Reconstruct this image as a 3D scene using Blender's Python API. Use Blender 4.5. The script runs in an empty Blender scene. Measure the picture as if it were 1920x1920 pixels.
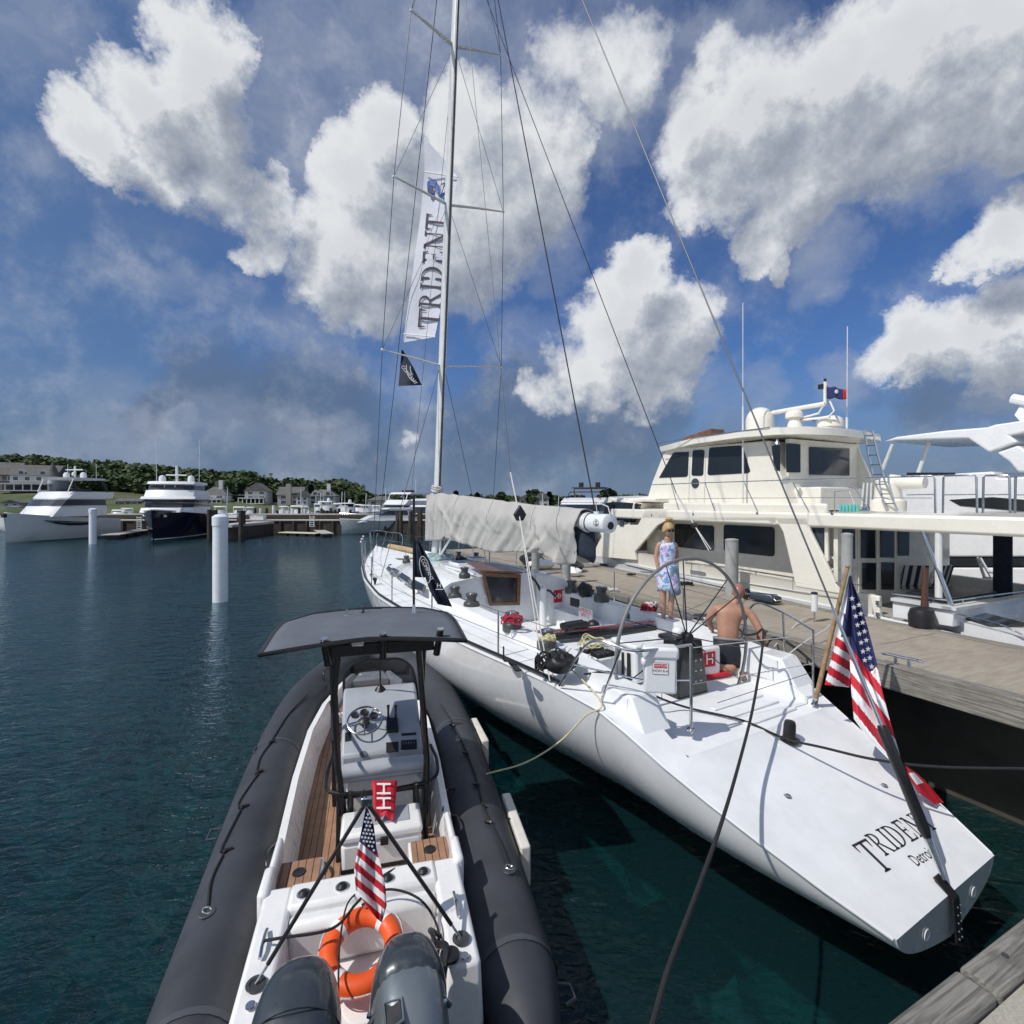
import bpy, bmesh, math, random
from mathutils import Vector, Matrix, noise
sc = bpy.context.scene
COL = sc.collection
R = math.radians
CAMZ, FPX, CX, HY = 3.8, 960.0, 960.0, 940.0

# ------------------------------------------------------------------ camera
cam_data = bpy.data.cameras.new("camera")
cam_data.sensor_width = 36.0; cam_data.lens = 18.0
cam_data.shift_y = -20.0 / 1920.0
cam_data.clip_start = 0.05; cam_data.clip_end = 6000
cam = bpy.data.objects.new("camera", cam_data); COL.objects.link(cam)
cam.location = (0, 0, CAMZ); cam.rotation_euler = (R(90), 0, 0)
sc.camera = cam
sc.view_settings.view_transform = 'Standard'; sc.view_settings.look = 'None'
sc.view_settings.exposure = 0.07; sc.view_settings.gamma = 1.0

# ------------------------------------------------------------------ sun and sky
SUN_DIR = Vector((-0.86, -0.50, 1.22)).normalized()      # towards the sun
sun_data = bpy.data.lights.new("sun", 'SUN'); sun_data.energy = 3.3; sun_data.angle = R(0.55)
sun_data.color = (1.0, 0.955, 0.89)
sun = bpy.data.objects.new("sun", sun_data); COL.objects.link(sun)
sun.rotation_euler = (-SUN_DIR).to_track_quat('-Z', 'Y').to_euler()

def pdir(px, py):
    return Vector(((px - CX) / FPX, 1.0, (HY - py) / FPX)).normalized()

world = bpy.data.worlds.new("World"); sc.world = world; world.use_nodes = True
world.cycles.sampling_method = 'NONE'
wt = world.node_tree; wt.nodes.clear()
def nd(t, typ, **kw):
    n = t.nodes.new(typ)
    for k, v in kw.items(): setattr(n, k, v)
    return n
def mth(t, op, a, b=None, c=None, clamp=False):
    n = t.nodes.new('ShaderNodeMath'); n.operation = op; n.use_clamp = clamp
    for i, v in enumerate((a, b, c)):
        if v is None: continue
        if isinstance(v, (int, float)): n.inputs[i].default_value = v
        else: t.links.new(v, n.inputs[i])
    return n.outputs[0]
def vmth(t, op, a, b=None, s=None):
    n = t.nodes.new('ShaderNodeVectorMath'); n.operation = op
    for i, v in enumerate((a, b)):
        if v is None: continue
        if isinstance(v, (tuple, Vector)): n.inputs[i].default_value = v
        else: t.links.new(v, n.inputs[i])
    if s is not None: n.inputs['Scale'].default_value = s
    return n.outputs['Value'] if op in ('DOT_PRODUCT', 'LENGTH') else n.outputs['Vector']
def ramp(t, v, a, b, c=0.0, d=1.0, smooth=True):
    n = t.nodes.new('ShaderNodeMapRange')
    n.interpolation_type = 'SMOOTHSTEP' if smooth else 'LINEAR'
    t.links.new(v, n.inputs[0])
    for i, x in zip((1, 2, 3, 4), (a, b, c, d)): n.inputs[i].default_value = x
    return n.outputs[0]
def nz(t, vec, scale, detail=4, rough=0.5, out='Fac', lac=2.0, dist=0.0):
    n = t.nodes.new('ShaderNodeTexNoise')
    n.inputs['Scale'].default_value = scale; n.inputs['Detail'].default_value = detail
    n.inputs['Roughness'].default_value = rough; n.inputs['Lacunarity'].default_value = lac
    n.inputs['Distortion'].default_value = dist
    t.links.new(vec, n.inputs['Vector'])
    return n.outputs[out]
def mixc(t, f, a, b, mode='MIX'):
    n = t.nodes.new('ShaderNodeMix'); n.data_type = 'RGBA'; n.blend_type = mode
    if isinstance(f, (int, float)): n.inputs[0].default_value = f
    else: t.links.new(f, n.inputs[0])
    for i, v in ((6, a), (7, b)):
        if isinstance(v, (tuple, list)): n.inputs[i].default_value = tuple(v) + ((1.0,) if len(v) == 3 else ())
        else: t.links.new(v, n.inputs[i])
    return n.outputs[2]

def cloud_group(name, blobs):
    g = bpy.data.node_groups.new(name, 'ShaderNodeTree')
    g.interface.new_socket('Vector', in_out='INPUT', socket_type='NodeSocketVector')
    g.interface.new_socket('Value', in_out='OUTPUT', socket_type='NodeSocketFloat')
    gi = g.nodes.new('NodeGroupInput'); go = g.nodes.new('NodeGroupOutput')
    acc = None
    for (px, py, r, w) in blobs:
        c = pdir(px, py); r2 = pdir(px + r * 1.35, py); r3 = pdir(px, py + r * 1.35)
        cosr = 0.5 * (c.dot(r2) + c.dot(r3))
        d = vmth(g, 'DOT_PRODUCT', gi.outputs[0], tuple(c))
        v = ramp(g, d, cosr, 1.0, 0.0, w, smooth=False)
        v = mth(g, 'POWER', v, 0.8)
        acc = v if acc is None else mth(g, 'SMOOTH_MAX', acc, v, 0.18)
    g.links.new(acc, go.inputs[0])
    return g

BRIGHT = [(375,110,78,1),(425,95,45,.8),(285,185,80,1),(365,235,90,1),(180,265,65,1),(150,195,40,.8),(285,305,60,.9),(410,345,72,.9),(490,395,62,.9),(480,465,42,.8),(370,160,70,1),(520,360,40,.7),(445,480,25,.7),
          (735,250,68,1),(690,340,78,1),(610,475,82,1),(715,490,118,1.1),(840,450,125,1.1),(950,370,118,1.1),(1030,300,70,.9),(890,250,85,.9),(690,575,48,.8),(790,565,52,.7),(1050,380,40,.8),(590,430,40,.7),
          (1130,150,80,.75),(1060,110,70,.6),(1180,80,70,.65),(1000,200,60,.5),
          (1300,240,80,.9),(1420,215,110,1),(1560,170,120,1.1),(1710,110,140,1.1),(1850,140,150,1.1),(1350,330,85,.9),(1280,390,38,.6),(1500,330,105,1),(1650,270,120,1.05),(1430,440,58,.9),(1470,500,24,.8),(1860,30,130,1.0),(1340,110,50,.5),(1600,250,100,1),(1780,210,110,1.05),(1900,220,90,1),
          (1195,525,52,1),(1265,600,68,1),(1300,655,50,.9),(1170,620,88,1),(1090,690,70,.8),(1010,735,40,.7),(1230,700,70,.9),(1140,560,40,.8),
          (1870,440,70,1),(1800,480,36,.7),(1930,390,60,1),(1745,655,78,1),(1850,640,92,1.05),(1910,585,75,1),(1670,690,46,.8),(1900,690,70,.9),
          (775,812,15,.4)]
GREY = [(400,735,85,.8),(520,755,95,.9),(640,755,80,.9),(610,700,60,.5),(770,795,55,.6),(320,775,55,.6),(900,830,85,.8),(1000,785,100,1.1),(1110,775,95,1.1),(1220,750,80,.8),(690,840,60,.7),(560,840,60,.6),(1050,730,80,.8),(1180,830,80,.7),(1380,840,60,.4),
        (1760,775,80,.7),(1870,760,70,.7),(280,800,40,.9),(640,880,60,.45),(420,850,80,.4),(1640,760,40,.4)]
VEIL = [(560,330,70,.5),(1120,230,90,.6),(1040,480,60,.5),(1290,120,90,.7),(1400,80,90,.6),(90,320,60,.4),(500,250,80,.5),(1560,480,60,.5),(1330,720,50,.4),(1900,760,60,.4),(600,100,140,.7),(740,60,140,.8),(490,160,110,.6),(860,100,120,.8),(980,60,110,.7),(60,60,130,.5),(560,280,70,.4),(1150,60,120,.7),(1240,180,60,.5),(700,160,90,.6),
        (310,525,48,.42),(220,495,42,.42),(390,545,40,.34),(160,480,35,.3),(600,640,60,.35),(345,815,34,.9),(775,815,20,.8),(790,690,55,.4),(1830,330,70,.5),(1700,380,60,.4),(1540,540,40,.5),(60,600,50,.25),(560,600,60,.3),
        (190,820,60,.7),(100,840,60,.6),(250,830,50,.7),(430,800,70,.4),(540,810,60,.5),(560,885,60,.35),(640,815,40,.5),(790,830,45,.6),(300,850,60,.5),(30,860,50,.4),(1000,640,60,.4),(1340,560,50,.3),(1440,740,45,.5),(1590,720,60,.6),(1380,770,60,.3),(210,750,60,.3)]
gb = cloud_group('bright_clouds', BRIGHT); gg = cloud_group('grey_clouds', GREY); gv = cloud_group('veil_clouds', VEIL)

tc = nd(wt, 'ShaderNodeTexCoord'); dirv = vmth(wt, 'NORMALIZE', tc.outputs['Generated'])
sky = nd(wt, 'ShaderNodeTexSky', sky_type='NISHITA', sun_disc=False)
sky.sun_elevation = math.asin(SUN_DIR.z); sky.sun_rotation = math.atan2(SUN_DIR.x, SUN_DIR.y)
sky.altitude = 200; sky.air_density = 1.0; sky.dust_density = 1.6; sky.ozone_density = 2.5
w1 = vmth(wt, 'SUBTRACT', nz(wt, dirv, 4.2, 7, .62, 'Color'), (.5, .5, .5))
w2 = vmth(wt, 'SUBTRACT', nz(wt, dirv, 15, 7, .66, 'Color'), (.5, .5, .5))
warp = vmth(wt, 'NORMALIZE', vmth(wt, 'ADD', dirv, vmth(wt, 'ADD', vmth(wt, 'SCALE', w1, s=.125), vmth(wt, 'SCALE', w2, s=.085))))
LSH = Vector((-.55, -.1, .75)).normalized()
shift = vmth(wt, 'NORMALIZE', vmth(wt, 'ADD', warp, tuple(LSH * .085)))
def use(g, v):
    n = nd(wt, 'ShaderNodeGroup'); n.node_tree = g; wt.links.new(v, n.inputs[0]); return n.outputs[0]
fb = nz(wt, dirv, 8, 10, .66); fb2 = nz(wt, vmth(wt, 'ADD', dirv, tuple(LSH * .022)), 8, 10, .66)
sep = nd(wt, 'ShaderNodeSeparateXYZ'); wt.links.new(dirv, sep.inputs[0])
back = mth(wt, 'MULTIPLY', ramp(wt, sep.outputs[1], .25, -.2, 0, 1), ramp(wt, nz(wt, dirv, 2.2, 5, .5), .42, .7, 0, 1.0))
F1 = mth(wt, 'MAXIMUM', use(gb, warp), back)
F1s = use(gb, shift)
dens = mth(wt, 'ADD', F1, mth(wt, 'MULTIPLY', mth(wt, 'SUBTRACT', fb, .5), 1.75))
cov = ramp(wt, dens, .02, .78, 0, 1)
cov = mth(wt, 'MULTIPLY', cov, ramp(wt, F1, .0, .34, 0, 1))
densS = mth(wt, 'ADD', F1s, mth(wt, 'MULTIPLY', mth(wt, 'SUBTRACT', fb2, .5), 1.5))
shade = ramp(wt, mth(wt, 'SUBTRACT', dens, densS), -.46, .42, 0, 1, smooth=False)
thick = ramp(wt, mth(wt, 'ADD', mth(wt, 'MULTIPLY', F1, .7), mth(wt, 'MULTIPLY', dens, .3)), .25, 1.1, 0, 1)
lum = mth(wt, 'SUBTRACT', mth(wt, 'ADD', mth(wt, 'MULTIPLY', shade, 1.0), .30), mth(wt, 'MULTIPLY', thick, .46), clamp=True)
G1 = use(gg, warp); V1 = use(gv, warp)
gcov = ramp(wt, mth(wt, 'ADD', G1, mth(wt, 'MULTIPLY', mth(wt, 'SUBTRACT', fb, .5), .75)), .0, .9, 0, .8)
gcov = mth(wt, 'MULTIPLY', gcov, ramp(wt, G1, 0, .25, 0, 1))
wz = nz(wt, mapv := vmth(wt, 'MULTIPLY', warp, (1, 1, 2.2)), 6, 8, .62)
vcov = mth(wt, 'MULTIPLY', mth(wt, 'MULTIPLY', ramp(wt, V1, 0, .7, 0, 1), ramp(wt, wz, .26, .76, .35, 1)), .68)
# sky colour: deeper and more saturated blue as a phone renders it, hazy grey near the horizon
skyc = mixc(wt, 1.0, sky.outputs[0], (.44, .70, 1.10), 'MULTIPLY')
hz = ramp(wt, sep.outputs[2], .0, .26, 1, 0)
skyc = mixc(wt, mth(wt, 'MULTIPLY', hz, .88), skyc, (1.75, 2.45, 3.7))
left = ramp(wt, sep.outputs[0], -.1, -.75, 0, .5)
skyc = mixc(wt, left, skyc, (1.15, 1.95, 3.2))
skyc = mixc(wt, gcov, skyc, (1.05, 1.6, 2.7))
skyc = mixc(wt, vcov, skyc, (4.0, 4.5, 5.6))
cr = nd(wt, 'ShaderNodeValToRGB'); wt.links.new(lum, cr.inputs[0])
e = cr.color_ramp.elements; e[0].position = 0; e[0].color = (.26, .30, .385, 1); e[1].position = 1; e[1].color = (.88, .90, .92, 1)
m_ = e.new(.42); m_.color = (.45, .49, .56, 1)
cloudc = mixc(wt, 1.0, cr.outputs[0], (10, 10, 10), 'MULTIPLY')
final = mixc(wt, mth(wt, 'MULTIPLY', cov, .96), skyc, cloudc)
bg = nd(wt, 'ShaderNodeBackground'); bg.inputs['Strength'].default_value = 0.085
wt.links.new(final, bg.inputs['Color'])
wo = nd(wt, 'ShaderNodeOutputWorld'); wt.links.new(bg.outputs[0], wo.inputs['Surface'])

# ------------------------------------------------------------------ helpers
class Frame:
    """local frame: origin on the water plane, x axis at angle a (degrees) from world X"""
    def __init__(s, o, a): s.o = o; s.a = R(a)
    def xy(s, x, y):
        dx, dy = x - s.o[0], y - s.o[1]; c, q = math.cos(s.a), math.sin(s.a)
        return dx * c + dy * q, -dx * q + dy * c
    def W(s, x, y, z=0.0):
        c, q = math.cos(s.a), math.sin(s.a)
        return Vector((s.o[0] + x * c - y * q, s.o[1] + x * q + y * c, z))
    def z(s, px, py, z):
        D = (CAMZ - z) * FPX / (py - HY); a = s.xy((px - CX) / FPX * D, D); return Vector((a[0], a[1], z))
    def pl(s, px, py, ax, v):
        a = s.xy(0, 0); b = s.xy((px - CX) / FPX, 1.0); d = (b[0] - a[0], b[1] - a[1])
        t = (v - a[ax]) / d[ax]
        return Vector((a[0] + t * d[0], a[1] + t * d[1], CAMZ - t * (py - HY) / FPX))
    def y(s, px, py, y): return s.pl(px, py, 1, y)
    def x(s, px, py, x): return s.pl(px, py, 0, x)
    def D(s, px, py, D):
        a = s.xy((px - CX) / FPX * D, D); return Vector((a[0], a[1], CAMZ - (py - HY) / FPX * D))
WF = Frame((0, 0), 0)

MATS = {}
def mat(name, col, rough=.5, metal=0.0, var=.12, vscale=6.0, bump=0.0, bscale=60.0, coat=0.0, spec=.5, dirt=0.0):
    if name in MATS: return MATS[name]
    m = bpy.data.materials.new(name); m.use_nodes = True; t = m.node_tree
    b = t.nodes['Principled BSDF']
    b.inputs['Roughness'].default_value = rough; b.inputs['Metallic'].default_value = metal
    b.inputs['Coat Weight'].default_value = coat; b.inputs['Coat Roughness'].default_value = .06
    b.inputs['Specular IOR Level'].default_value = spec
    co = nd(t, 'ShaderNodeTexCoord').outputs['Object']
    if var > 0:
        n1 = nz(t, co, vscale, 6, .6); f = ramp(t, n1, .3, .7, 0, 1)
        lo = tuple(c * (1 - var) for c in col); hi = tuple(min(1, c * (1 + var * .6)) for c in col)
        c_ = mixc(t, f, lo, hi)
        if dirt > 0:
            n2 = nz(t, co, vscale * .35, 8, .7); c_ = mixc(t, ramp(t, n2, .52, .75, 0, dirt), c_, tuple(c * .55 + .02 for c in col))
        t.links.new(c_, b.inputs['Base Color'])
        rr = ramp(t, nz(t, co, vscale * 2.3, 4, .6), .3, .7, max(.02, rough - .07), min(1, rough + .09))
        t.links.new(rr, b.inputs['Roughness'])
    else:
        b.inputs['Base Color'].default_value = (*col, 1)
    if bump > 0:
        bn = nd(t, 'ShaderNodeBump'); bn.inputs['Strength'].default_value = bump; bn.inputs['Distance'].default_value = .01
        t.links.new(nz(t, co, bscale, 5, .6), bn.inputs['Height']); t.links.new(bn.outputs[0], b.inputs['Normal'])
    MATS[name] = m; return m

class MB:
    def __init__(s): s.v = []; s.f = []; s.mi = []; s.cur = 0
    def add(s, vs, fs):
        o = len(s.v); s.v += [tuple(v) for v in vs]
        for f in fs: s.f.append(tuple(i + o for i in f)); s.mi.append(s.cur)
        return s
    def box(s, c, size, rz=0.0, m=None, taper=1.0):
        x, y, z = [k / 2 for k in size]
        vs = [Vector((a * x * (taper if d > 0 else 1), b * y * (taper if d > 0 else 1), d * z)) for d in (-1, 1) for b in (-1, 1) for a in (-1, 1)]
        M = m if m is not None else Matrix.Rotation(rz, 3, 'Z')
        vs = [M @ v + Vector(c) for v in vs]
        return s.add(vs, [(0, 2, 3, 1), (4, 5, 7, 6), (0, 1, 5, 4), (2, 6, 7, 3), (0, 4, 6, 2), (1, 3, 7, 5)])
    def prism(s, pts, ext):
        n = len(pts); e = Vector(ext); P = [Vector(p) for p in pts]
        return s.add(P + [p + e for p in P], [tuple(range(n - 1, -1, -1)), tuple(range(n, 2 * n))] + [(i, (i + 1) % n, n + (i + 1) % n, n + i) for i in range(n)])
    def poly(s, pts): return s.add(pts, [tuple(range(len(pts)))])
    def rings(s, rings, closed=True, caps=True):
        n = len(rings[0]); vs = [p for r in rings for p in r]; fs = []
        for i in range(len(rings) - 1):
            for j in range(n if closed else n - 1):
                k = (j + 1) % n; fs.append((i * n + j, i * n + k, (i + 1) * n + k, (i + 1) * n + j))
        if caps and closed: fs.append(tuple(range(n - 1, -1, -1))); fs.append(tuple((len(rings) - 1) * n + j for j in range(n)))
        return s.add(vs, fs)
    def tube(s, pts, r, n=8, closed=False, flat=1.0):
        P = [Vector(p) for p in pts]; m = len(P)
        rr = [r[min(len(r) - 1, round(i * (len(r) - 1) / max(1, m - 1)))] for i in range(m)] if isinstance(r, (list, tuple)) else [r] * m
        rings = []; up = None
        for i in range(m):
            if closed: d = P[(i + 1) % m] - P[i - 1]
            else: d = P[min(i + 1, m - 1)] - P[max(i - 1, 0)]
            if d.length < 1e-9: d = Vector((0, 0, 1))
            d.normalize()
            if up is None:
                up = Vector((0, 0, 1)) if abs(d.z) < .9 else Vector((1, 0, 0))
            a = d.cross(up).normalized(); b = a.cross(d).normalized(); up = b
            rings.append([P[i] + (a * math.cos(q) + b * math.sin(q) * flat) * rr[i] for q in [2 * math.pi * k / n for k in range(n)]])
        if closed: rings.append(rings[0]); return s.rings(rings, caps=False)
        return s.rings(rings)
    def lathe(s, prof, c=(0, 0, 0), axis=(0, 0, 1), n=20):
        ax = Vector(axis).normalized(); q = Vector((0, 0, 1)).rotation_difference(ax).to_matrix(); C = Vector(c)
        rings = [[C + q @ Vector((r * math.cos(t), r * math.sin(t), h)) for t in [2 * math.pi * k / n for k in range(n)]] for r, h in prof]
        return s.rings(rings)
    def ball(s, c, r, n=12, sz=(1, 1, 1)):
        rings = []
        for i in range(1, n // 2 + 1):
            a = math.pi * (i - .5) / (n // 2) ; rings.append([(c[0] + r * sz[0] * math.sin(a) * math.cos(t), c[1] + r * sz[1] * math.sin(a) * math.sin(t), c[2] - r * sz[2] * math.cos(a)) for t in [2 * math.pi * k / n for k in range(n)]])
        return s.rings(rings)
    def sheet(s, g):   # grid of points rows x cols
        r, c = len(g), len(g[0]); return s.add([p for row in g for p in row], [(i * c + j, i * c + j + 1, (i + 1) * c + j + 1, (i + 1) * c + j) for i in range(r - 1) for j in range(c - 1)])
    def build(s, name, m, parent=None, smooth=True, bevel=0.0, solid=0.0, sub=0, ang=35):
        me = bpy.data.meshes.new(name); me.from_pydata(s.v, [], s.f)
        ml = m if isinstance(m, (list, tuple)) else [m]
        for x in ml: me.materials.append(x)
        if len(ml) > 1: me.polygons.foreach_set('material_index', s.mi)
        bm = bmesh.new(); bm.from_mesh(me); bmesh.ops.recalc_face_normals(bm, faces=bm.faces); bm.to_mesh(me); bm.free()
        if smooth:
            me.polygons.foreach_set('use_smooth', [True] * len(me.polygons)); me.set_sharp_from_angle(angle=R(ang))
        me.update()
        o = bpy.data.objects.new(name, me); COL.objects.link(o)
        if parent: o.parent = parent
        if solid: k = o.modifiers.new('s', 'SOLIDIFY'); k.thickness = solid; k.offset = 0
        if bevel: k = o.modifiers.new('b', 'BEVEL'); k.width = bevel; k.segments = 2; k.limit_method = 'ANGLE'; k.angle_limit = R(40)
        if sub: k = o.modifiers.new('u', 'SUBSURF'); k.levels = sub; k.render_levels = sub
        return o

def tag(o, label, cat, group=None, kind=None):
    o['label'] = label; o['category'] = cat
    if group: o['group'] = group
    if kind: o['kind'] = kind
    return o
def thing(name, label, cat, loc=(0, 0, 0), rz=0.0, group=None):
    o = bpy.data.objects.new(name, None); COL.objects.link(o); o.empty_display_size = .1
    o.location = loc; o.rotation_euler = (0, 0, rz)
    return tag(o, label, cat, group)
def in_frame(fr, name, label, cat, group=None):
    return thing(name, label, cat, (fr.o[0], fr.o[1], 0), fr.a, group)
def copy_thing(root, loc=None, rz=None, label=None):
    r = root.copy(); COL.objects.link(r)
    if loc is not None: r.location = loc
    if rz is not None: r.rotation_euler = (0, 0, rz)
    if label: r['label'] = label
    for ch in list(root.children):
        c = ch.copy(); COL.objects.link(c); c.parent = r
        for g in list(ch.children):
            d = g.copy(); COL.objects.link(d); d.parent = c
    return r
def structure(o, kind='structure'): o['kind'] = kind; return o
def lerp(a, b, t): return a + (b - a) * t
def interp(tab, x):
    if x <= tab[0][0]: return tab[0][1:]
    for a, b in zip(tab, tab[1:]):
        if x <= b[0]:
            t = (x - a[0]) / (b[0] - a[0]); return tuple(lerp(p, q, t) for p, q in zip(a[1:], b[1:]))
    return tab[-1][1:]
def bez(pts, n=24):
    """smooth curve through points (Catmull-Rom)"""
    P = [Vector(p) for p in pts]; P = [P[0] * 2 - P[1]] + P + [P[-1] * 2 - P[-2]]; out = []
    m = len(P) - 3
    for i in range(m):
        a, b, c, d = P[i:i + 4]
        for k in range(n // m + 1):
            t = k / (n // m + 1)
            out.append(.5 * ((2 * b) + (c - a) * t + (2 * a - 5 * b + 4 * c - d) * t * t + (3 * b - a - 3 * c + d) * t ** 3))
    out.append(P[-2]); return out
def sag(a, b, s, n=12):
    a, b = Vector(a), Vector(b); return [a.lerp(b, k / n) - Vector((0, 0, s * 4 * (k / n) * (1 - k / n))) for k in range(n + 1)]

def text_faces(body, size=1.0):
    cu = bpy.data.curves.new('t', 'FONT'); cu.body = body; cu.size = size; cu.align_x = 'CENTER'; cu.align_y = 'CENTER'; cu.resolution_u = 3
    o = bpy.data.objects.new('t', cu); COL.objects.link(o)
    me = o.to_mesh(); vs = [v.co.copy() for v in me.vertices]; fs = [tuple(p.vertices) for p in me.polygons]
    o.to_mesh_clear(); bpy.data.objects.remove(o); bpy.data.curves.remove(cu); return vs, fs
def put_text(mb, body, size, O, X, Yv, lift=.003, sx=1.0):
    vs, fs = text_faces(body, size); O, X, Yv = Vector(O), Vector(X).normalized(), Vector(Yv).normalized(); N = X.cross(Yv).normalized()
    mb.add([O + X * v.x * sx + Yv * v.y + N * lift for v in vs], fs); return mb

def q4(*p): return [Vector((a, b)) for a, b in p]
def serif_glyph(ch):
    """list of polygons, cap height 1; returns (polys, advance)"""
    T = .13; s = .05
    def stem(x, w=T, y0=0, y1=1): return [q4((x - w/2, y0), (x + w/2, y0), (x + w/2, y1), (x - w/2, y1))]
    def ser(x, y, w=.34, top=False):
        d = -1 if top else 1
        return [q4((x - w/2, y), (x + w/2, y), (x + w/2, y + d*s*.7), (x + .07, y + d*s*1.6), (x - .07, y + d*s*1.6), (x - w/2, y + d*s*.7))]
    def bowl(x0, yb, yt, wd, tn=.05, tk=.14, k=14):
        o = []
        cy, ry = (yb + yt) / 2, (yt - yb) / 2
        for i in range(k):
            a, b = -math.pi/2 + math.pi * i / k, -math.pi/2 + math.pi * (i + 1) / k
            def pt(t, inn):
                ex = wd - (tk if inn else 0); ey = ry - (tn if inn else 0)
                return (x0 + ex * math.cos(t), cy + ey * math.sin(t))
            o.append(q4(pt(a, 0), pt(b, 0), pt(b, 1), pt(a, 1)))
        return o
    if ch == 'T': return stem(.42) + ser(.42, 0) + [q4((.02, .93), (.82, .93), (.84, 1), (0, 1)), q4((0, 1), (.05, .72), (.08, .72), (.1, .93)), q4((.84, 1), (.79, .72), (.76, .72), (.74, .93))], .88
    if ch == 'I': return stem(.2) + ser(.2, 0) + ser(.2, 1, top=True), .42
    if ch == 'D': return stem(.2) + ser(.14, 0, .26) + ser(.14, 1, .26, True) + bowl(.26, 0, 1, .56), .94
    if ch == 'E': return stem(.2) + ser(.14, 0, .26) + ser(.14, 1, .26, True) + [q4((.2, 0), (.66, 0), (.7, .26), (.66, .26), (.58, .07), (.2, .07)), q4((.2, .93), (.55, .93), (.62, .76), (.65, .76), (.63, 1), (.2, 1)), q4((.26, .48), (.5, .48), (.5, .54), (.26, .54)), q4((.5, .4), (.54, .4), (.54, .63), (.5, .63))], .78
    if ch == 'N': return [q4((.13, 0), (.19, 0), (.19, .95), (.13, .95)), q4((.06, 1), (.22, 1), (.82, .12), (.82, -.03), (.76, -.03)), q4((.76, .0), (.82, .0), (.82, 1), (.76, 1))] + ser(.16, 0, .28) + ser(.79, 1, .28, True) + ser(.1, 1, .2, True), .98
    if ch == 'R': return stem(.2) + ser(.18, 0, .32) + ser(.14, 1, .26, True) + bowl(.24, .47, 1, .4, .05, .13, 12) + [q4((.34, .5), (.46, .5), (.84, .03), (.7, .03)), q4((.66, 0), (.92, 0), (.92, .04), (.7, .05))], .92
    return [], .4
def serif_word(mb, word, size, place, first=1.0):
    """place(x, y) maps em coordinates to 3D; the first letter may be larger and drop below the base line"""
    x = 0.0; W = 0.0
    for i, ch in enumerate(word): W += serif_glyph(ch)[1] * (first if i == 0 else 1)
    x = -W / 2 * size
    for i, ch in enumerate(word):
        polys, adv = serif_glyph(ch); k = first if i == 0 else 1.0
        for p in polys: mb.poly([place(x + v.x * size * k, (v.y - .5 - (k - 1) * (.62 if i == 0 else 0)) * size * (k if i == 0 else 1) if i == 0 else (v.y - .5) * size) for v in p])
        x += adv * size * k
    return mb

# ------------------------------------------------------------------ materials
M_GEL = mat('white_gelcoat', (.78, .80, .81), .24, var=.05, vscale=1.8, coat=.7, dirt=.05)
M_DECK = mat('white_nonskid', (.78, .80, .81), .55, var=.07, vscale=3, bump=.25, bscale=260)
M_GREYPAINT = mat('grey_white_paint', (.60, .62, .63), .45, var=.08)
M_CREAM = mat('cream_gelcoat', (.82, .79, .70), .26, var=.04, vscale=1.6, coat=.5, dirt=.06)
M_NAVY = mat('navy_hull_paint', (.006, .009, .028), .12, var=.1, coat=.6)
M_BLACK = mat('black_plastic', (.015, .015, .017), .42, var=.2)
M_BLACKMET = mat('black_powder_coat', (.012, .012, .013), .3, var=.15)
M_GLASS = mat('tinted_window', (.018, .022, .027), .07, var=.1, vscale=.8, spec=.7)
M_FARGLASS = mat('smoked_glass', (.05, .06, .075), .12, var=.15)
M_STEEL = mat('stainless_steel', (.62, .63, .64), .2, metal=1.0, var=.08)
M_ALU = mat('white_aluminium', (.70, .71, .70), .35, metal=.0, var=.06, coat=.3)
M_WIRE = mat('rigging_wire', (.10, .105, .115), .5, metal=.3, var=.0)
M_BLKROPE = mat('black_rope', (.02, .02, .022), .8, var=.3, vscale=60, bump=.6, bscale=300)
M_WHTROPE = mat('white_rope', (.66, .65, .62), .8, var=.25, vscale=90, bump=.6, bscale=300)
M_YELROPE = mat('yellow_rope', (.66, .60, .34), .8, var=.25, vscale=70, bump=.6, bscale=300)
M_REDROPE = mat('red_rope', (.45, .03, .06), .8, var=.5, vscale=60, bump=.6, bscale=300)
M_TUBE = mat('grey_inflatable_fabric', (.040, .0445, .054), .56, var=.28, vscale=1.8, bump=.12, bscale=500, dirt=.3)
M_CANVAS = mat('grey_canvas', (.115, .13, .155), .85, var=.14, vscale=3, bump=.3, bscale=600)
M_COVER = mat('beige_sailcloth', (.43, .42, .40), .85, var=.08, vscale=2.2, bump=.25, bscale=400, dirt=.12)
M_RIBWHITE = mat('white_fibreglass', (.80, .80, .79), .3, var=.05, coat=.3, dirt=.1)
M_GREYLAM = mat('grey_laminate', (.37, .395, .43), .45, var=.1, vscale=3)
M_COWL = mat('graphite_cowling', (.05, .06, .068), .3, metal=.25, var=.12, vscale=3, coat=.5)
M_COWL2 = mat('silver_grey_cowling', (.19, .22, .235), .3, metal=.5, var=.1, vscale=2.5, coat=.3)
M_ORANGE = mat('orange_lifebuoy', (.80, .10, .015), .45, var=.12, vscale=5)
M_RED = mat('red_cloth', (.52, .012, .03), .7, var=.12)
M_WHITEC = mat('white_cloth', (.78, .78, .78), .8, var=.05)
M_BLUEC = mat('navy_cloth', (.02, .025, .11), .8, var=.12)
M_NAVYCL = mat('dark_navy_flag_cloth', (.018, .026, .048), .8, var=.2)
M_INK = mat('dark_lettering', (.03, .028, .035), .6, var=.0)
M_SAILW = mat('white_sailcloth', (.82, .82, .88), .75, var=.05)
M_TEAKVARN = mat('varnished_teak', (.19, .085, .04), .35, var=.3, vscale=14, coat=.3)
M_SKIN = mat('tanned_skin', (.40, .21, .14), .5, var=.1, vscale=18, bump=.1, bscale=120)
M_SKIN2 = mat('fair_tanned_skin', (.46, .27, .195), .5, var=.1, vscale=18)
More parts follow.
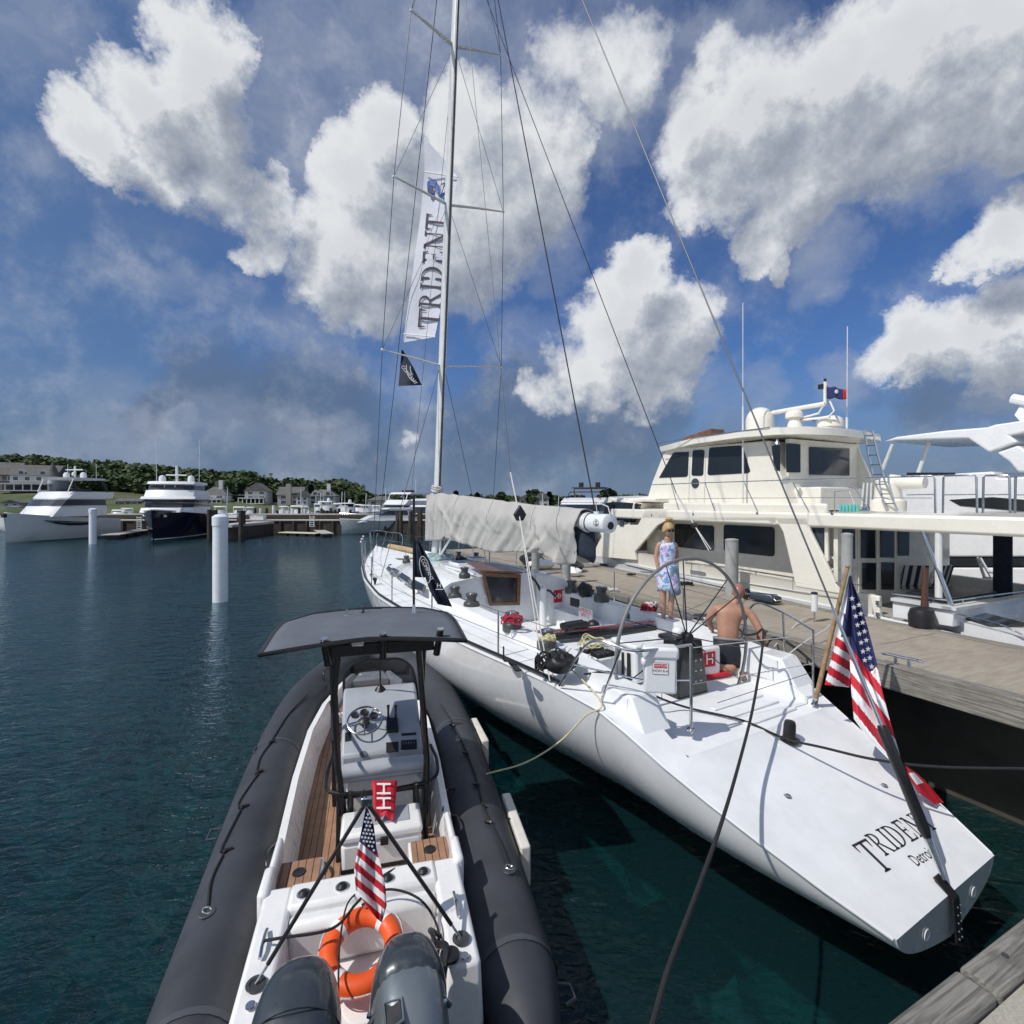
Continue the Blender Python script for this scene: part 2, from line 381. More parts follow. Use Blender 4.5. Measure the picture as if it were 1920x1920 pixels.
M_DRUM = mat('grey_anodised_winch', (.10, .105, .105), .38, metal=.55, var=.2)
M_WHEEL = mat('grey_leather_rim', (.20, .20, .20), .55, var=.12)
M_CARBON = mat('carbon_fibre', (.012, .012, .014), .3, var=.1, coat=.4)
M_ROOF = mat('grey_shingle', (.13, .125, .12), .9, var=.25, vscale=1.2)
M_PILE = mat('galvanised_grey_pile', (.36, .37, .36), .75, var=.2, vscale=3, dirt=.4)
M_TRUNK = mat('bark', (.06, .045, .03), .9, var=.3)

def add_translucent(m, k, col):
    t = m.node_tree; out = [n for n in t.nodes if n.type == 'OUTPUT_MATERIAL'][0]; b = t.nodes['Principled BSDF']; tl = nd(t, 'ShaderNodeBsdfTranslucent'); tl.inputs[0].default_value = (*col, 1)
    x = nd(t, 'ShaderNodeMixShader'); x.inputs[0].default_value = k; t.links.new(b.outputs[0], x.inputs[1]); t.links.new(tl.outputs[0], x.inputs[2]); t.links.new(x.outputs[0], out.inputs[0])
add_translucent(M_SAILW, .22, (.9, .9, .95))
# ================================================================== SETTING
def simple_mat(name, fn):
    m = bpy.data.materials.new(name); m.use_nodes = True; fn(m.node_tree, m.node_tree.nodes['Principled BSDF']); MATS[name] = m; return m

# ---- water: clear surface over a green lake bed, so that sun patches and boat shadows fall through it
wm = bpy.data.materials.new('lake_water'); wm.use_nodes = True; t = wm.node_tree; t.nodes.clear()
co = nd(t, 'ShaderNodeTexCoord').outputs['Object']
mp = nd(t, 'ShaderNodeMapping'); t.links.new(co, mp.inputs[0]); mp.inputs['Scale'].default_value = (1.0, 1.7, 1); mp.inputs['Rotation'].default_value = (0, 0, R(-18))
h = mth(t, 'ADD', mth(t, 'MULTIPLY', nz(t, mp.outputs[0], 2.6, 3, .55, dist=.6), 1.0), mth(t, 'MULTIPLY', nz(t, mp.outputs[0], 9, 3, .5, dist=.4), .32))
h = mth(t, 'ADD', h, mth(t, 'MULTIPLY', nz(t, mp.outputs[0], .5, 2, .5), 1.2))
bp = nd(t, 'ShaderNodeBump'); bp.inputs['Strength'].default_value = .62; bp.inputs['Distance'].default_value = .11; t.links.new(h, bp.inputs['Height'])
fr = nd(t, 'ShaderNodeFresnel'); fr.inputs['IOR'].default_value = 1.34; t.links.new(bp.outputs[0], fr.inputs['Normal'])
gl = nd(t, 'ShaderNodeBsdfGlossy'); gl.inputs['Roughness'].default_value = .04; gl.inputs['Color'].default_value = (.86, .95, 1, 1); t.links.new(bp.outputs[0], gl.inputs['Normal'])
tr = nd(t, 'ShaderNodeBsdfTransparent'); tr.inputs['Color'].default_value = (.42, .70, .70, 1)
dfw = nd(t, 'ShaderNodeBsdfDiffuse'); dfw.inputs['Color'].default_value = (.007, .036, .042, 1)
mw = nd(t, 'ShaderNodeMixShader'); mw.inputs[0].default_value = .40; t.links.new(tr.outputs[0], mw.inputs[1]); t.links.new(dfw.outputs[0], mw.inputs[2])
mx = nd(t, 'ShaderNodeMixShader'); t.links.new(mth(t, 'MULTIPLY', fr.outputs[0], 1.0), mx.inputs[0]); t.links.new(mw.outputs[0], mx.inputs[1]); t.links.new(gl.outputs[0], mx.inputs[2])
ou = nd(t, 'ShaderNodeOutputMaterial'); t.links.new(mx.outputs[0], ou.inputs[0])
W_ = MB(); W_.sheet([[(-900, -200, 0), (900, -200, 0)], [(-900, 1800, 0), (900, 1800, 0)]])
structure(W_.build('water', wm, smooth=False))
def bedm(t, b):
    co = nd(t, 'ShaderNodeTexCoord').outputs['Object']
    a = ramp(t, nz(t, co, .9, 6, .65), .35, .7); c = mixc(t, a, (.009, .068, .068), (.018, .125, .115))
    a2 = ramp(t, nz(t, co, .12, 3, .5), .4, .65); c = mixc(t, a2, c, (.008, .05, .08))
    t.links.new(c, b.inputs['Base Color']); b.inputs['Roughness'].default_value = 1; b.inputs['Specular IOR Level'].default_value = 0
BED = simple_mat('lake_bed_silt', bedm)
bx_ = [-900, -300, -100, -40, -16] + [-12 + .16 * i for i in range(151)] + [16, 40, 100, 300, 900]; by_ = [-200, -40, -8] + [-3 + .16 * i for i in range(151)] + [25, 40, 100, 400, 1800]
def bedz(x, y):
    p = Vector((x, y, 0)); return -2.9 + .8 * noise.noise(p * .35) + .55 * noise.noise(p * 1.1) + .38 * noise.noise(p * 2.9 + Vector((5, 1, 0))) + .16 * noise.noise(p * 6)
structure(MB().sheet([[(x, y, bedz(x, y)) for x in bx_] for y in by_]).build('lake_bed', BED))

# ---- docks
YF = Frame((0, 0), 116)
def dockm(t, b):
    co = nd(t, 'ShaderNodeTexCoord').outputs['Object']
    mp = nd(t, 'ShaderNodeMapping'); t.links.new(co, mp.inputs[0]); mp.inputs['Scale'].default_value = (9, 1.6, 1)
    a = ramp(t, nz(t, mp.outputs[0], 1.6, 8, .7), .3, .7); c = mixc(t, a, (.275, .235, .185), (.38, .335, .27))
    a2 = ramp(t, nz(t, co, .8, 8, .65), .45, .7, 0, .55); c = mixc(t, a2, c, (.15, .13, .10))
    g = nz(t, co, 90, 3, .7); c = mixc(t, ramp(t, g, .35, .7, 0, .35), c, (.36, .33, .27))
    t.links.new(c, b.inputs['Base Color']); b.inputs['Roughness'].default_value = .9
    bn = nd(t, 'ShaderNodeBump'); bn.inputs['Strength'].default_value = .4; bn.inputs['Distance'].default_value = .006; t.links.new(g, bn.inputs['Height']); t.links.new(bn.outputs[0], b.inputs['Normal'])
M_DOCK = simple_mat('weathered_dock_concrete', dockm)
def concm(t, b):
    co = nd(t, 'ShaderNodeTexCoord').outputs['Object']
    g = nz(t, co, 70, 6, .75); c = mixc(t, ramp(t, g, .3, .7), (.30, .275, .225), (.46, .43, .37))
    c = mixc(t, ramp(t, nz(t, co, 3, 6, .6), .45, .75, 0, .5), c, (.27, .24, .19))
    t.links.new(c, b.inputs['Base Color']); b.inputs['Roughness'].default_value = .92
    bn = nd(t, 'ShaderNodeBump'); bn.inputs['Strength'].default_value = .6; bn.inputs['Distance'].default_value = .006; t.links.new(g, bn.inputs['Height']); t.links.new(bn.outputs[0], b.inputs['Normal'])
M_CONC = simple_mat('broomed_concrete', concm)
def timbm(axis, lo=(.13, .12, .105), hi=(.34, .32, .28)):
    def f(t, b):
        co = nd(t, 'ShaderNodeTexCoord').outputs['Object']
        mp = nd(t, 'ShaderNodeMapping'); t.links.new(co, mp.inputs[0]); mp.inputs['Scale'].default_value = (1.6, 34, 34) if axis == 0 else (34, 1.6, 34)
        g = nz(t, mp.outputs[0], 1.0, 8, .65, dist=1.5); c = mixc(t, ramp(t, g, .3, .72), lo, hi)
        c = mixc(t, ramp(t, nz(t, co, 2.2, 6, .7), .5, .72, 0, .6), c, tuple(k * .5 for k in lo))
        t.links.new(c, b.inputs['Base Color']); b.inputs['Roughness'].default_value = .88
        bn = nd(t, 'ShaderNodeBump'); bn.inputs['Strength'].default_value = .8; bn.inputs['Distance'].default_value = .012; t.links.new(g, bn.inputs['Height']); t.links.new(bn.outputs[0], b.inputs['Normal'])
    return f
M_TIMX = simple_mat('weathered_timber', timbm(0)); M_TIMY = simple_mat('weathered_timber_across', timbm(1, (.10, .095, .085), (.30, .285, .25)))
M_DARKW = mat('dark_wet_timber', (.045, .034, .026), .8, var=.4, vscale=1.5, bump=.4, bscale=8)
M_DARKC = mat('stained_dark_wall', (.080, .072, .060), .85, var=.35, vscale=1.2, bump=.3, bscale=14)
NE, FE, DZ = -6.82, -9.36, 1.8
dk = in_frame(YF, 'concrete_dock', 'long brown concrete dock with timber edge between the sailboat and the cream yacht', 'dock')
b = MB()
x0 = 1.12
while x0 < 20.0:
    x1 = min(x0 + 3.05, 20.2); b.box(((x0 + x1) / 2, (NE + FE) / 2, DZ - .12), (x1 - x0 - .012, NE - FE - .36, .24)); x0 = x1
b.build('dock_deck', M_DOCK, dk, bevel=.006)
b = MB(); x0 = 1.12
while x0 < 20:
    x1 = min(x0 + 4.9, 20.2); b.box(((x0 + x1) / 2, NE - .09, DZ - .13), (x1 - x0 - .006, .18, .30)); b.box(((x0 + x1) / 2, FE + .09, DZ - .13), (x1 - x0 - .006, .18, .30)); x0 = x1
b.build('edge_timber', M_TIMX, dk, bevel=.012)
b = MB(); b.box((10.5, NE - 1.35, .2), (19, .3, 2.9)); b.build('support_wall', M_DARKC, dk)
for x in (2.12, 3.85, 5.6, 7.6):      # mooring eye rings on the timber face
    b = MB(); b.tube([(x + .045 * math.cos(a), NE + .03, 1.62 + .045 * math.sin(a)) for a in [k * math.pi / 8 for k in range(16)]], .013, 6, closed=True)
    b.lathe([(.03, 0), (.03, .03)], (x, NE, 1.62), (0, 1, 0)); b.build('mooring_eye', M_DRUM, dk)
nd_ = in_frame(YF, 'near_dock', 'pale concrete dock corner with a heavy weathered timber edge beam', 'dock')
b = MB(); b.box((-2.222, -4.5, DZ - .12), (6.4, 14, .24)); b.build('dock_deck', M_CONC, nd_)
b = MB(); yy = 2.5
for L_ in (3.1, 2.05, 2.3, 3.2):
    b.box((1.055, yy - L_ / 2, DZ - .095), (.14, L_ - .012, .24)); yy -= L_
b.build('edge_timber', M_TIMY, nd_, bevel=.02)
for y in (-1.5, -2.9, -4.1, -5.6): MB().lathe([(.014, 0), (.012, .008), (.0, .01)], (1.06, y, DZ + .025), n=8).build('bolt_head', M_DRUM, nd_)
# dock cleats
def cleat(fr, p, rz, name, label, s=1.0, group=None, m=None):
    W0 = fr.W(p[0], p[1], p[2]); t_ = thing(name, label, 'cleat', W0, fr.a + rz, group)
    b = MB(); b.tube(bez([(-.17*s, 0, .075*s), (-.1*s, 0, .085*s), (0, 0, .08*s), (.1*s, 0, .085*s), (.17*s, 0, .075*s)], 10), [.008*s] + [.014*s] * 10 + [.008*s], 8); b.build('horn', m or M_STEEL, t_)
    for q in (-1, 1):
        b = MB(); b.tube([(q*.06*s, 0, 0), (q*.05*s, 0, .08*s)], [.02*s, .012*s], 8); b.build('leg', m or M_STEEL, t_)
    return t_
cleat(YF, (3.48, NE - .1, DZ + .02), R(8), 'dock_cleat', 'grey steel cleat on the near edge of the brown dock', 1.25)

def post(name, label, cat, p, r, z0, z1, m, cap=None, group=None, capm=None):
    t_ = thing(name, label, cat, (p.x, p.y, 0), 0, group)
    z0 = max(z0, -.35); b = MB(); b.lathe([(r, z0), (r, (z0 + z1) / 2), (r * .98, z1)], n=28); b.build('shaft', m, t_)
    b = MB()
    if cap == 'dome': b.lathe([(r * 1.07, z1 - .34), (r * 1.07, z1), (r * .6, z1 + .08), (.0, z1 + .1)], n=28)
    else: b.lathe([(r * 1.03, z1 - .03), (r * 1.03, z1 + .004), (r * .5, z1 + .02), (0, z1 + .025)], n=20)
    b.build('cap', capm or m, t_); return t_
M_PVC = mat('white_pvc_sleeve', (.72, .76, .80), .38, var=.07, dirt=.12)
post('white_piling', 'tall white capped piling standing alone in the water nearest the sailboat', 'piling', WF.z(413, 1128, 0), .262, -2.6, 3.22, M_PVC, 'dome')
post('white_piling', 'smaller distant white piling in front of the white flybridge yacht', 'piling', WF.z(174, 1020, 0), .28, -2.6, 3.1, M_PVC, 'dome')
p = YF.y(1372, 1100, FE + .30); post('dock_piling', 'grey round piling on the dock behind the shirtless person', 'piling', YF.W(p.x, p.y), .135, -2, 2.98, M_PILE)
p = YF.y(1588, 1100, FE + .36); post('dock_piling', 'grey piling behind the wooden flagstaff on the dock', 'piling', YF.W(p.x, p.y), .088, -2, 3.24, M_PILE)
p = YF.y(1062, 1100, NE + .16); post('dock_piling', 'grey piling below the aft end of the sail cover', 'piling', YF.W(p.x, p.y), .105, -2, 2.85, M_PILE)
p = YF.y(1004, 1060, NE + .12); post('dock_piling', 'farther grey piling half hidden behind the sail cover', 'piling', YF.W(p.x, p.y), .11, -2, 2.75, M_PILE)

# ---- far breakwater pier of dark timber
pr = thing('timber_pier', 'long dark timber breakwater pier across the far side of the basin', 'pier', (0, 0, 0))
M_PIERTOP = mat('pale_pier_planks', (.42, .41, .38), .8, var=.15)
def pxX(px, D): return (px - CX) / FPX * D
b = MB(); b.box(((pxX(100, 61) + pxX(905, 61)) / 2, 61.6, .4), (pxX(905, 61) - pxX(100, 61), 2.2, 2.2)); b.box(((pxX(30, 64) + pxX(905, 64)) / 2, 64.2, .7), (pxX(905, 64) - pxX(30, 64), 2.4, 2.85)); b.build('timber_wall', M_DARKW, pr)
b = MB(); b.box(((pxX(100, 61) + pxX(905, 61)) / 2, 61.6, 1.55), (pxX(905, 61) - pxX(100, 61) + .1, 2.5, .1)); b.box(((pxX(30, 64) + pxX(905, 64)) / 2, 64.3, 2.18), (pxX(905, 64) - pxX(30, 64) + .1, 2.5, .1)); b.build('deck', M_PIERTOP, pr)
for k in range(30): MB().box((pxX(205, 60.4) + k * 1.55, 60.42, .3), (.25, .2, 2.4)).build('fender_post', M_DARKW, pr)
def ladder(px, D, y0, y1, label, w=.5):
    X = pxX(px, D); t_ = thing('pier_ladder', label, 'ladder', (X, D, 0)); z0, z1 = CAMZ - (y0 - HY) / FPX * D, CAMZ - (y1 - HY) / FPX * D
    for q in (-1, 1): MB().tube([(q * w / 2, 0, z1), (q * w / 2, 0, z0)], .045, 6).build('rail', M_ALU, t_)
    b = MB(); n = 6
    for k in range(n): b.tube([(-w / 2, 0, lerp(z1, z0, (k + .3) / n)), (w / 2, 0, lerp(z1, z0, (k + .3) / n))], .03, 6)
    b.build('rung', M_ALU, t_)
ladder(585, 60.1, 967, 988, 'pale ladder on the pier above the small floating dock')
ladder(261, 60.1, 968, 992, 'pale ladder on the pier beside the navy yacht bow')
def floatdock(c0, c1, w, z, label, m):
    a, b_ = Vector(c0), Vector(c1); d = b_ - a; t_ = thing('floating_dock', label, 'floating dock', (*((a + b_) / 2).xy, 0), math.atan2(d.y, d.x))
    b = MB(); b.box((0, 0, z - .05), (d.length, w, .1)); b.build('planks', m, t_, bevel=.02)
    b = MB()
    for k in range(4): b.box((d.length * (-.38 + .25 * k), 0, z - .28), (d.length * .18, w * .85, .36))
    b.build('float', M_BLACK, t_, bevel=.04)
floatdock(WF.z(530, 998, .3), WF.z(600, 1000, .3), 1.3, .35, 'low cream jet ski dock floating below the dark pier', mat('cream_plastic', (.62, .58, .44), .6))
floatdock(WF.z(590, 992, .3), WF.z(615, 1002, .3), 1.2, .42, 'small white planked floating dock beside the cream jet ski dock', M_PIERTOP)
floatdock(WF.z(207, 1006, .3), WF.z(268, 996, .3), 1.6, .5, 'narrow pale floating dock between the two large yachts', M_PIERTOP)
def dockbox(px, D, y1, w, h, label):
    X = pxX(px, D); z0 = CAMZ - (y1 - HY) / FPX * D; t_ = thing('dock_box', label, 'dock box', (X, D, z0))
    MB().box((0, 0, h * .4), (w, .8, h * .8)).build('box', M_GEL, t_, bevel=.03); MB().box((0, 0, h * .88), (w * 1.05, .86, h * .2)).build('lid', M_GEL, t_, bevel=.04)
dockbox(484, 61.2, 974.5, 1.6, .5, 'white dock box on the lower pier walk')
# timber finger pier by the white piling
fp = thing('finger_pier', 'dark timber finger pier with tall piles right of the navy yacht', 'pier', (0, 0, 0))
b = MB(); b.box((pxX(428, 52), 55, 1.35), (2.4, 9, .25)); b.build('deck', M_PIERTOP, fp)
b = MB(); b.box((pxX(428, 52), 55.2, .45), (2.2, 8.6, 1.5)); b.build('frame', M_DARKW, fp)
for px, D, top in ((393, 50, 955), (399, 52.5, 957), (452, 50.3, 957), (456, 53, 958), (404, 56, 956), (448, 57, 957)):
    MB().lathe([(.24, -2.5), (.22, CAMZ - (top - HY) / FPX * D)], (pxX(px, D), D, 0), n=10).build('pile', M_DARKW, fp)
dockbox(440, 51.5, 971, .9, .5, 'small white dock box on the timber finger pier')
# mooring posts among the far boats
rnd = random.Random(4)
proto_post = None
PXL = [478, 489, 513, 520, 531, 549, 561, 580, 592, 603, 606, 612, 620, 628, 636, 500, 540, 572, 657, 785, 789, 770, 745, 752]
for i, px in enumerate(PXL):
    D = 66 + rnd.random() * 5; dark = px > 600 or i % 3 == 0
    if px > 740: D = 50 + rnd.random() * 5
    top = (952 if px < 700 else 955) + rnd.random() * 6
    if px == 513: top = 948
    o = MB(); o.lathe([(.19, -2.0), (.18, CAMZ - (top - HY) / FPX * D)], n=10); o = o.build('mooring_post', M_DARKW if dark else M_PVC); o.location = (pxX(px, D), D, 0)
    ORD = ['first', 'second', 'third', 'fourth', 'fifth', 'sixth', 'seventh', 'eighth', 'ninth', 'tenth', 'eleventh', 'twelfth']
    allpx = sorted(q for k_, q in enumerate(PXL) if q < 740 and (q > 600 or k_ % 3 == 0) == dark); near = sorted(q for q in PXL if q > 740)
    lab = (f"{'dark timber' if dark else 'slim white'} mooring post beyond the pier, {ORD[allpx.index(px)]} such post from the left") if px < 740 else f"dark timber mooring post near the white cruiser, {ORD[near.index(px)]} of five from the left"
    tag(o, lab, 'mooring post', 'far mooring posts')

# ================================================================== SHORE
HT = [(-400, 30), (0, 21), (60, 21), (130, 18), (200, 16.5), (300, 13.5), (400, 10.5), (440, 9.8), (500, 5.5), (560, 4.6), (640, 2.2), (760, 2.0), (1100, 2.0), (1400, 2.2), (2400, 3)]
def ground_z(X, D):
    px = CX + FPX * X / D; h = interp(HT, px)[0]; tt = max(0, min(1, (D - 105) / 195)); return .4 + h * tt ** .8 + max(0, min(1, (D - 100) / 12)) * 1.2
def grassm(t, b):
    co = nd(t, 'ShaderNodeTexCoord').outputs['Object']; c = mixc(t, ramp(t, nz(t, co, .12, 6, .6), .35, .65), (.045, .065, .022), (.095, .11, .042))
    t.links.new(c, b.inputs['Base Color']); b.inputs['Roughness'].default_value = 1
M_GRASS = simple_mat('lawn', grassm)
rows = []
for j in range(26):
    D = 98 + 22 * j if j > 8 else 98 + 8 * j + j * j * 1.6
    rows.append([(X := (k - 32) * D / 32 * 1.2, D, ground_z(X, D) if j else -1.5) for k in range(45)])
structure(MB().sheet(rows).build('shore_terrain', M_GRASS))
# foliage
def leafm(name, lo, hi):
    def f(t, b):
        co = nd(t, 'ShaderNodeTexCoord').outputs['Object']; g = nd(t, 'ShaderNodeNewGeometry')
        c = mixc(t, ramp(t, nz(t, co, .35, 5, .6), .35, .65), lo, hi); c = mixc(t, mth(t, 'MULTIPLY', g.outputs['Random Per Island'], .5), c, tuple(k * 1.5 for k in hi))
        t.links.new(c, b.inputs['Base Color']); b.inputs['Roughness'].default_value = .8; b.inputs['Specular IOR Level'].default_value = .2
    return simple_mat(name, f)
M_LEAF = leafm('dark_green_leaves', (.026, .044, .022), (.062, .088, .038)); M_LEAF2 = leafm('yellow_green_leaves', (.05, .075, .018), (.10, .13, .03)); M_LEAF3 = leafm('conifer_leaves', (.008, .020, .012), (.018, .035, .018))
def crown(b, c, r, rz, n, rd, cone=False, leaf=.5):
    for i in range(n):
        if cone:
            hh = rd.random(); a = rd.random() * 6.283; rr = r * (1 - hh) * (.55 + .45 * rd.random()); p = Vector((c[0] + rr * math.cos(a), c[1] + rr * math.sin(a), c[2] - rz + 2 * rz * hh))
        else:
            d = Vector((rd.gauss(0, 1), rd.gauss(0, 1), rd.gauss(0, 1))).normalized()
            k = .62 + .38 * rd.random(); lump = 1 + .28 * noise.noise(d * 2.2 + Vector(c) * .37)
            p = Vector((c[0] + d.x * r * k * lump, c[1] + d.y * r * k * lump, c[2] + d.z * rz * k * lump))
        q = Matrix.Rotation(rd.random() * 3.14, 3, 'X') @ Matrix.Rotation(rd.random() * 6.28, 3, 'Z'); s_ = leaf * (.6 + .8 * rd.random())
        b.add([p + q @ Vector(v) * s_ for v in ((-.5, -.4, 0), (.5, -.5, .1), (.45, .5, 0), (-.5, .4, -.12))], [(0, 1, 2, 3)])
rd = random.Random(11)
b = MB()
for i in range(640):
    px = rd.uniform(-60, 660); D = rd.uniform(150 if px > 130 else 190, 330); X = pxX(px, D)
    if px > 460 and D > 300: continue
    g = ground_z(X, D); r = rd.uniform(3.2, 5.6); crown(b, (X, D, g + r * .75), r, r * .82, 240, rd, leaf=1.15)
for i in range(330):
    px = rd.uniform(420, 1220); D = rd.uniform(150, 330); X = pxX(px, D); r = rd.uniform(1.3, 2.6) * D / 230 * 1.1; crown(b, (X, D, ground_z(X, D) + r * .45), r, r * .8, 150, rd, leaf=.85)
tag(structure(b.build('wooded_hillside', M_LEAF, smooth=False), 'stuff'), 'dense dark green wood covering the hillside behind the houses', 'woodland')
def tree(px, D, ytop, ybase, wpx, kind, label):
    X = pxX(px, D); z1 = CAMZ - (ytop - HY) / FPX * D; z0 = CAMZ - (ybase - HY) / FPX * D; k = D / FPX; hgt = z1 - z0
    t_ = thing('conifer_tree' if kind == 3 else 'leafy_tree', label, 'tree', (X, D, z0), 0, 'trees along the far shore'); rdd = random.Random(px)
    b = MB(); b.tube([(0, 0, -1.2), (.1, 0, hgt * .4), (0, .1, hgt * .8)], [.3, .22, .06], 7)
    for q in range(4): a = q * 1.7; b.tube([(0, 0, hgt * (.3 + .08 * q)), (math.cos(a) * wpx * k * .28, math.sin(a) * wpx * k * .28, hgt * (.55 + .08 * q))], [.12, .04], 5)
    b.build('trunk', M_TRUNK, t_)
    b = MB(); r = wpx * k / 2
    if kind == 3: crown(b, (0, 0, hgt * .52), r, hgt * .48, 420, rdd, True, .9)
    else:
        crown(b, (0, 0, hgt * .62), r * .8, hgt * .38, 260, rdd, leaf=1.1)
        for q in range(4): a = q * 1.6 + px; crown(b, (math.cos(a) * r * .5, math.sin(a) * r * .5, hgt * (.42 + .12 * (q % 3))), r * .5, hgt * .24, 110, rdd, leaf=1.0)
    b.build('crown', {1: M_LEAF, 2: M_LEAF2, 3: M_LEAF3}[kind], t_)
for a in [(20, 175, 855, 900, 46, 1, 'dark tree rising behind the brown gabled house at the far left'), (128, 190, 868, 905, 30, 1, 'dark tree behind the radar of the white flybridge yacht'),
          (430, 150, 900, 948, 34, 1, 'broad tree right of the hip roofed house'), (449, 140, 908, 948, 20, 3, 'tall dark conifer between two far houses'),
          (507, 145, 915, 948, 24, 2, 'yellow green tree left of the square chimney house'), (583, 150, 910, 940, 16, 3, 'slim dark tree behind the far gabled houses'),
          (645, 150, 918, 950, 34, 1, 'round green tree behind the middle white boats'), (682, 150, 922, 950, 34, 1, 'round dark tree right of the far houses'), (665, 160, 921, 950, 20, 2, 'paler round tree between two dark ones beyond the boats'),
          (855, 140, 922, 948, 14, 3, 'small conifer behind the mast'), (895, 140, 927, 948, 12, 3, 'tiny conifer above the sail cover'), (940, 140, 926, 948, 18, 1, 'small round tree above the middle of the sail cover'),
          (1002, 130, 921, 950, 34, 1, 'broad tree beside the grey gabled house beyond the boom'), (1030, 135, 925, 950, 16, 3, 'conifer beside the broad tree beyond the boom'),
          (1075, 140, 931, 952, 30, 1, 'low dark tree left of the boat with radar arch'), (1140, 140, 918, 950, 30, 1, 'dark tree above the bow of the cream yacht'), (1055, 150, 934, 950, 24, 1, 'low bushy tree beyond the boom end'), (720, 150, 930, 950, 30, 1, 'low dark tree left of the mast rigging'), (765, 160, 930, 950, 22, 1, 'low dark tree behind the far white yachts'),
          (560, 150, 930, 952, 26, 1, 'bushy tree below the square chimney house'), (475, 135, 938, 955, 30, 1, 'low bush in front of the tall far house'), (395, 135, 938, 954, 26, 1, 'low bush below the hip roofed house')]: tree(*a)
M_WALLG = mat('pale_grey_clapboard', (.42, .43, .44), .8, var=.1); M_WALLW = mat('white_trim', (.66, .66, .65), .7, var=.06); M_WALLB = mat('brown_shingle_wall', (.20, .15, .12), .9, var=.2); M_PORCH = mat('dark_porch_shade', (.045, .05, .055), .8)
def house(px, D, y0, yeave, yridge, wpx, depth, label, wall=None, kind='hip', floors=2, extras=()):
    k = D / FPX; X = pxX(px, D); z0 = CAMZ - (y0 - HY) * k; ze = CAMZ - (yeave - HY) * k - z0; zr = CAMZ - (yridge - HY) * k - z0; w = wpx * k
    t_ = thing('house', label, 'house', (X, D, z0), math.atan2(X, -D) * 0 - math.atan2(X, D) * .6, 'houses along the shore'); wall = wall or M_WALLG
    MB().box((0, depth / 2, ze / 2 - .9), (w, depth, ze + 1.8)).build('wall', wall, t_)
    o = .35; x, y0_, y1 = w / 2 + o, -o, depth + o
    b = MB()
    if kind == 'hip': h = min(w, depth) * .32; b.add([(-x, y0_, ze), (x, y0_, ze), (x, y1, ze), (-x, y1, ze), (-x + h * 1.2, depth / 2, zr), (x - h * 1.2, depth / 2, zr)], [(0, 1, 5, 4), (1, 2, 5), (2, 3, 4, 5), (3, 0, 4), (3, 2, 1, 0)])
    elif kind == 'gable_front': b.add([(-x, y0_, ze), (x, y0_, ze), (x, y1, ze), (-x, y1, ze), (0, y0_, zr), (0, y1, zr)], [(0, 4, 5, 3), (1, 2, 5, 4), (0, 1, 4), (2, 3, 5), (3, 2, 1, 0)])
    else: b.add([(-x, y0_, ze), (x, y0_, ze), (x, y1, ze), (-x, y1, ze), (-x, depth / 2, zr), (x, depth / 2, zr)], [(0, 1, 5, 4), (2, 3, 4, 5), (0, 4, 3), (1, 2, 5), (3, 2, 1, 0)])
    rf = b.build('roof', M_ROOF, t_, smooth=False)
    if 'chimney' in extras: MB().box((w * .18, depth * .4, zr * 1.0), (.9, .9, (zr - ze) * 1.6)).build('chimney', M_WALLW, rf, smooth=False)
    if 'bigchimney' in extras: MB().box((-w * .02, -.5, zr * .55), (w * .2, 1.6, zr * 1.15)).build('chimney', mat('buff_stone', (.36, .34, .30), .9), rf, smooth=False)
    nw = max(2, int(w / 2.2))
    for f in range(floors):
        fh = ze / floors
        for i in range(nw):
            xx = -w / 2 + w * (i + .5) / nw; f_ = MB().box((xx, -.03, fh * (f + .55)), (w / nw * .56, .08, fh * .56)).build('window', M_WALLW, t_, smooth=False)
            MB().box((xx, -.075, fh * (f + .55)), (w / nw * .44, .03, fh * .46)).build('pane', M_FARGLASS, f_, smooth=False)
    if 'dormers' in extras:
        for q in (-.27, .2):
            d_ = MB().add([(w*q-.8, .2, ze), (w*q+.8, .2, ze), (w*q+.8, .2, ze+.9), (w*q, .2, ze+1.6), (w*q-.8, .2, ze+.9), (w*q-.8, 2.6, ze), (w*q+.8, 2.6, ze), (w*q+.8, 2.6, ze+.9), (w*q, 2.6, ze+1.6), (w*q-.8, 2.6, ze+.9)], [(0,1,2,3,4), (1,6,7,2), (2,7,8,3), (3,8,9,4), (4,9,5,0)]).build('dormer', wall, t_, smooth=False)
            MB().box((w*q, .16, ze + .65), (.8, .05, .7)).build('pane', M_FARGLASS, d_, smooth=False)
    if 'turret' in extras:
        r = w * .13; MB().lathe([(r, -1), (r, ze)], (w * .42, .5, 0), n=14).build('turret', wall, t_); MB().lathe([(r * 1.3, ze), (.02, zr * 1.12)], (w * .42, .5, 0), n=14).build('turret_roof', M_ROOF, t_)
    if 'porch' in extras:
        ph = ze * .42; b = MB(); b.box((-w * .1, -2.0, ph + .12), (w * 1.1, 3.4, .25)); b.box((-w * .1, -2.0, .1), (w * 1.1, 3.4, .25)); b.box((-w*.1, -3.6, ph + .9), (w*1.1, .06, .08)); b.build('balcony', M_WALLW, t_, smooth=False)
        for i in range(7): MB().box((-w * .65 + w * 1.1 * i / 6, -3.5, ph / 2), (.22, .22, ph)).build('porch_column', M_WALLW, t_, smooth=False)
        MB().box((-w * .1, -.12, ph * .5), (w * .96, .1, ph * .8)).build('porch_shade', M_PORCH, t_, smooth=False)  # flat dark sheet on the wall stands in for shade under the porch
house(8, 140, 921, 890, 865, 36, 9, 'brown shingled house with tall gable roof at the far left', M_WALLB, 'gable_side', 2)
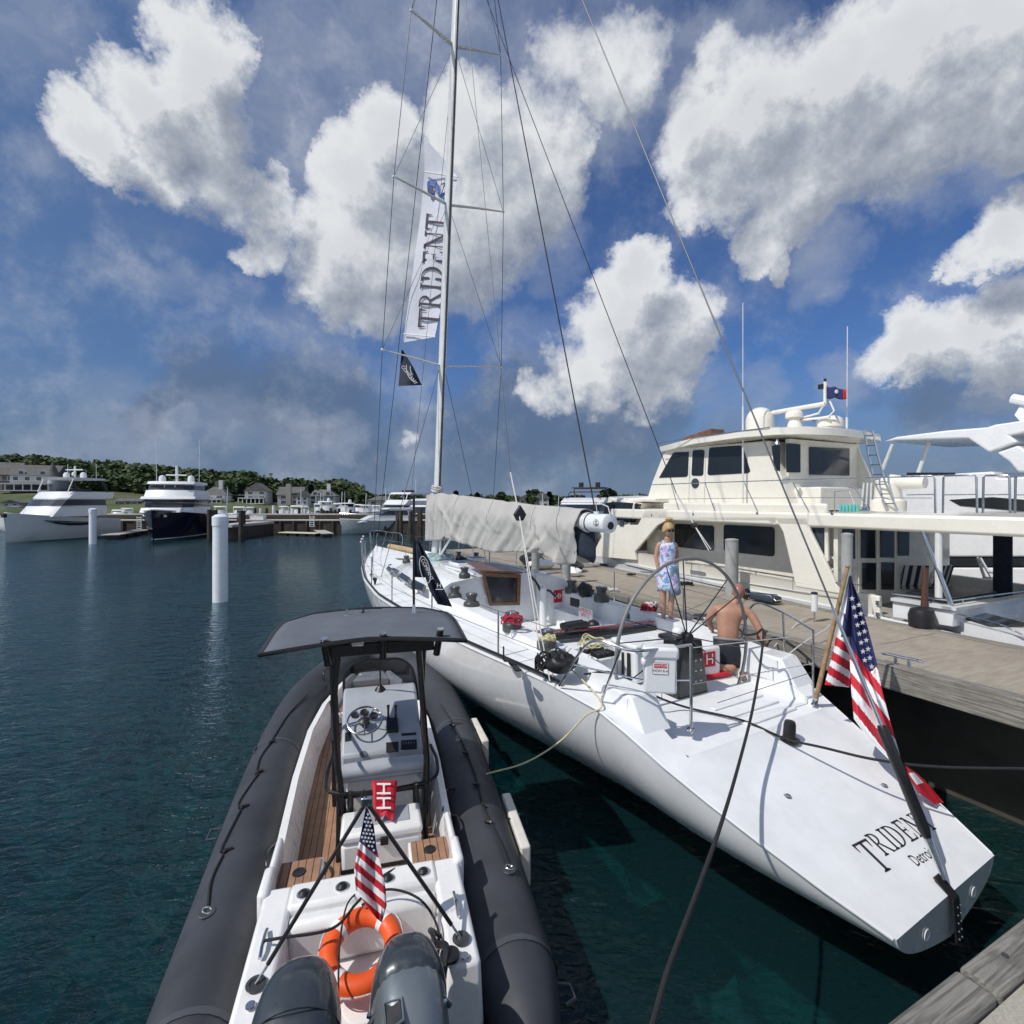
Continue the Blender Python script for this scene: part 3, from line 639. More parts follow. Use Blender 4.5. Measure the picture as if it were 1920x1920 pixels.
house(62, 135, 921, 891, 870, 66, 10, 'big grey hillside house with dormers, a turret and white porches', M_WALLG, 'gable_side', 2, ('dormers', 'turret', 'porch'))
house(400, 130, 944, 928, 912, 40, 9, 'pale house with hip roof, chimney and white balcony right of the navy yacht', M_WALLW, 'hip', 2, ('chimney', 'porch'))
house(480, 135, 945, 921, 905, 38, 9, 'tall grey house with steep gable between two far trees', M_WALLG, 'gable_front', 3, ('porch',))
house(543, 135, 946, 928, 912, 42, 9, 'house with a broad square buff chimney among far trees', M_WALLG, 'gable_side', 2, ('bigchimney',))
house(566, 128, 946, 932, 920, 20, 8, 'small white gabled wing right of the square chimney', M_WALLW, 'gable_front', 2)
house(604, 135, 946, 930, 917, 48, 9, 'wide grey house with hip roof and dormers above the boats', M_WALLG, 'hip', 2, ('dormers', 'chimney'))
house(712, 130, 948, 938, 930, 44, 8, 'low grey roofed house left of the forestay', M_WALLG, 'hip', 1)
house(984, 130, 950, 938, 927, 20, 7, 'small white house above the sail cover', M_WALLW, 'gable_front', 2)
house(1016, 128, 950, 934, 921, 26, 8, 'grey gabled house beside the broad tree beyond the boom', M_WALLG, 'gable_front', 2)
house(240, 118, 948, 940, 934, 38, 7, 'low dark boathouse with brown roof behind the pier', M_WALLB, 'gable_side', 1)
house(278, 120, 948, 942, 937, 30, 6, 'low grey shed joined behind the pier left of the navy yacht', M_WALLG, 'gable_side', 1)
house(20, 110, 950, 943, 937, 24, 5, 'small open boathouse behind the bow of the white flybridge yacht', M_WALLG, 'gable_front', 1)
# ================================================================== SAILING YACHT
SF = Frame((3.47, 4.05), 119.9)
sb = in_frame(SF, 'sailing_yacht', 'long white racing sailboat with open sloping stern moored along the brown dock', 'sailboat')
HB = [(0, .87), (.4, 1.03), (.8, 1.17), (1.55, 1.40), (2.2, 1.54), (3.5, 1.73), (5, 1.93), (7, 2.08), (9, 2.12), (11, 1.90), (13, 1.48), (14.5, 1.03), (15.6, .62), (16.4, .30), (16.85, .11), (17.0, .03)]
ZD = [(0, .70), (1, 1.13), (2.25, 1.64), (3.2, 1.70), (6, 1.74), (9, 1.80), (12, 1.90), (15, 2.02), (17, 2.12)]
ZK = [(0, .36), (1, .20), (2, .08), (3, -.02), (5, -.22), (9, -.42), (13, -.28), (15, .02), (16, .35), (16.6, .95), (16.9, 1.6), (17, 2.02)]
def smooth_tab(tab, x, w=.35):
    return sum(interp(tab, x + d)[0] * k for d, k in ((-w, .25), (0, .5), (w, .25)))
def hb(s): return interp(HB, s)[0] if s < .5 or s > 16.6 else smooth_tab(HB, s)
def zd(s): return interp(ZD, s)[0] if s < 2.6 else smooth_tab(ZD, s, .6)
def zk(s): return interp(ZK, s)[0] if s < .3 or s > 16.3 else smooth_tab(ZK, s, .3)
def CY(s): return .075 * math.sin(math.pi * max(0, min(1, s / 3.0)))
def section(s, n=16):
    h, a, k = hb(s), zd(s), zk(s); out = []
    fwd = max(0, min(1, (s - 9) / 7))
    for i in range(n + 1):
        t_ = i / n; t_ = t_ ** .9
        y = h * (1 - lerp(.16, .35, fwd) * t_ - lerp(.84, .65, fwd) * t_ ** lerp(2.9, 1.8, fwd))
        out.append((s, max(0, y), a + (k - a) * t_))
    return out
ST = [0, .3, .7, 1.2, 1.7, 2.2, 2.8, 3.5, 4.3, 5.2, 6.2, 7.2, 8.2, 9.2, 10.2, 11.2, 12.2, 13.2, 14, 14.7, 15.3, 15.8, 16.2, 16.5, 16.75, 16.9, 17]
b = MB(); rings = []
for s in ST:
    p = section(s); rings.append([Vector((q[0], q[1] + CY(s), q[2])) for q in p] + [Vector((q[0], -q[1] + CY(s), q[2])) for q in reversed(p[:-1])])
b.rings(rings, closed=False, caps=False)
b.poly([Vector(q) for q in rings[0]])
HULL = b.build('hull', M_GEL, sb, ang=28)
# two drain recesses on the little transom face
for y in (.42, -.42): MB().lathe([(.045, 0), (.043, .005), (.036, .006), (.034, .001), (0, .001)], (-.004, y, .55), (-1, 0, 0), 16).build('drain_port', M_DECK, sb)
# deck as a height field with cockpit wells
YC = -.18
def deck_z(s, y):
    h = hb(s); base = zd(s); cam_ = .07 * (1 - min(1, abs(y) / max(h, .01)) ** 2) if s > 2.3 else 0
    z = base + cam_
    yy = y - YC * max(0, min(1, (s - 1) / 3))
    if 1.58 < s < 4.35 and abs(yy) < 1.12: return 1.38
    if 2.18 < s < 7.4 and 1.12 <= abs(yy) < 1.40: z = base + .15
    if 5.35 < s < 7.62 and abs(yy) < .90: return 1.22
    if 5.35 < s < 7.62 and abs(yy) < 1.12: return 1.55
    if 4.35 <= s <= 5.35 and abs(yy) < 1.12: return 1.60
    return z
sl = [0, .4, .8, 1.2, 1.57, 1.59, 1.9, 2.17, 2.19, 2.5, 3, 3.5, 4, 4.34, 4.36, 4.8, 5.34, 5.36, 5.8, 6.3, 6.8, 7.39, 7.41, 7.61, 7.63, 8, 8.6, 9.2, 10, 11, 12, 13, 14, 14.7, 15.3, 15.8, 16.2, 16.5, 16.75, 16.9, 17]
rows = []
for s in sl:
    h = hb(s); c = YC * max(0, min(1, (s - 1) / 3)); ys = []
    for k in (1.395, 1.405, 1.115, 1.125, .895, .905): ys += [c + k, c - k]
    ys = sorted([h * .999, -h * .999, h * .985, -h * .985, 0, h * .5, -h * .5] + [max(-h * .97, min(h * .97, y)) for y in ys])
    rows.append([(s, y + CY(s), deck_z(s, y)) for y in ys])
b = MB(); b.sheet(rows); DK = b.build('deck', M_DECK, sb, smooth=True, ang=25)
# low cleats moulded across the cockpit sole
for k, s in enumerate((1.75, 1.98, 2.2)):
    MB().box((s, -.35 - k * .02, 1.393), (.07, .9, .028)).build('foot_batten', M_DECK, sb, bevel=.012)
# moulded end blocks of the coamings
for q in (1, -1):
    yy = 1.27 * q + YC * .45
    b = MB(); b.add([(2.6, yy - .17, 1.80), (2.6, yy + .17, 1.80), (2.16, yy + .17, 1.80), (2.16, yy - .17, 1.80), (2.7, yy - .2, 1.5), (2.7, yy + .2, 1.5), (1.92, yy + .22, 1.5), (1.92, yy - .16, 1.5)], [(0, 1, 2, 3), (0, 4, 5, 1), (1, 5, 6, 2), (2, 6, 7, 3), (3, 7, 4, 0)])
    b.build('coaming_block', M_GEL, sb, bevel=.02)
# moulded gunwale edge, deck seams and scuffs
for q in (1, -1):
    MB().tube([(s, q * (hb(s) - .004) + CY(s), zd(s) - .012) for s in [.02] + [.4 * k for k in range(1, 42)] + [16.9]], .016, 8).build('gunwale_edge', M_GEL, sb)
for s in (3.9, 8.9, 12.9, 14.6):
    MB().tube([(s, y * hb(s) * .96, deck_z(s, y * hb(s) * .96) + .003) for y in (.99, .9, .82, .74)], .004, 4).build('deck_seam', M_GREYPAINT, sb)
for s, y in ((1.0, .55), (.75, -.62), (3.3, 1.55), (12.6, .9)): MB().lathe([(.035, 0), (.033, .006), (.012, .008)], (s, y, deck_z(s, y)), n=16).build('deck_filler', M_STEEL, sb)
# toe rails
for q in (1, -1):
    b = MB(); b.tube([(s, q * (hb(s) - .03), zd(s) + .045) for s in [3.0 + .5 * k for k in range(28)] + [16.9]], .024, 6); b.build('toe_rail', M_BLACKMET, sb)
# coachroof
b = MB(); rings = []
for s, w, z0, z1 in [(7.64, 1.32, 1.72, 2.20), (8.6, 1.34, 1.74, 2.25), (9.6, 1.26, 1.76, 2.25), (10.6, 1.1, 1.8, 2.20), (11.6, .9, 1.84, 2.12), (12.4, .72, 1.88, 2.02), (13.0, .55, 1.9, 1.95)]:
    yc = YC * max(0, (13 - s) / 5)
    rings.append([Vector((s, yc + y, z)) for y, z in [(w + .16, z0), (w + .02, z1 - .1), (w - .12, z1 - .02), (w * .5, z1 + .05), (0, z1 + .07), (-w * .5, z1 + .05), (-w + .12, z1 - .02), (-w - .02, z1 - .1), (-w - .16, z0)]])
b.rings(rings, closed=False, caps=False); b.poly(rings[0] + [Vector((7.64, YC - 1.3, 1.2)), Vector((7.64, YC + 1.3, 1.2))])
CR = b.build('coachroof', M_GEL, sb, ang=40)
# starboard raised cabin shoulder with red sticker
b = MB(); b.prism([(7.6, -.98, 1.3), (7.6, -1.62, 1.75), (7.6, -1.50, 2.12), (7.6, -1.1, 2.24), (7.6, -.95, 2.24)], (-.5, 0, 0)); b.build('cabin_shoulder', M_GEL, sb, bevel=.02)
b = MB(); b.box((7.095, -1.22, 1.80), (.006, .26, .26)); stk = b.build('sticker', M_RED, sb, smooth=False)
b = MB(); put_text(b, 'HH', .17, (7.088, -1.22, 1.80), (0, -1, 0), (0, 0, 1)); b.build('sticker_letters', M_WHITEC, stk, smooth=False)
# cabin side windows (port)
for quad in ([(728, 1061), (736, 1067), (733, 1071), (725, 1065)], [(737, 1068), (749, 1074), (745, 1082), (735, 1073)], [(755, 1077), (771, 1087), (766, 1096.5), (750, 1086)], [(777, 1089), (799, 1100), (794, 1113), (773, 1101)]):
    P = []
    for i, (px, py) in enumerate(quad):
        zz = 2.13 if i < 2 else 1.93
        yy = 1.30 - .0 if i < 2 else 1.42
        P.append(SF.pl(px, py, 1, yy - max(0, .11 * (SF.y(px, py, yy).x - 9))))
    n = (P[1] - P[0]).cross(P[3] - P[0]).normalized(); n = n if n.y > 0 else -n
    MB().prism([p + n * .06 for p in P], -n * .07).build('cabin_window', M_GLASS, sb, smooth=False)
# companionway: teak frame round a smoked washboard
HX = 7.60
C4 = [SF.x(*p, HX) for p in ((902, 1073), (975, 1077), (973, 1134), (917, 1135))]
I4 = [SF.x(*p, HX) for p in ((909, 1080), (968, 1083), (967, 1128), (921, 1129))]
b = MB()
for i in range(4):
    j = (i + 1) % 4; b.prism([C4[i], C4[j], I4[j], I4[i]], (-.05, 0, 0))
hatch = b.build('companionway_frame', M_TEAKVARN, sb, bevel=.006)
MB().prism(I4, (-.02, 0, 0)).build('washboard', M_GLASS, hatch, smooth=False)
b = MB(); tl, trr = C4[0] + Vector((0, .04, .0)), C4[1] + Vector((0, -.04, .0)); b.prism([tl + Vector((-.06, 0, .02)), trr + Vector((-.06, 0, .02)), trr + Vector((.9, .05, .10)), tl + Vector((.9, -.1, .10))], (0, 0, .035)); b.build('sliding_hatch', M_TEAKVARN, sb, bevel=.01)
for y in (C4[0].y + .16, C4[1].y - .14): MB().box((8.3, y, 2.33), (1.5, .05, .05)).build('hatch_rail', M_GEL, sb)
# deck hatches
for s, y, w in ((9.4, -.1, .6), (10.1, -.75, .4), (13.6, 0, .62)):
    z = 2.33 if s < 11 else 2.0
    f = MB().box((s, y, z), (w, w, .05)).build('deck_hatch', M_GEL, sb, bevel=.02); MB().box((s, y, z + .03), (w * .84, w * .84, .012)).build('hatch_pane', M_GLASS, f)
# winches
def winch(p, k=1.0, label=None):
    x, y, z = p
    w = MB().lathe([(.135*k, 0), (.142*k, .02*k), (.140*k, .10*k), (.125*k, .125*k), (.095*k, .13*k), (.088*k, .145*k), (.084*k, .18*k), (.088*k, .215*k), (.104*k, .225*k), (.106*k, .262*k), (.098*k, .27*k), (.05*k, .275*k)], (x, y, z), n=22).build('winch', M_DRUM, sb)
    MB().lathe([(.055*k, 0), (.05*k, .015*k), (.02*k, .02*k)], (x, y, z + .275*k), n=12).build('winch_cap', M_STEEL, w); return w
def dz(s, y): return deck_z(s, y)
for px, py, z, k in ((853, 1124, 1.86, .95), (884, 1142, 1.84, 1.05), (871, 1084, 2.27, .8), (1072, 1112, 1.88, 1.0), (1128, 1128, 1.88, 1.05), (960, 1183, 1.82, 1.05), (1025, 1217, 1.82, .95), (762, 1056, 2.12, .75), (893, 1049, 2.2, .7), (860, 1047, 2.2, .7), (990, 1080, 2.12, .8)):
    p = SF.z(px, py, z); winch((p.x, p.y, z), k)
# grinder pedestal
g0 = SF.z(1018, 1172, 1.25); MB().lathe([(.10, 0), (.075, .1), (.07, .65), (.085, .78), (.05, .84)], (g0.x, g0.y, 1.22), n=18).build('grinder_pedestal', M_GEL, sb)
for q in (-1, 1): MB().tube([(g0.x, g0.y + q * .06, 1.97), (g0.x + .05 * q, g0.y + q * .14, 2.05 + q * .1), (g0.x + .07 * q, g0.y + q * .26, 2.05 + q * .22)], [.03, .022, .03], 8).build('grinder_handle', M_BLACK, sb)
# mast, spreaders and standing rigging
def ms(z): return 10.91 - .1024 * (z - 4.08)
def mast_ring(z, k=1.0): return [Vector((ms(z) + .15 * k * math.cos(a), .085 * k * math.sin(a), z)) for a in [2 * math.pi * i / 18 for i in range(18)]]
MB().rings([mast_ring(z, 1 if z < 14 else 1 - (z - 14) * .05) for z in (2.0, 4, 6, 8, 10, 12, 14, 16, 18, 20, 22)]).build('mast', M_ALU, sb)
MB().rings([[Vector((ms(z) - .15 + .02 * math.cos(a), .03 * math.sin(a), z)) for a in [2 * math.pi * i / 8 for i in range(8)]] for z in (3.9, 9, 15, 20)]).build('mast_track', M_DRUM, sb)
MB().lathe([(.22, 0), (.2, .08)], (ms(2.0), 0, 2.2), n=18).build('mast_collar', M_BLACK, sb)
SP = [(7.32, 1.62), (11.28, 1.46), (14.98, 1.17)]; tips = {}
for z, w in SP:
    for q in (1, -1):
        a = Vector((ms(z), q * .07, z - .02)); e = Vector((ms(z) - .22, q * w, z + .10)); tips[(z, q)] = e
        o = MB().tube([a, a.lerp(e, .5) + Vector((0, 0, .01)), e], [.055, .045, .028], 8, flat=.4).build('spreader', M_ALU, sb)
        MB().ball(e, .035, 8).build('spreader_tip', M_WHITEC, o)
def wire(p, r=.0075, name='shroud', m=None): return MB().tube(p, r, 6).build(name, m or M_WIRE, sb)
for q in (1, -1):
    cp = Vector((11.15, q * 1.66, 1.9)); wire([cp, tips[(7.32, q)], tips[(11.28, q)], tips[(14.98, q)], Vector((ms(21.6), 0, 21.6))], .009)
    cp2 = Vector((10.9, q * 1.5, 1.9)); wire([cp2, Vector((ms(7.2), q * .08, 7.2))], .008)
    wire([tips[(7.32, q)], Vector((ms(11.1), q * .07, 11.1))], .006); wire([tips[(11.28, q)], Vector((ms(14.8), q * .07, 14.8))], .006); wire([tips[(14.98, q)], Vector((ms(18.4), q * .07, 18.4))], .006)
    MB().box((11.15, q * 1.66, 1.93), (.22, .05, .08)).build('chainplate', M_STEEL, sb)
    MB().tube([cp + Vector((0, 0, .03)), cp + Vector((0, 0, .5)) + (tips[(7.32, q)] - cp).normalized() * .001], [.02, .014], 8).build('turnbuckle', M_STEEL, sb)
wire([(16.85, 0, 2.12), (ms(21.8), 0, 21.8)], .010, 'forestay', M_BLKROPE)
wire([(13.6, .0, 2.0), (ms(14.9), 0, 14.9)], .006, 'inner_forestay')
MB().tube([(16.85, 0, 2.12), (16.75, 0, 2.62)], [.035, .03], 8).build('forestay_fitting', M_STEEL, sb)
# backstay: wire, then a black hydraulic sleeve over the stern
bs0, bs1 = Vector((.02, 0, .74)), Vector((ms(22), 0, 22)); bd = (bs1 - bs0).normalized()
wire([bs0 + bd * 2.2, bs1], .0085, 'backstay')
bk = MB().tube([bs0 + bd * .34, bs0 + bd * .40, bs0 + bd * 1.16, bs0 + bd * 1.2], [.03, .045, .045, .03], 12).build('backstay_ram', M_BLACKMET, sb)
MB().tube([bs0 + bd * 1.2, bs0 + bd * 2.25], [.02, .014], 10).build('ram_rod', M_STEEL, bk)
MB().tube([bs0 + bd * .05, bs0 + bd * .36], [.02, .03], 8).build('toggle', M_STEEL, bk)
b = MB(); 
for k, (a, c) in enumerate([((.10, .78), (-.02, .68)), ((-.02, .68), (-.045, .36))]):
    b.prism([(a[0], -.055, a[1]), (a[0], .055, a[1]), (c[0], .05, c[1]), (c[0], -.05, c[1])], (-.016, 0, .006))
cpb = b.build('backstay_chainplate', M_BLACK, sb, bevel=.004)
for k in range(5):
    for q in (-1, 1): MB().lathe([(.009, 0), (.006, .008)], (-.05 - .003 * k, q * .024, .63 - k * .06), (-1, 0, 0), 8).build('bolt', M_STEEL, cpb)
# running backstays, topping lift, mainsheet
top17 = Vector((ms(17.6), 0, 17.6))
pr0, pr1 = SF.z(1019, 1262, 1.78), SF.z(1031, 1277, 1.76)
blk = SF.D(973, 962, 7.4); tl_ = SF.D(957, 886, 7.75)
wire([top17, tl_], .007, 'running_backstay'); wire([tl_, blk], .011, 'runner_tail', M_WHTROPE)
for e in (pr0, pr1): wire([blk, e], .0075, 'runner_tackle', M_WHTROPE)
MB().prism([blk + Vector((0, 0, .12)), blk + Vector((.02, .09, -.02)), blk + Vector((0, .05, -.11)), blk + Vector((0, -.05, -.11)), blk + Vector((-.02, -.09, -.02))], (-.05, 0, 0)).build('runner_block', M_BLACK, sb, bevel=.01)
s1 = SF.D(1302, 985, 8.6); wire([top17, SF.D(1268, 925, 8.9)], .008, 'running_backstay', M_BLKROPE); wire([SF.D(1268, 925, 8.9), s1], .013, 'runner_tail', M_WHTROPE)
for px, py in ((1329, 1032), (1333, 1030)): wire([s1, SF.D(px, py, 8.3)], .008, 'runner_tackle', M_WHTROPE)
MB().lathe([(.03, -.05), (.05, 0), (.03, .05)], s1, (1, .3, 0), 12).build('runner_block', M_BLACK, sb)
bend = Vector((4.15, 0, 3.66)); wire([bend + Vector((.25, 0, 0)), Vector((ms(20), 0, 20))], .011, 'topping_lift', M_BLKROPE)
wire([(10.6, 0, 3.6), (10.75, 0, 2.2)], .03, 'vang', M_ALU); wire([(9.6, 0, 3.2), (10.7, 0, 2.4)], .03, 'vang_strut', M_ALU)
# boom: visible drum end
MB().tube([(ms(3.45) - .1, 0, 3.52), (4.7, 0, 3.47)], .12, 14).build('boom', M_ALU, sb)
dr = MB().lathe([(.150, 0), (.150, .10), (.143, .105), (.143, .62), (.10, .64)], (4.68, 0, 3.47), (-1, 0, 0), 26).build('boom_end', M_GEL, sb)
b = MB(); b.lathe([(.152, -.004), (.158, .01), (.158, .04), (.152, .054)], (4.60, 0, 3.47), (-1, 0, 0), 26); b.build('end_band', M_ALU, dr)
b = MB(); b.lathe([(.150, 0), (.152, .02)], (4.50, 0, 3.47), (-1, 0, 0), 26); b.build('end_seam', M_BLACK, dr)
b = MB(); b.tube([(4.2 + .055 * math.cos(a), .147, 3.48 + .055 * math.sin(a)) for a in [k * math.pi / 10 for k in range(20)]], .003, 4, closed=True)
b.box((4.2, .147, 3.48), (.008, .006, .07)); b.box((4.2, .147, 3.50), (.035, .006, .007)); b.tube([(4.235, .146, 3.462), (4.2, .148, 3.445), (4.165, .146, 3.462)], .004, 5); b.build('anchor_emblem', M_INK, dr, smooth=False)
MB().lathe([(.06, 0), (.055, .006)], (4.04, -.0, 3.44), (-1, 0, 0), 18).build('end_hole', M_BLACK, dr)
wire([(4.35, 0, 3.62), (4.35, .03, 3.8), (4.1, .0, 3.72), (4.05, 0, 3.6)], .009, 'boom_bridle', M_WHTROPE)
# traveller and mainsheet
ta, tb = SF.z(985, 1190, 1.76), SF.z(1222, 1168, 1.76)
b = MB(); d_ = tb - ta; b.prism([ta + Vector((.10, 0, -.10)), ta + Vector((-.12, 0, -.10)), ta + Vector((-.12, 0, -.03)), ta + Vector((.10, 0, -.03))], d_); b.build('traveller_track', M_BLACKMET, sb, bevel=.01)
for k in range(6):
    o = Vector((.10 - k * .035, 0, .02 + .012 * (k % 3))); wire([ta + o, ta.lerp(tb, .5) + o * .8 + Vector((0, 0, -.02)), tb + o], .009, 'control_line', M_REDROPE if k % 2 else M_WHTROPE)
cx = ta.lerp(tb, .36)
for k in range(2): MB().tube([cx + Vector((.04 - .1 * k, .20, .07)), cx + Vector((.04 - .1 * k, .05, .09)), cx + Vector((.04 - .1 * k, -.2, .08))], [.06, .05, .06], 10).build('traveller_car', M_BLACK, sb)
for k, (px, py) in enumerate(((985, 1196), (1180, 1150))): 
    p = SF.z(px, py, 1.8); MB().lathe([(.09, 0), (.07, .09), (.02, .11)], (p.x, p.y, 1.72), n=14).build('turning_block', M_DRUM if k else M_BLACK, sb)
# coaming opening and small sign on the starboard coaming
p = SF.y(1076, 1130, -1.05); MB().box((p.x, -1.072, p.z), (.30, .02, .17), rz=0).build('coaming_locker', M_BLACK, sb, bevel=.03)
sg = MB().box((6.0, -1.068, 1.66), (.42, .012, .20)).build('name_board', M_WHITEC, sb)
b = MB(); put_text(b, 'APEROL', .115, (6.0, -1.060, 1.70), (-1, 0, 0), (0, 0, 1), .002); put_text(b, 'SPRITZ', .085, (6.0, -1.060, 1.615), (-1, 0, 0), (0, 0, 1), .002); b.build('board_lettering', mat('pink_red_ink', (.75, .04, .10), .6, var=0), sg, smooth=False)
# cockpit side details
p = SF.z(1120, 1240, 1.62)
b = MB(); b.box((p.x, p.y, 1.60), (.46, .34, .26)); b.build('clutch_box', M_GEL, sb, bevel=.02)
b = MB()
for k in range(4):
    for j in range(2): b.box((p.x - .12 + .24 * j, p.y + .12 - k * .08, 1.75), (.18, .06, .07))
b.build('rope_clutch', M_BLACK, sb, bevel=.01)
p = SF.z(1112, 1175, 1.72); MB().ball((p.x, p.y, 1.74), .12, 14, (1, .9, .8)).build('compass', M_BLACK, sb)
# big wheel
WX, WC = 2.6, Vector((2.6, .03, 1.96)); WR = 1.14
wheel = MB().tube([(WX, WC.y + WR * math.cos(a), WC.z + WR * math.sin(a)) for a in [k * math.pi / 36 for k in range(72)]], .021, 8, closed=True).build('steering_wheel', M_WHEEL, sb)
hub = SF.x(1288, 1194, WX)
MB().lathe([(.05, -.06), (.06, 0), (.05, .06)], hub, (1, 0, 0), 14).build('wheel_hub', M_BLACK, wheel)
for px, py in ((1250, 1066), (1281, 1054), (1364, 1087), (1384, 1116), (1169, 1161), (1155, 1206), (1400, 1215), (1388, 1275), (1165, 1290)):
    e = SF.x(px, py, WX); v = (e - WC); v.x = 0; e = WC + v.normalized() * WR; MB().tube([hub, e], [.009, .007], 6).build('spoke', M_CARBON, wheel)
pd_ = MB(); c = Vector((2.75, hub.y - .12, 0)); pd_.prism([(2.62, hub.y + .13, 1.36), (2.62, hub.y - .42, 1.36), (2.62, hub.y - .30, 2.06), (2.62, hub.y + .07, 2.10)], (.30, 0, 0)); PDO = pd_.build('steering_pedestal', M_CARBON, sb, bevel=.02)
for q in range(6): MB().lathe([(.012, 0), (.008, .006)], (2.618, hub.y - .18 - .09 * (q % 2), 1.55 + .13 * (q // 2)), (-1, 0, 0), 8).build('rivet_head', M_STEEL, PDO)
MB().ball((2.78, hub.y - .05, 2.15), .085, 14, (1, 1, .8)).build('binnacle', M_GEL, sb)
MB().box((2.8, hub.y - .02, 2.09), (.3, .32, .06)).build('instrument_shelf', M_BLACK, sb, bevel=.02)
# stanchions and lifelines
def stan(s, q, h=.62, r=.013): 
    y = q * (hb(s) - .06); MB().tube([(s, y, zd(s)), (s, y * 1.0, zd(s) + h)], r, 8).build('stanchion', M_STEEL, sb); return Vector((s, y, zd(s) + h))
for q in (1, -1):
    T_ = [stan(s, q) for s in (4.25, 6.2, 8.15, 10.1, 12.1, 14.0)]
    tp = [Vector((3.0, q * 1.60, 2.30))] + T_ + [Vector((15.6, q * .58, 2.62))]
    for fz in (0, .3): MB().tube([v - Vector((0, 0, fz)) for v in tp], .004, 5).build('lifeline', M_WIRE, sb)
# bow pulpit
for q in (1, -1):
    MB().tube(bez([(15.6, q * .52, zd(15.6)), (15.65, q * .55, 2.62), (16.4, q * .36, 2.68), (17.0, q * .12, 2.72), (17.1, 0, 2.72)], 20), .014, 8).build('pulpit_rail', M_STEEL, sb)
    MB().tube([(16.7, q * .15, 2.1), (16.6, q * .30, 2.68)], .013, 8).build('pulpit_leg', M_STEEL, sb); MB().tube([(15.62, q * .54, 2.36), (16.9, q * .16, 2.42)], .009, 6).build('pulpit_mid_rail', M_STEEL, sb)
    for s in (12.9, 13.6, 14.3): MB().tube([(s, q * (hb(s) - .03), zd(s)), (s, q * (hb(s) + .02), zd(s) + .7)], .008, 6).build('bow_rod', M_STEEL, sb); MB().ball((s, q * (hb(s) + .02), zd(s) + .72), .03, 8).build('rod_cap', M_WHITEC, sb)
# pushpit, port and starboard
ZR = 2.34
def pth(l, z): return [SF.z(px, py, z) for px, py in l]
MB().tube(bez([SF.z(1049, 1285, 1.72)] + [SF.z(1106, 1205, ZR), SF.z(1180, 1219, ZR), SF.z(1230, 1218, ZR), SF.z(1296, 1209, ZR)], 30), .015, 8).build('pushpit_rail', M_STEEL, sb)
MB().tube([SF.z(1127, 1316, 1.66), SF.z(1163, 1219, ZR)], .015, 8).build('pushpit_leg', M_STEEL, sb)
a = SF.z(1049, 1285, 1.72); c = SF.z(1106, 1205, ZR); m1 = a.lerp(c, .5)
MB().tube([m1, SF.z(1145, 1262, 2.0), SF.z(1210, 1276, 1.96), SF.z(1296, 1275, 1.93)], .010, 8).build('pushpit_mid_rail', M_STEEL, sb)
q0 = SF.z(1296, 1367, 1.50); MB().tube([(q0.x, q0.y, 1.46), (q0.x, q0.y, ZR)], .016, 10).build('pushpit_post', M_STEEL, sb); MB().lathe([(.05, 0), (.045, .012), (.02, .016)], (q0.x, q0.y, 1.49), n=14).build('post_foot', M_STEEL, sb)
st0 = Vector((1.75, -1.18, 1.45))
MB().tube([st0, st0 + Vector((0, 0, .8))], .014, 8).build('pushpit_post', M_STEEL, sb)
MB().tube(bez([(3.1, -1.66, 1.72), (2.9, -1.68, 2.3), (2.4, -1.55, 2.32), (1.75, -1.18, 2.25)], 20), .014, 8).build('pushpit_rail', M_STEEL, sb)
MB().tube([(2.3, -1.50, 1.66), (2.35, -1.53, 2.32)], .014, 8).build('pushpit_leg', M_STEEL, sb)
for za, zb in ((ZR - .02, 2.2), (1.95, 1.85)): MB().tube([(q0.x, q0.y, za), (1.75, -1.18, zb)], .005, 5).build('stern_lifeline', M_WHTROPE, sb)
MB().tube([SF.z(1345, 1318, 1.6), (1.75, -1.18, 1.75)], .004, 5).build('stern_lifeline', M_WIRE, sb)
# starboard coaming: round speaker and steel panel, white inner wall
p = SF.y(1458, 1262, -1.34); MB().lathe([(.075, 0), (.075, .012), (.055, .016), (.05, .006), (0, .004)], (p.x, -1.305, 1.60), (0, 1, 0), 20).build('speaker', M_BLACK, sb)
MB().box((2.33, -1.30, 1.58), (.24, .02, .16)).build('steel_panel', M_STEEL, sb, bevel=.006)
# stern vent cap in its dished recess
vz = .7 + .43 * 1.42
MB().lathe([(.20, .0), (.19, .012), (.11, -.0)], (1.42, -.16, vz - .02), (-.39, 0, .92), 26).build('vent_dish', M_GEL, sb)
vc = MB().lathe([(.10, 0), (.10, .02), (.062, .025), (.058, .17), (.05, .20), (.02, .207)], (1.42, -.16, vz - .01), (-.05, 0, 1), 22).build('vent_cap', M_BLACK, sb)
# name on the stern slope
def on_slope(px, py):
    z = 1.0
    for _ in range(12):
        p = SF.z(px, py, z); z = .7 + .43 * max(p.x, 0)
    return Vector((p.x, p.y, z))
NZ = Vector((-.395, 0, .919))
A, Bq = on_slope(1588, 1572), on_slope(1738, 1500); ax = (Bq - A); wd = ax.length; ax.normalize(); up = NZ.cross(ax).normalized()
up = up if up.x > 0 else -up
O = A.lerp(Bq, .5) - up * .125 - ax * .13
b = MB(); serif_word(b, 'TRIDENT', .185, lambda x, y: O + ax * x * .98 + up * y + NZ * .004, 1.35); b.build('name_lettering', M_INK, sb, smooth=False)
b = MB(); put_text(b, 'Detroit', .125, O - up * .205 + ax * .02, ax, up, .004, .82)
b.build('port_lettering', M_INK, sb, smooth=False)
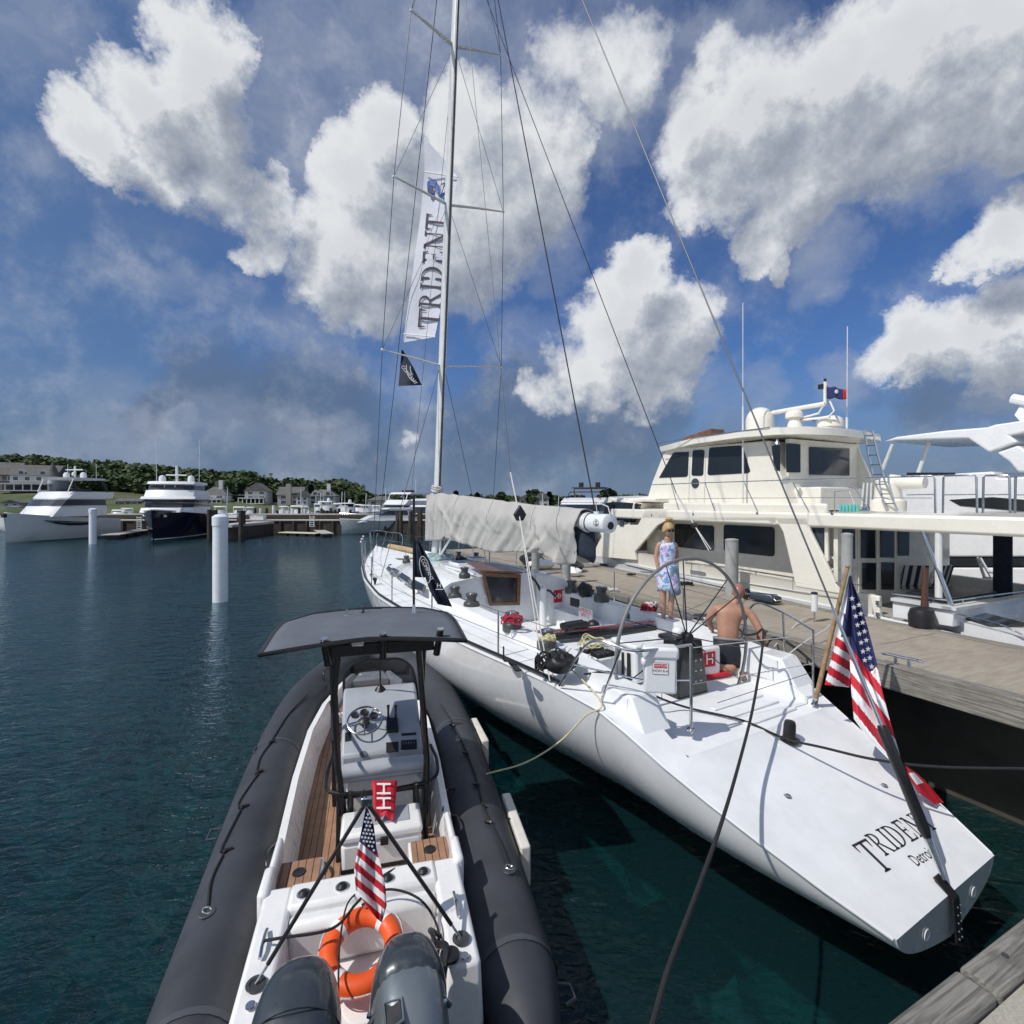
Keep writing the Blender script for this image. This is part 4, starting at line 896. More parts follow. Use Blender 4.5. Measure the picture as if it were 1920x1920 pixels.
# control gear by the port quarter
for px, py in ((950, 1238), (962, 1246), (971, 1256)):
    p = SF.z(px, py, 1.82); MB().tube([p + Vector((.09, 0, .02)), p, p + Vector((-.08, .01, .02))], [.03, .045, .02], 8, flat=.5).build('turning_block', M_BLACK, sb)
MB().tube([SF.z(945, 1238, 1.82), SF.z(945, 1238, 1.82) + Vector((0, 0, .17)), SF.z(945, 1238, 1.82) + Vector((.02, 0, .17)), SF.z(945, 1238, 1.82) + Vector((.02, 0, .02))], .006, 6).build('cord_loop', M_BLKROPE, sb)
for px, py, k in ((703, 1096, 1.0), (731, 1068, .8), (775, 1112, .9)):
    p = SF.z(px, py, 1.85); MB().tube([(p.x, p.y, 1.84), (p.x - .02, p.y, 1.92), (p.x, p.y, 2.0)], [.02, .03 * k, .06 * k], 10).build('deck_block', M_BLACK, sb)
# ================================================================== INFLATABLE BOAT
RF = Frame((-.86, 2.95), 105)
rb = in_frame(RF, 'rigid_inflatable_boat', 'dark grey rigid inflatable boat with black canopy frame and twin outboards', 'inflatable boat')
TP = [(-.20, .99, .50), (-.08, .99, .495), (.15, 1.0, .485), (.9, 1.04, .47), (1.8, 1.08, .47), (2.8, 1.12, .48), (3.8, 1.14, .50), (4.8, 1.12, .54), (5.6, 1.03, .60), (6.3, .82, .67), (6.9, .52, .74), (7.25, .2, .78), (7.32, 0, .79)]
cr_ = bez(TP, 60)
def rad(x):
    if x < .38: return interp([(-.22, .09), (-.17, .15), (.0, .215), (.2, .265), (.38, .293)], x)[0]
    return interp([(.38, .293), (3, .30), (6.0, .29), (7.4, .26)], x)[0]
pts = [Vector((p.x, p.y, p.z)) for p in cr_]
allp = pts + [Vector((p.x, -p.y, p.z)) for p in reversed(pts[:-1])]
MB().tube(allp, [rad(p.x) for p in allp], 28).build('tube', M_TUBE, rb, ang=60)
# seams and rub strake
for q in (1, -1):
    for x in (.38, 3.9):
        i = min(range(len(pts)), key=lambda k: abs(pts[k].x - x)); p = pts[i]; d = (pts[i + 1] - pts[i - 1]).normalized(); a = d.cross(Vector((0, 0, 1))).normalized(); u_ = a.cross(d); c = Vector((p.x, q * p.y, p.z)); a.y *= q; 
        MB().rings([[c + (a * math.cos(t) + u_ * math.sin(t)) * (rad(p.x) + .003) + Vector((w, 0, 0)) for t in [k * math.pi / 14 for k in range(28)]] for w in (-.025, .025)], caps=False).build('seam_tape', mat('seam_tape_grey', (.06, .066, .078), .6), rb)
    b = MB(); b.tube([Vector((p.x, q * (p.y + (rad(p.x) + .005) * .97), p.z - .04)) for p in pts if p.x > .25 and p.x < 6.9], .028, 6); b.build('rub_strake', M_BLACK, rb)
# rigid hull and floor
b = MB(); b.rings([[Vector((x, y, z)) for y, z in ((w, .62), (w, .25), (w * .55, kz + .12), (0, kz), (-w * .55, kz + .12), (-w, .25), (-w, .62))] for x, w, kz in ((-.12, .70, -.32), (1.5, .78, -.38), (3.5, .84, -.38), (5, .74, -.25), (6.2, .48, 0), (6.9, .2, .3))], closed=False, caps=False)
b.build('rigid_hull', mat('grey_hull_gelcoat', (.35, .37, .38), .4), rb)
def teakm(t, b):
    co = nd(t, 'ShaderNodeTexCoord').outputs['Object']; sp = nd(t, 'ShaderNodeSeparateXYZ'); t.links.new(co, sp.inputs[0])
    m = mth(t, 'FRACT', mth(t, 'ADD', mth(t, 'MULTIPLY', sp.outputs[1], 16.5), 50))
    line = mth(t, 'LESS_THAN', m, .11); g = ramp(t, nz(t, co, 9, 6, .6), .3, .7)
    c = mixc(t, g, (.27, .145, .085), (.36, .205, .125)); c = mixc(t, line, c, (.02, .018, .016)); t.links.new(c, b.inputs['Base Color']); b.inputs['Roughness'].default_value = .75
M_TEAK = simple_mat('synthetic_teak', teakm)
FLZ = .38
b = MB(); b.poly([(0.9, .70, FLZ), (0.9, -.70, FLZ), (3, -.74, FLZ), (5, -.62, FLZ), (5.9, -.34, FLZ), (5.9, .34, FLZ), (5, .62, FLZ), (3, .74, FLZ)]); b.build('teak_floor', M_TEAK, rb, smooth=False)
b = MB(); b.prism([(5.2, .52, .56), (5.2, -.52, .56), (6.15, -.26, .60), (6.15, .26, .60)], (0, 0, .012)); b.build('bow_teak', M_TEAK, rb, smooth=False)
b = MB(); b.prism([(5.15, .56, .40), (5.15, -.56, .40), (6.35, -.24, .40), (6.35, .24, .40)], (0, 0, .165)); b.prism([(6.16, .30, .57), (6.16, -.30, .57), (6.5, -.2, .60), (6.5, .2, .60)], (0, 0, .14)); b.build('bow_locker', M_RIBWHITE, rb, bevel=.02)
MB().lathe([(.075, 0), (.07, .012), (.045, .012), (.04, .004)], (5.9, -.02, .61), n=18).build('bow_fitting', M_STEEL, rb)
for q in (1, -1):      # white side coaming between floor and tube
    L_ = [(0.9, .70), (1.6, .735), (3, .775), (4.2, .76), (5.1, .66), (5.9, .47), (6.4, .3)]
    b = MB(); b.rings([[Vector((x, q * (w - .11 * min(1, (6.6 - x) / 2)), FLZ + .01)), Vector((x, q * (w - .055), .70)), Vector((x, q * (w - .03), .755)), Vector((x, q * (w + .035), .755)), Vector((x, q * (w + .05), .6))] for x, w in L_], closed=False, caps=False); b.build('side_liner', M_RIBWHITE, rb, ang=50)
# aft deck: side pods, bulkhead, motor well
for q in (1, -1): MB().prism([(-.16 + (q < 0) * .14, q * .46, .45), (-.16 + (q < 0) * .14, q * .72, .45), (-.12 + (q < 0) * .14, q * .70, .98), (-.12 + (q < 0) * .14, q * .50, .98)], (1.08 - (q < 0) * .14, 0, .02)).build('side_pod', M_RIBWHITE, rb, bevel=.03)
b = MB(); b.box((.84, 0, .72), (.24, 1.04, .58)); b.build('aft_bulkhead', M_RIBWHITE, rb, bevel=.03)
b = MB(); b.box((.30, 0, .60), (.86, .96, .12)); b.box((-.13, 0, .66), (.08, .9, .34)); b.build('motor_well', M_RIBWHITE, rb, bevel=.02)
b = MB(); b.prism([(.72, -.50, .67), (.72, .50, .67), (.72, .50, .98), (.72, -.50, .98)], (-.14, 0, -.0)); b.build('well_front', M_RIBWHITE, rb, bevel=.05)
for q in (1, -1):
    b = MB(); b.box((1.02, q * .70, .86), (.30, .08, .34)); b.box((1.42, q * .72, .80), (.62, .06, .20)); b.build('pod_shoulder', M_RIBWHITE, rb, bevel=.03)
    s_ = MB().box((1.30, q * .53, .56), (.60, .36, .38)).build('aft_seat', M_RIBWHITE, rb, bevel=.02)
    MB().box((1.30, q * .53, .760), (.54, .31, .012)).build('seat_teak', M_TEAK, s_)
    MB().lathe([(.055, 0), (.05, .01), (.03, .004)], (1.42, q * .53, .765), n=18).build('cup_holder', M_BLACK, s_)
    MB().tube([(.56, q * .61, 1.012), (.50, q * .61, 1.03), (.40, q * .61, 1.03), (.34, q * .61, 1.012)], .012, 8).build('pod_cleat', M_STEEL, rb)
    MB().lathe([(.055, 0), (.055, .008), (.035, .01), (.03, .002)], (.18, q * .60, 1.0), n=18).build('staff_socket', M_DRUM, rb)
    MB().lathe([(.028, 0), (.026, .006)], (.05, q * .60, 1.0), n=14).build('deck_filler', M_STEEL, rb)
for y in (.42, .16, -.16, -.42): 
    h_ = MB().lathe([(.05, 0), (.048, .012), (.038, .014)], (.82, y, 1.008), n=18).build('rod_holder', M_STEEL, rb); MB().lathe([(.038, .010), (.02, .03)], (.82, y, 1.01), n=14).build('rod_plug', M_BLACK, h_)
MB().lathe([(.14, 0), (.135, .008), (.12, .012)], (.26, -.01, .662), n=28).build('well_hatch', M_RIBWHITE, rb)
# outboards
def outboard(y, cowlmat, open_=False):
    o = bpy.data.objects.new('outboard_motor', None); COL.objects.link(o); o.parent = rb; o.location = (-.40, y, 0.02); o['label'] = 'outboard with its top cover off, silver grey shell' if open_ else 'outboard with smooth graphite cowling'
    secs = [(-.46, .10, .12, 1.02), (-.40, .165, .17, 1.13), (-.25, .205, .22, 1.28), (-.05, .225, .25, 1.39), (.12, .215, .24, 1.41), (.26, .18, .20, 1.37), (.34, .10, .12, 1.27)]
    if open_: secs = [(a, b_ * .90, c_, d_ - .02) for a, b_, c_, d_ in secs]
    def ring(x, w, top, base, k=1.0):
        return [Vector((x, k * w * (abs(math.cos(a)) ** .7) * (1 if math.cos(a) > 0 else -1), base + (top - base) * (.5 + .5 * (abs(math.sin(a)) ** .8) * (1 if math.sin(a) > 0 else -1)))) for a in [2 * math.pi * i / 24 for i in range(24)]]
    rs = [ring(x, w, z1, .82 - .05 * (x < 0)) for x, w, _, z1 in secs]
    b = MB(); b.rings(rs); c = b.build('cowling', cowlmat, o, ang=60)
    if open_:
        cp = MB().rings([[v + Vector((0, v.y * .05, .012)) for v in ring(x, w, z1, .80)] for x, w, _, z1 in ((-.04, .202, 0, 1.385), (.12, .1935, 0, 1.40), (.27, .162, 0, 1.36), (.35, .09, 0, 1.26))]).build('top_cover', M_COWL, o, ang=60); m_ = cp.modifiers.new('u', 'SUBSURF'); m_.levels = 1; m_.render_levels = 2
    m_ = c.modifiers.new('u', 'SUBSURF'); m_.levels = 1; m_.render_levels = 2
    MB().rings([ring(x, w * .96, .86, .62) for x, w, _, z in secs]).build('lower_shell', M_COWL if not open_ else M_BLACK, o, ang=60)
    MB().tube([(.0, 0, .7), (.02, 0, .3), (-.02, 0, -.35)], [.10, .085, .06], 12).build('midsection', M_COWL, o)
    MB().tube([(.18, 0, -.38), (-.2, 0, -.38)], [.05, .035], 10).build('gearcase', M_COWL, o)
    b = MB(); b.box((.32, 0, .62), (.2, .22, .34)); b.build('clamp_bracket', M_BLACKMET, o, bevel=.02)
    if open_:
        b = MB(); b.tube([(-.06, -.20, 1.20), (-.04, -.1, 1.315), (-.03, 0, 1.335), (-.04, .1, 1.315), (-.06, .20, 1.20)], [.014], 8); b.build('cover_rib', M_COWL, o)
        MB().prism([(-.20, .12, 1.262), (-.08, .13, 1.29), (-.10, .045, 1.315), (-.19, .04, 1.295)], (0, 0, .02)).build('air_inlet', M_BLACK, c, bevel=.01)
        b = MB(); b.tube([Vector((-.20, .12, 1.285)), Vector((-.08, .13, 1.312)), Vector((-.10, .045, 1.337)), Vector((-.19, .04, 1.318))], .008, 6, closed=True); b.build('inlet_rim', M_COWL2, c)
        for x, yy, z in ((-.30, .12, 1.2), (-.30, -.12, 1.2), (-.08, -.17, 1.24), (-.02, .2, 1.21)): MB().lathe([(.014, 0), (.012, .012), (.004, .014)], (x, yy, z), n=10).build('cover_screw', M_STEEL, c)
        MB().box((.02, 0, 1.325), (.03, .12, .02)).build('latch', M_BLACK, c, bevel=.005)
    else:
        b = MB(); k = [Vector((-.02 - .06 * math.cos(t) ** 2, .226 * math.sin(t), 1.12 + .272 * math.cos(t))) for t in [R(a) for a in range(-78, 79, 12)]]
        b.tube(k, .0035, 5); b.build('cowl_seam', M_BLACK, c)
    return o
outboard(.31, M_COWL); outboard(-.24, M_COWL2, True)
b = MB(); b.tube(bez([(-.05, .28, .78), (-.1, .1, .84), (-.1, -.1, .84), (-.05, -.2, .78)], 12), .02, 8); b.build('tie_bar', M_STEEL, rb)
# console
DH, DL = 1.46, 1.14
YCc = -.14
b = MB(); b.prism([(3.75, YCc - .42, FLZ), (3.75, YCc - .42, 1.32), (3.55, YCc - .42, 1.50), (3.35, YCc - .42, 1.49), (2.62, YCc - .44, 1.10), (2.62, YCc - .44, FLZ)], (0, .86, 0)); CON = b.build('console', M_GREYLAM, rb, bevel=.03)
nrm = Vector((-.39, 0, .73)).normalized(); fw = Vector((.73, 0, .39)).normalized()
def dash(px, py):
    # intersection with the sloping dash plane
    z = 1.3
    for _ in range(40):
        p = RF.z(px, py, z); z = .6 * z + .4 * (1.10 + (p.x - 2.62) * .534)
    return Vector((p.x, p.y, z))
def panel(l, nm, m, t_=.012, bev=.0): return MB().prism([dash(*p) - nrm * .004 for p in l], nrm * t_).build(nm, m, CON, bevel=bev)
wc = dash(684, 1362) + nrm * .10
a1, a2 = Vector((0, 1, 0)), fw
SW = MB().tube([wc + (a1 * math.cos(t) + a2 * math.sin(t)) * .185 for t in [k * math.pi / 20 for k in range(40)]], .011, 8, closed=True).build('helm_wheel', M_STEEL, rb)
MB().lathe([(.06, -.03), (.06, .0), (.03, .02)], wc, nrm, 18).build('wheel_hub', M_BLACK, SW)
for k in range(5): t_ = math.pi * .5 + k * 2 * math.pi / 5 + math.pi; MB().tube([wc, wc + (a1 * math.cos(t_) + a2 * math.sin(t_)) * .18], .008, 6).build('wheel_spoke', M_STEEL, SW)
MB().tube([wc, wc - nrm * .12], .03, 8).build('wheel_shaft', M_BLACK, SW)
for px, py in ((666, 1341), (683, 1336), (700, 1342)): MB().lathe([(.048, 0), (.046, .012), (.038, .008)], dash(px, py), nrm, 18).build('gauge', M_BLACK, CON)
panel([(724, 1350), (746, 1350), (747, 1374), (725, 1375)], 'throttle_base', M_BLACK, .05, .01)
for px in (728, 742): p = dash(px, 1350); MB().tube([p, p + nrm * .10 + fw * .05, p + nrm * .13 + fw * .10], [.014, .012, .018], 8).build('throttle_lever', M_BLACK, CON)
panel([(724, 1393), (747, 1391), (747, 1409), (724, 1411)], 'switch_panel', M_BLACK); panel([(752, 1389), (781, 1387), (782, 1404), (752, 1406)], 'radio_panel', M_BLACK)
panel([(753, 1376), (780, 1374), (780, 1378), (753, 1380)], 'glove_slot', M_BLACK); panel([(647, 1375), (658, 1372), (658, 1389), (647, 1391)], 'side_panel', M_BLACK)
for k in range(5): panel([(755 + k * 5, 1392), (757 + k * 5, 1392), (757 + k * 5, 1397), (755 + k * 5, 1397)], 'rocker_switch', M_STEEL, .018)
p = dash(681, 1414); MB().lathe([(.04, 0), (.038, .004)], p, nrm, 18).build('round_badge', M_CANVAS, CON)
# windscreen arch
wp = [RF.x(*p, 3.62) for p in ((646, 1312), (645, 1275), (656, 1250), (683, 1238), (718, 1236), (751, 1236), (772, 1252), (780, 1280), (783, 1312))]
WS = MB().tube(bez(wp, 40), .016, 8).build('windscreen_frame', M_BLACKMET, rb)
am = bpy.data.materials.new('smoked_acrylic'); am.use_nodes = True; t = am.node_tree; t.nodes.clear(); tr = nd(t, 'ShaderNodeBsdfTransparent'); tr.inputs[0].default_value = (.45, .47, .5, 1); gl = nd(t, 'ShaderNodeBsdfGlossy'); gl.inputs['Roughness'].default_value = .05; mx = nd(t, 'ShaderNodeMixShader'); mx.inputs[0].default_value = .08
t.links.new(tr.outputs[0], mx.inputs[1]); t.links.new(gl.outputs[0], mx.inputs[2]); ou = nd(t, 'ShaderNodeOutputMaterial'); t.links.new(mx.outputs[0], ou.inputs[0])
MB().prism(wp, (.008, 0, 0)).build('windscreen', am, WS, smooth=False)
p = RF.x(713, 1318, 3.3); sk = MB().tube([(3.4, p.y, 1.50), (3.2, p.y, 1.95), (2.8, p.y, 2.44)], .011, 8).build('support_strut', M_BLACKMET, rb); MB().lathe([(.07, 0), (.055, .02), (.02, .06)], (3.4, p.y, 1.49), n=16).build('strut_boot', M_BLACK, sk)
# leaning post
b = MB(); b.tube([(2.28, YCc + .44, 1.10), (2.28, YCc, 1.115), (2.28, YCc - .44, 1.10)], [.085, .09, .085], 16, flat=.85); b.build('seat_cushion', M_GREYLAM, rb)
b = MB(); b.box((2.36, YCc, 1.05), (.30, .84, .07)); b.build('seat_pan', M_GREYLAM, rb, bevel=.03)
b = MB(); b.tube(bez([(2.6, .36, 1.12), (2.35, .40, 1.04), (2.12, .32, 1.0), (2.06, YCc, .99), (2.12, -.62, 1.0), (2.35, -.70, 1.06), (2.6, -.66, 1.12)], 40), .018, 8); b.build('back_rail', M_BLACKMET, rb)
b = MB(); b.tube([(2.14, .29, .93), (2.14, -.57, .93)], .018, 8); b.build('lower_rail', M_BLACKMET, rb)
for y in (.16, -.46):
    h_ = MB().lathe([(.03, 0), (.03, .24)], (2.09, y, .76), n=14).build('rail_rod_holder', M_BLACKMET, rb); MB().lathe([(.03, .235), (.026, .245)], (2.09, y, .76), n=14).build('holder_rim', M_STEEL, h_)
for y in (.27, -.55): MB().tube([(2.16, y, 1.0), (2.05, y, FLZ)], .022, 8).build('post_leg', M_BLACKMET, rb)
b = MB(); b.box((2.42, YCc, .72), (.22, .70, .66)); b.build('seat_locker', M_RIBWHITE, rb, bevel=.02)
# T-top
def cz(y): return 2.585 - .055 * abs((y + .0) / .85) ** 1.5
g = []
for i in range(13):
    x = 1.62 + 1.32 * i / 12; w = interp([(1.62, .86), (2.2, .86), (2.6, .84), (2.94, .60)], x)[0]
    g.append([(x + (.06 if i == 0 else 0) * (abs(k - 8) / 8) * -1.2 , -.01 + w * (k - 8) / 8, cz(w * (k - 8) / 8) + .03 * math.sin(math.pi * i / 12)) for k in range(17)])
cano = MB().sheet(g).build('canopy', M_CANVAS, rb, solid=.012)
edge = [Vector(p) for p in g[0]] + [Vector(r_[-1]) for r_ in g[1:]] + [Vector(p) for p in reversed(g[-1][:-1])] + [Vector(r_[0]) for r_ in reversed(g[1:-1])]
MB().tube(edge, .020, 8, closed=True).build('canopy_frame', M_BLACKMET, rb)
b = MB(); b.box((1.72, -.14, 2.475), (.05, .92, .11)); b.build('rear_beam', M_BLACKMET, rb, bevel=.01)
for y, dzz, dx in ((.33, .0, -.12), (-.14, .02, -.14), (-.62, .02, -.12)):
    h_ = MB().tube([(1.70, y, 2.36 + dzz), (1.70 + dx * .5, y + (0.03 if y > 0 else -.03 if y < -.3 else 0), 2.60 + dzz)], .032, 14).build('rod_holder_tube', M_BLACKMET, rb)
    MB().tube([(1.70 + dx * .49, y + (0.03 if y > 0 else -.03 if y < -.3 else 0), 2.595 + dzz), (1.70 + dx * .52, y + (0.03 if y > 0 else -.03 if y < -.3 else 0), 2.612 + dzz)], .034, 14).build('holder_rim', M_STEEL, h_)
MB().box((1.68, .08, 2.54), (.05, .11, .05)).build('deck_light', M_STEEL, rb, bevel=.01)
for y, pxs in ((.30, ((634, 1225), (627, 1300), (634, 1440), (655, 1592))), (-.52, ((785, 1215), (792, 1310), (800, 1420), (797, 1560)))):
    P = [RF.x(px, py, x) for (px, py), x in zip(pxs, (1.8, 2.0, 2.1, 2.14))]; P[-1].z = FLZ
    MB().tube(P, .030, 10).build('canopy_leg', M_BLACKMET, rb)
    s_ = 1 if y > 0 else -1
    MB().tube([(2.75, y + .1 * s_, 2.53), (2.9, y + .08 * s_, 1.7), (3.0, y + .07 * s_, FLZ)], .026, 10).build('canopy_leg', M_BLACKMET, rb)
    MB().tube([(2.1, y + .02 * s_, 1.5), (2.92, y + .09 * s_, 1.45)], .016, 8).build('side_brace', M_BLACKMET, rb)
    MB().tube([(1.8, y, 2.40), (2.7, y + .1 * s_, 2.50)], .022, 8).build('top_runner', M_BLACKMET, rb)
for y in (.1, -.4): MB().tube([(1.9, y, 2.46), (2.2, y, 2.33), (2.5, y, 2.47)], .014, 8).build('hanger', M_BLACKMET, rb)
# fittings on the canopy
def ctop(px, py):
    p = RF.z(px, py, 2.60); return Vector((p.x, p.y, cz(p.y) + .02))
p = ctop(650, 1154); MB().lathe([(.035, 0), (.03, .008), (.01, .012), (.008, .06), (.014, .065)], p, n=12).build('gps_fitting', M_STEEL, rb)
p = ctop(680, 1151); MB().tube([p, p + Vector((0, -.01, .04)), p + Vector((.10, -.02, .08))], [.02, .008, .006], 8).build('folded_light', M_BLACK, rb); MB().tube([p + Vector((.0, .07, .05)), p + Vector((.02, -.20, .04))], .006, 6).build('folded_mast', M_BLACK, rb)
# grab handles and tube life lines
def on_tube(px, py, lift=.01):
    best = None
    for k in range(900):
        Dp = 2.2 + k * .011; p = RF.D(px, py, Dp); i = min(range(len(pts)), key=lambda j: (pts[j].x - p.x) ** 2); c = pts[i]
        dd = math.hypot(abs(p.y) - c.y, p.z - c.z) - rad(c.x)
        if dd < lift: return p
    return RF.z(px, py, .76)
for l in ([(577, 1302), (556, 1322), (537, 1344), (519, 1372), (506, 1394)], [(506, 1394), (488, 1420), (479, 1452)], [(484, 1450), (450, 1500), (448, 1515)], [(451, 1518), (420, 1580), (414, 1598)], [(418, 1602), (396, 1650), (389, 1703)],
          [(827, 1322), (842, 1345), (851, 1362)], [(851, 1362), (866, 1390), (877, 1415)], [(877, 1415), (890, 1450), (897, 1474)], [(897, 1474), (907, 1515), (921, 1543)], [(921, 1545), (940, 1585), (955, 1625)]):
    MB().tube(bez([on_tube(*p, .018) for p in l], 14), .010, 6).build('life_line', M_BLKROPE, rb)
for px, py in ((506, 1394), (482, 1451), (453, 1517), (421, 1600), (851, 1362), (877, 1415), (897, 1474), (921, 1545)):
    p = on_tube(px, py, .01); MB().tube([p, p + Vector((.02, .0, .01)), p + Vector((.03, -.06 if px < 700 else .06, .02))], [.02, .022, .012], 8).build('line_loop', M_BLACK, rb)
def dring(px, py):
    p = on_tube(px, py, .012); MB().lathe([(.06, 0), (.055, .005)], p, n=20).build('ring_patch', M_TUBE, rb); MB().tube([p + Vector((.03 * math.cos(a), .03 * math.sin(a), .012 + .012 * math.sin(a))) for a in [k * math.pi / 8 for k in range(16)]], .005, 6, closed=True).build('d_ring', M_STEEL, rb)
for a_ in ((388, 1710), (955, 1629), (528, 1560), (540, 1515), (573, 1392)): dring(*a_)
for l in ([(525, 1575), (502, 1610), (500, 1640), (508, 1665)], [(840, 1530), (858, 1545), (860, 1585), (848, 1618)], [(852, 1480), (838, 1495), (830, 1520)], [(622, 1250), (607, 1268), (613, 1300), (622, 1330)], [(745, 1240), (757, 1262), (752, 1300)]):
    P = [on_tube(*p, .02) for p in l]; c = sum(P, Vector()) / len(P); P2 = [P[0]] + [p + Vector((0, 0, .07)) for p in P[1:-1]] + [P[-1]]
    MB().tube(bez(P2, 20), .011, 8).build('grab_handle', M_BLACKMET, rb)
for px, py in ((408, 1545), (488, 1390)): 
    p = on_tube(px + 10, py, .03); MB().tube([p + Vector((-.05, .04, -.1)), p + Vector((-.05, .13, -.1)), p + Vector((.1, .13, -.1)), p + Vector((.1, .04, -.1))], .012, 6).build('lifting_handle', M_DRUM, rb)
p = Vector((.25, -1.33, .40)); MB().tube([p + Vector((.08, .02, 0)), p + Vector((.05, -.06, 0)), p + Vector((-.05, -.06, 0)), p + Vector((-.08, .02, 0))], .012, 6).build('lifting_handle', M_DRUM, rb)
# ---- loose things on the inflatable
def at_rf(name, label, cat, p, rz=0.0, group=None): w = RF.W(p[0], p[1], p[2]); return thing(name, label, cat, w, RF.a + rz, group)
c = at_rf('cooler', 'white cooler with black strap and grey lid under the inflatable seat', 'cooler', (1.84, -.13, FLZ - .01))
MB().box((0, 0, .20), (.36, .68, .40), taper=1.03).build('body', M_RIBWHITE, c, bevel=.03); l_ = MB().box((0, 0, .44), (.38, .72, .09)).build('lid', M_RIBWHITE, c, bevel=.03)
MB().box((.03, 0, .488), (.24, .50, .012)).build('lid_pad', M_GREYLAM, l_, bevel=.01)
b = MB(); b.box((-.186, 0, .17), (.01, .70, .035)); b.box((0, .35, .17), (.37, .01, .035)); b.box((0, -.35, .17), (.37, .01, .035)); b.build('strap', M_BLACK, c)
MB().box((-.20, -.02, .40), (.03, .07, .07)).build('latch', M_BLACK, c, bevel=.006)
# lifebuoy
p = RF.z(678, 1783, .86); o = at_rf('lifebuoy', 'orange ring lifebuoy with white bands lying in the motor well', 'lifebuoy', (p.x, p.y, .80))
Rr, rr = .205, .062
ring_m = [(lambda a: (Rr * math.cos(a), Rr * math.sin(a), 0))(k * math.pi / 24) for k in range(48)]
b = MB(); b.rings([[Vector(((Rr + rr * math.cos(t)) * math.cos(a), (Rr + rr * math.cos(t)) * math.sin(a), rr * .9 * math.sin(t))) for t in [j * math.pi / 8 for j in range(16)]] for a in [k * math.pi / 24 for k in range(49)]], caps=False); b.build('ring', M_ORANGE, o)
for k in range(4):
    a0 = R(40 + 90 * k); b = MB(); b.rings([[Vector(((Rr + (rr + .002) * math.cos(t)) * math.cos(a), (Rr + (rr + .002) * math.cos(t)) * math.sin(a), (rr * .9 + .002) * math.sin(t))) for t in [j * math.pi / 8 for j in range(16)]] for a in [a0, a0 + .12, a0 + .24]], caps=False); b.build('white_band', M_WHITEC, o)
b = MB(); b.tube(bez([Vector((math.cos(a) * (Rr + rr + (.012 if k % 3 else .0)), math.sin(a) * (Rr + rr + (.012 if k % 3 else 0)), .01)) for k, a in enumerate([j * math.pi / 6 for j in range(13)])], 60), .005, 5); b.build('grab_line', M_WHTROPE, o)
o.location.z += .07; o.rotation_euler = (0, 0, 0); o.rotation_euler = (Matrix.Rotation(RF.a, 3, 'Z') @ Matrix.Rotation(R(-17), 3, 'Y')).to_euler()
# flag tripod
o = at_rf('flag_tripod', 'black two legged flag stand spanning the inflatable transom', 'flag stand', (0.18, 0, 0))
ap = RF.D(687, 1503, 3.30); ap = Vector((ap.x - .18, ap.y, ap.z))
for q in (1, -1):
    f = Vector((0, q * .60, 1.0)); d = ap - f
    MB().tube([f + d * .10, ap - d * .03], .013, 10).build('leg', M_BLACKMET, o); MB().tube([f, f + d * .11], .009, 8).build('leg_end', M_STEEL, o)
MB().box((ap.x, ap.y, ap.z), (.03, .07, .06)).build('apex_plate', M_STEEL, o, bevel=.008)
MB().tube([ap + Vector((.0, 0, .03)), ap + Vector((.02, .015, .07)), ap + Vector((.0, .035, .04)), ap], .005, 6, closed=True).build('shackle', M_BLACK, o)

# red swallow-tailed pennant on the seat rail
o = at_rf('red_pennant', 'red swallow tailed pennant with white letters hanging on the seat rail', 'pennant', (2.03, -.2, 0))
def pen(px, py, k=0): v = RF.x(px, py, 2.05 - .34 * max(0, (py - 1464) / 76) - k); return Vector((v.x - 2.03, v.y + .2, v.z))
b = MB(); rowsx = []
for j in range(9):
    t_ = j / 8; rowsx.append([pen(lerp(lerp(697, 703, t_), lerp(745, 738, t_), i / 8), lerp(1464, 1528 + abs(i - 4) * 3.2, t_), .014 * math.sin(i * 1.3 + t_ * 2)) for i in range(9)])
b.sheet(rowsx); b.build('cloth', M_RED, o, solid=.003)
b = MB(); X_ = (pen(720, 1520) - pen(720, 1470)).normalized(); Y2 = (pen(745, 1495) - pen(697, 1495)).normalized()
put_text(b, 'HH', .19, pen(718, 1492, .035), X_, Y2, .0, 1.0); b.build('lettering', M_WHITEC, o, smooth=False, solid=.002)
# fender boards outside the starboard tube
for i, (l, lab) in enumerate((([(862, 1334), (899, 1408)], 'upper flat white fender board against the starboard tube'), ([(925, 1485), (970, 1600)], 'lower flat white fender board against the starboard tube'))):
    a, c = (Vector((4.35, -1.47, .62)), Vector((3.6, -1.49, .62))) if i == 0 else (Vector((2.35, -1.45, .62)), Vector((1.45, -1.41, .62))); m_ = a.lerp(c, .5); d = c - a
    o = at_rf('fender_board', lab, 'fender', (m_.x, m_.y, 0), math.atan2(d.y, d.x), 'flat white fender boards')
    b = MB(); zt_ = (a.z + c.z) / 2 - .0; b.box((0, 0, zt_ - .19), (abs(d.x), .10, .38)); b.build('board', mat('cream_foam', (.66, .64, .58), .7, var=.1), o, bevel=.02)
    MB().tube([(0, -.03, zt_ - .02), (.0, -.12, zt_ + .02), (.02, -.34, .80)], .008, 6).build('lanyard', M_BLKROPE, o)
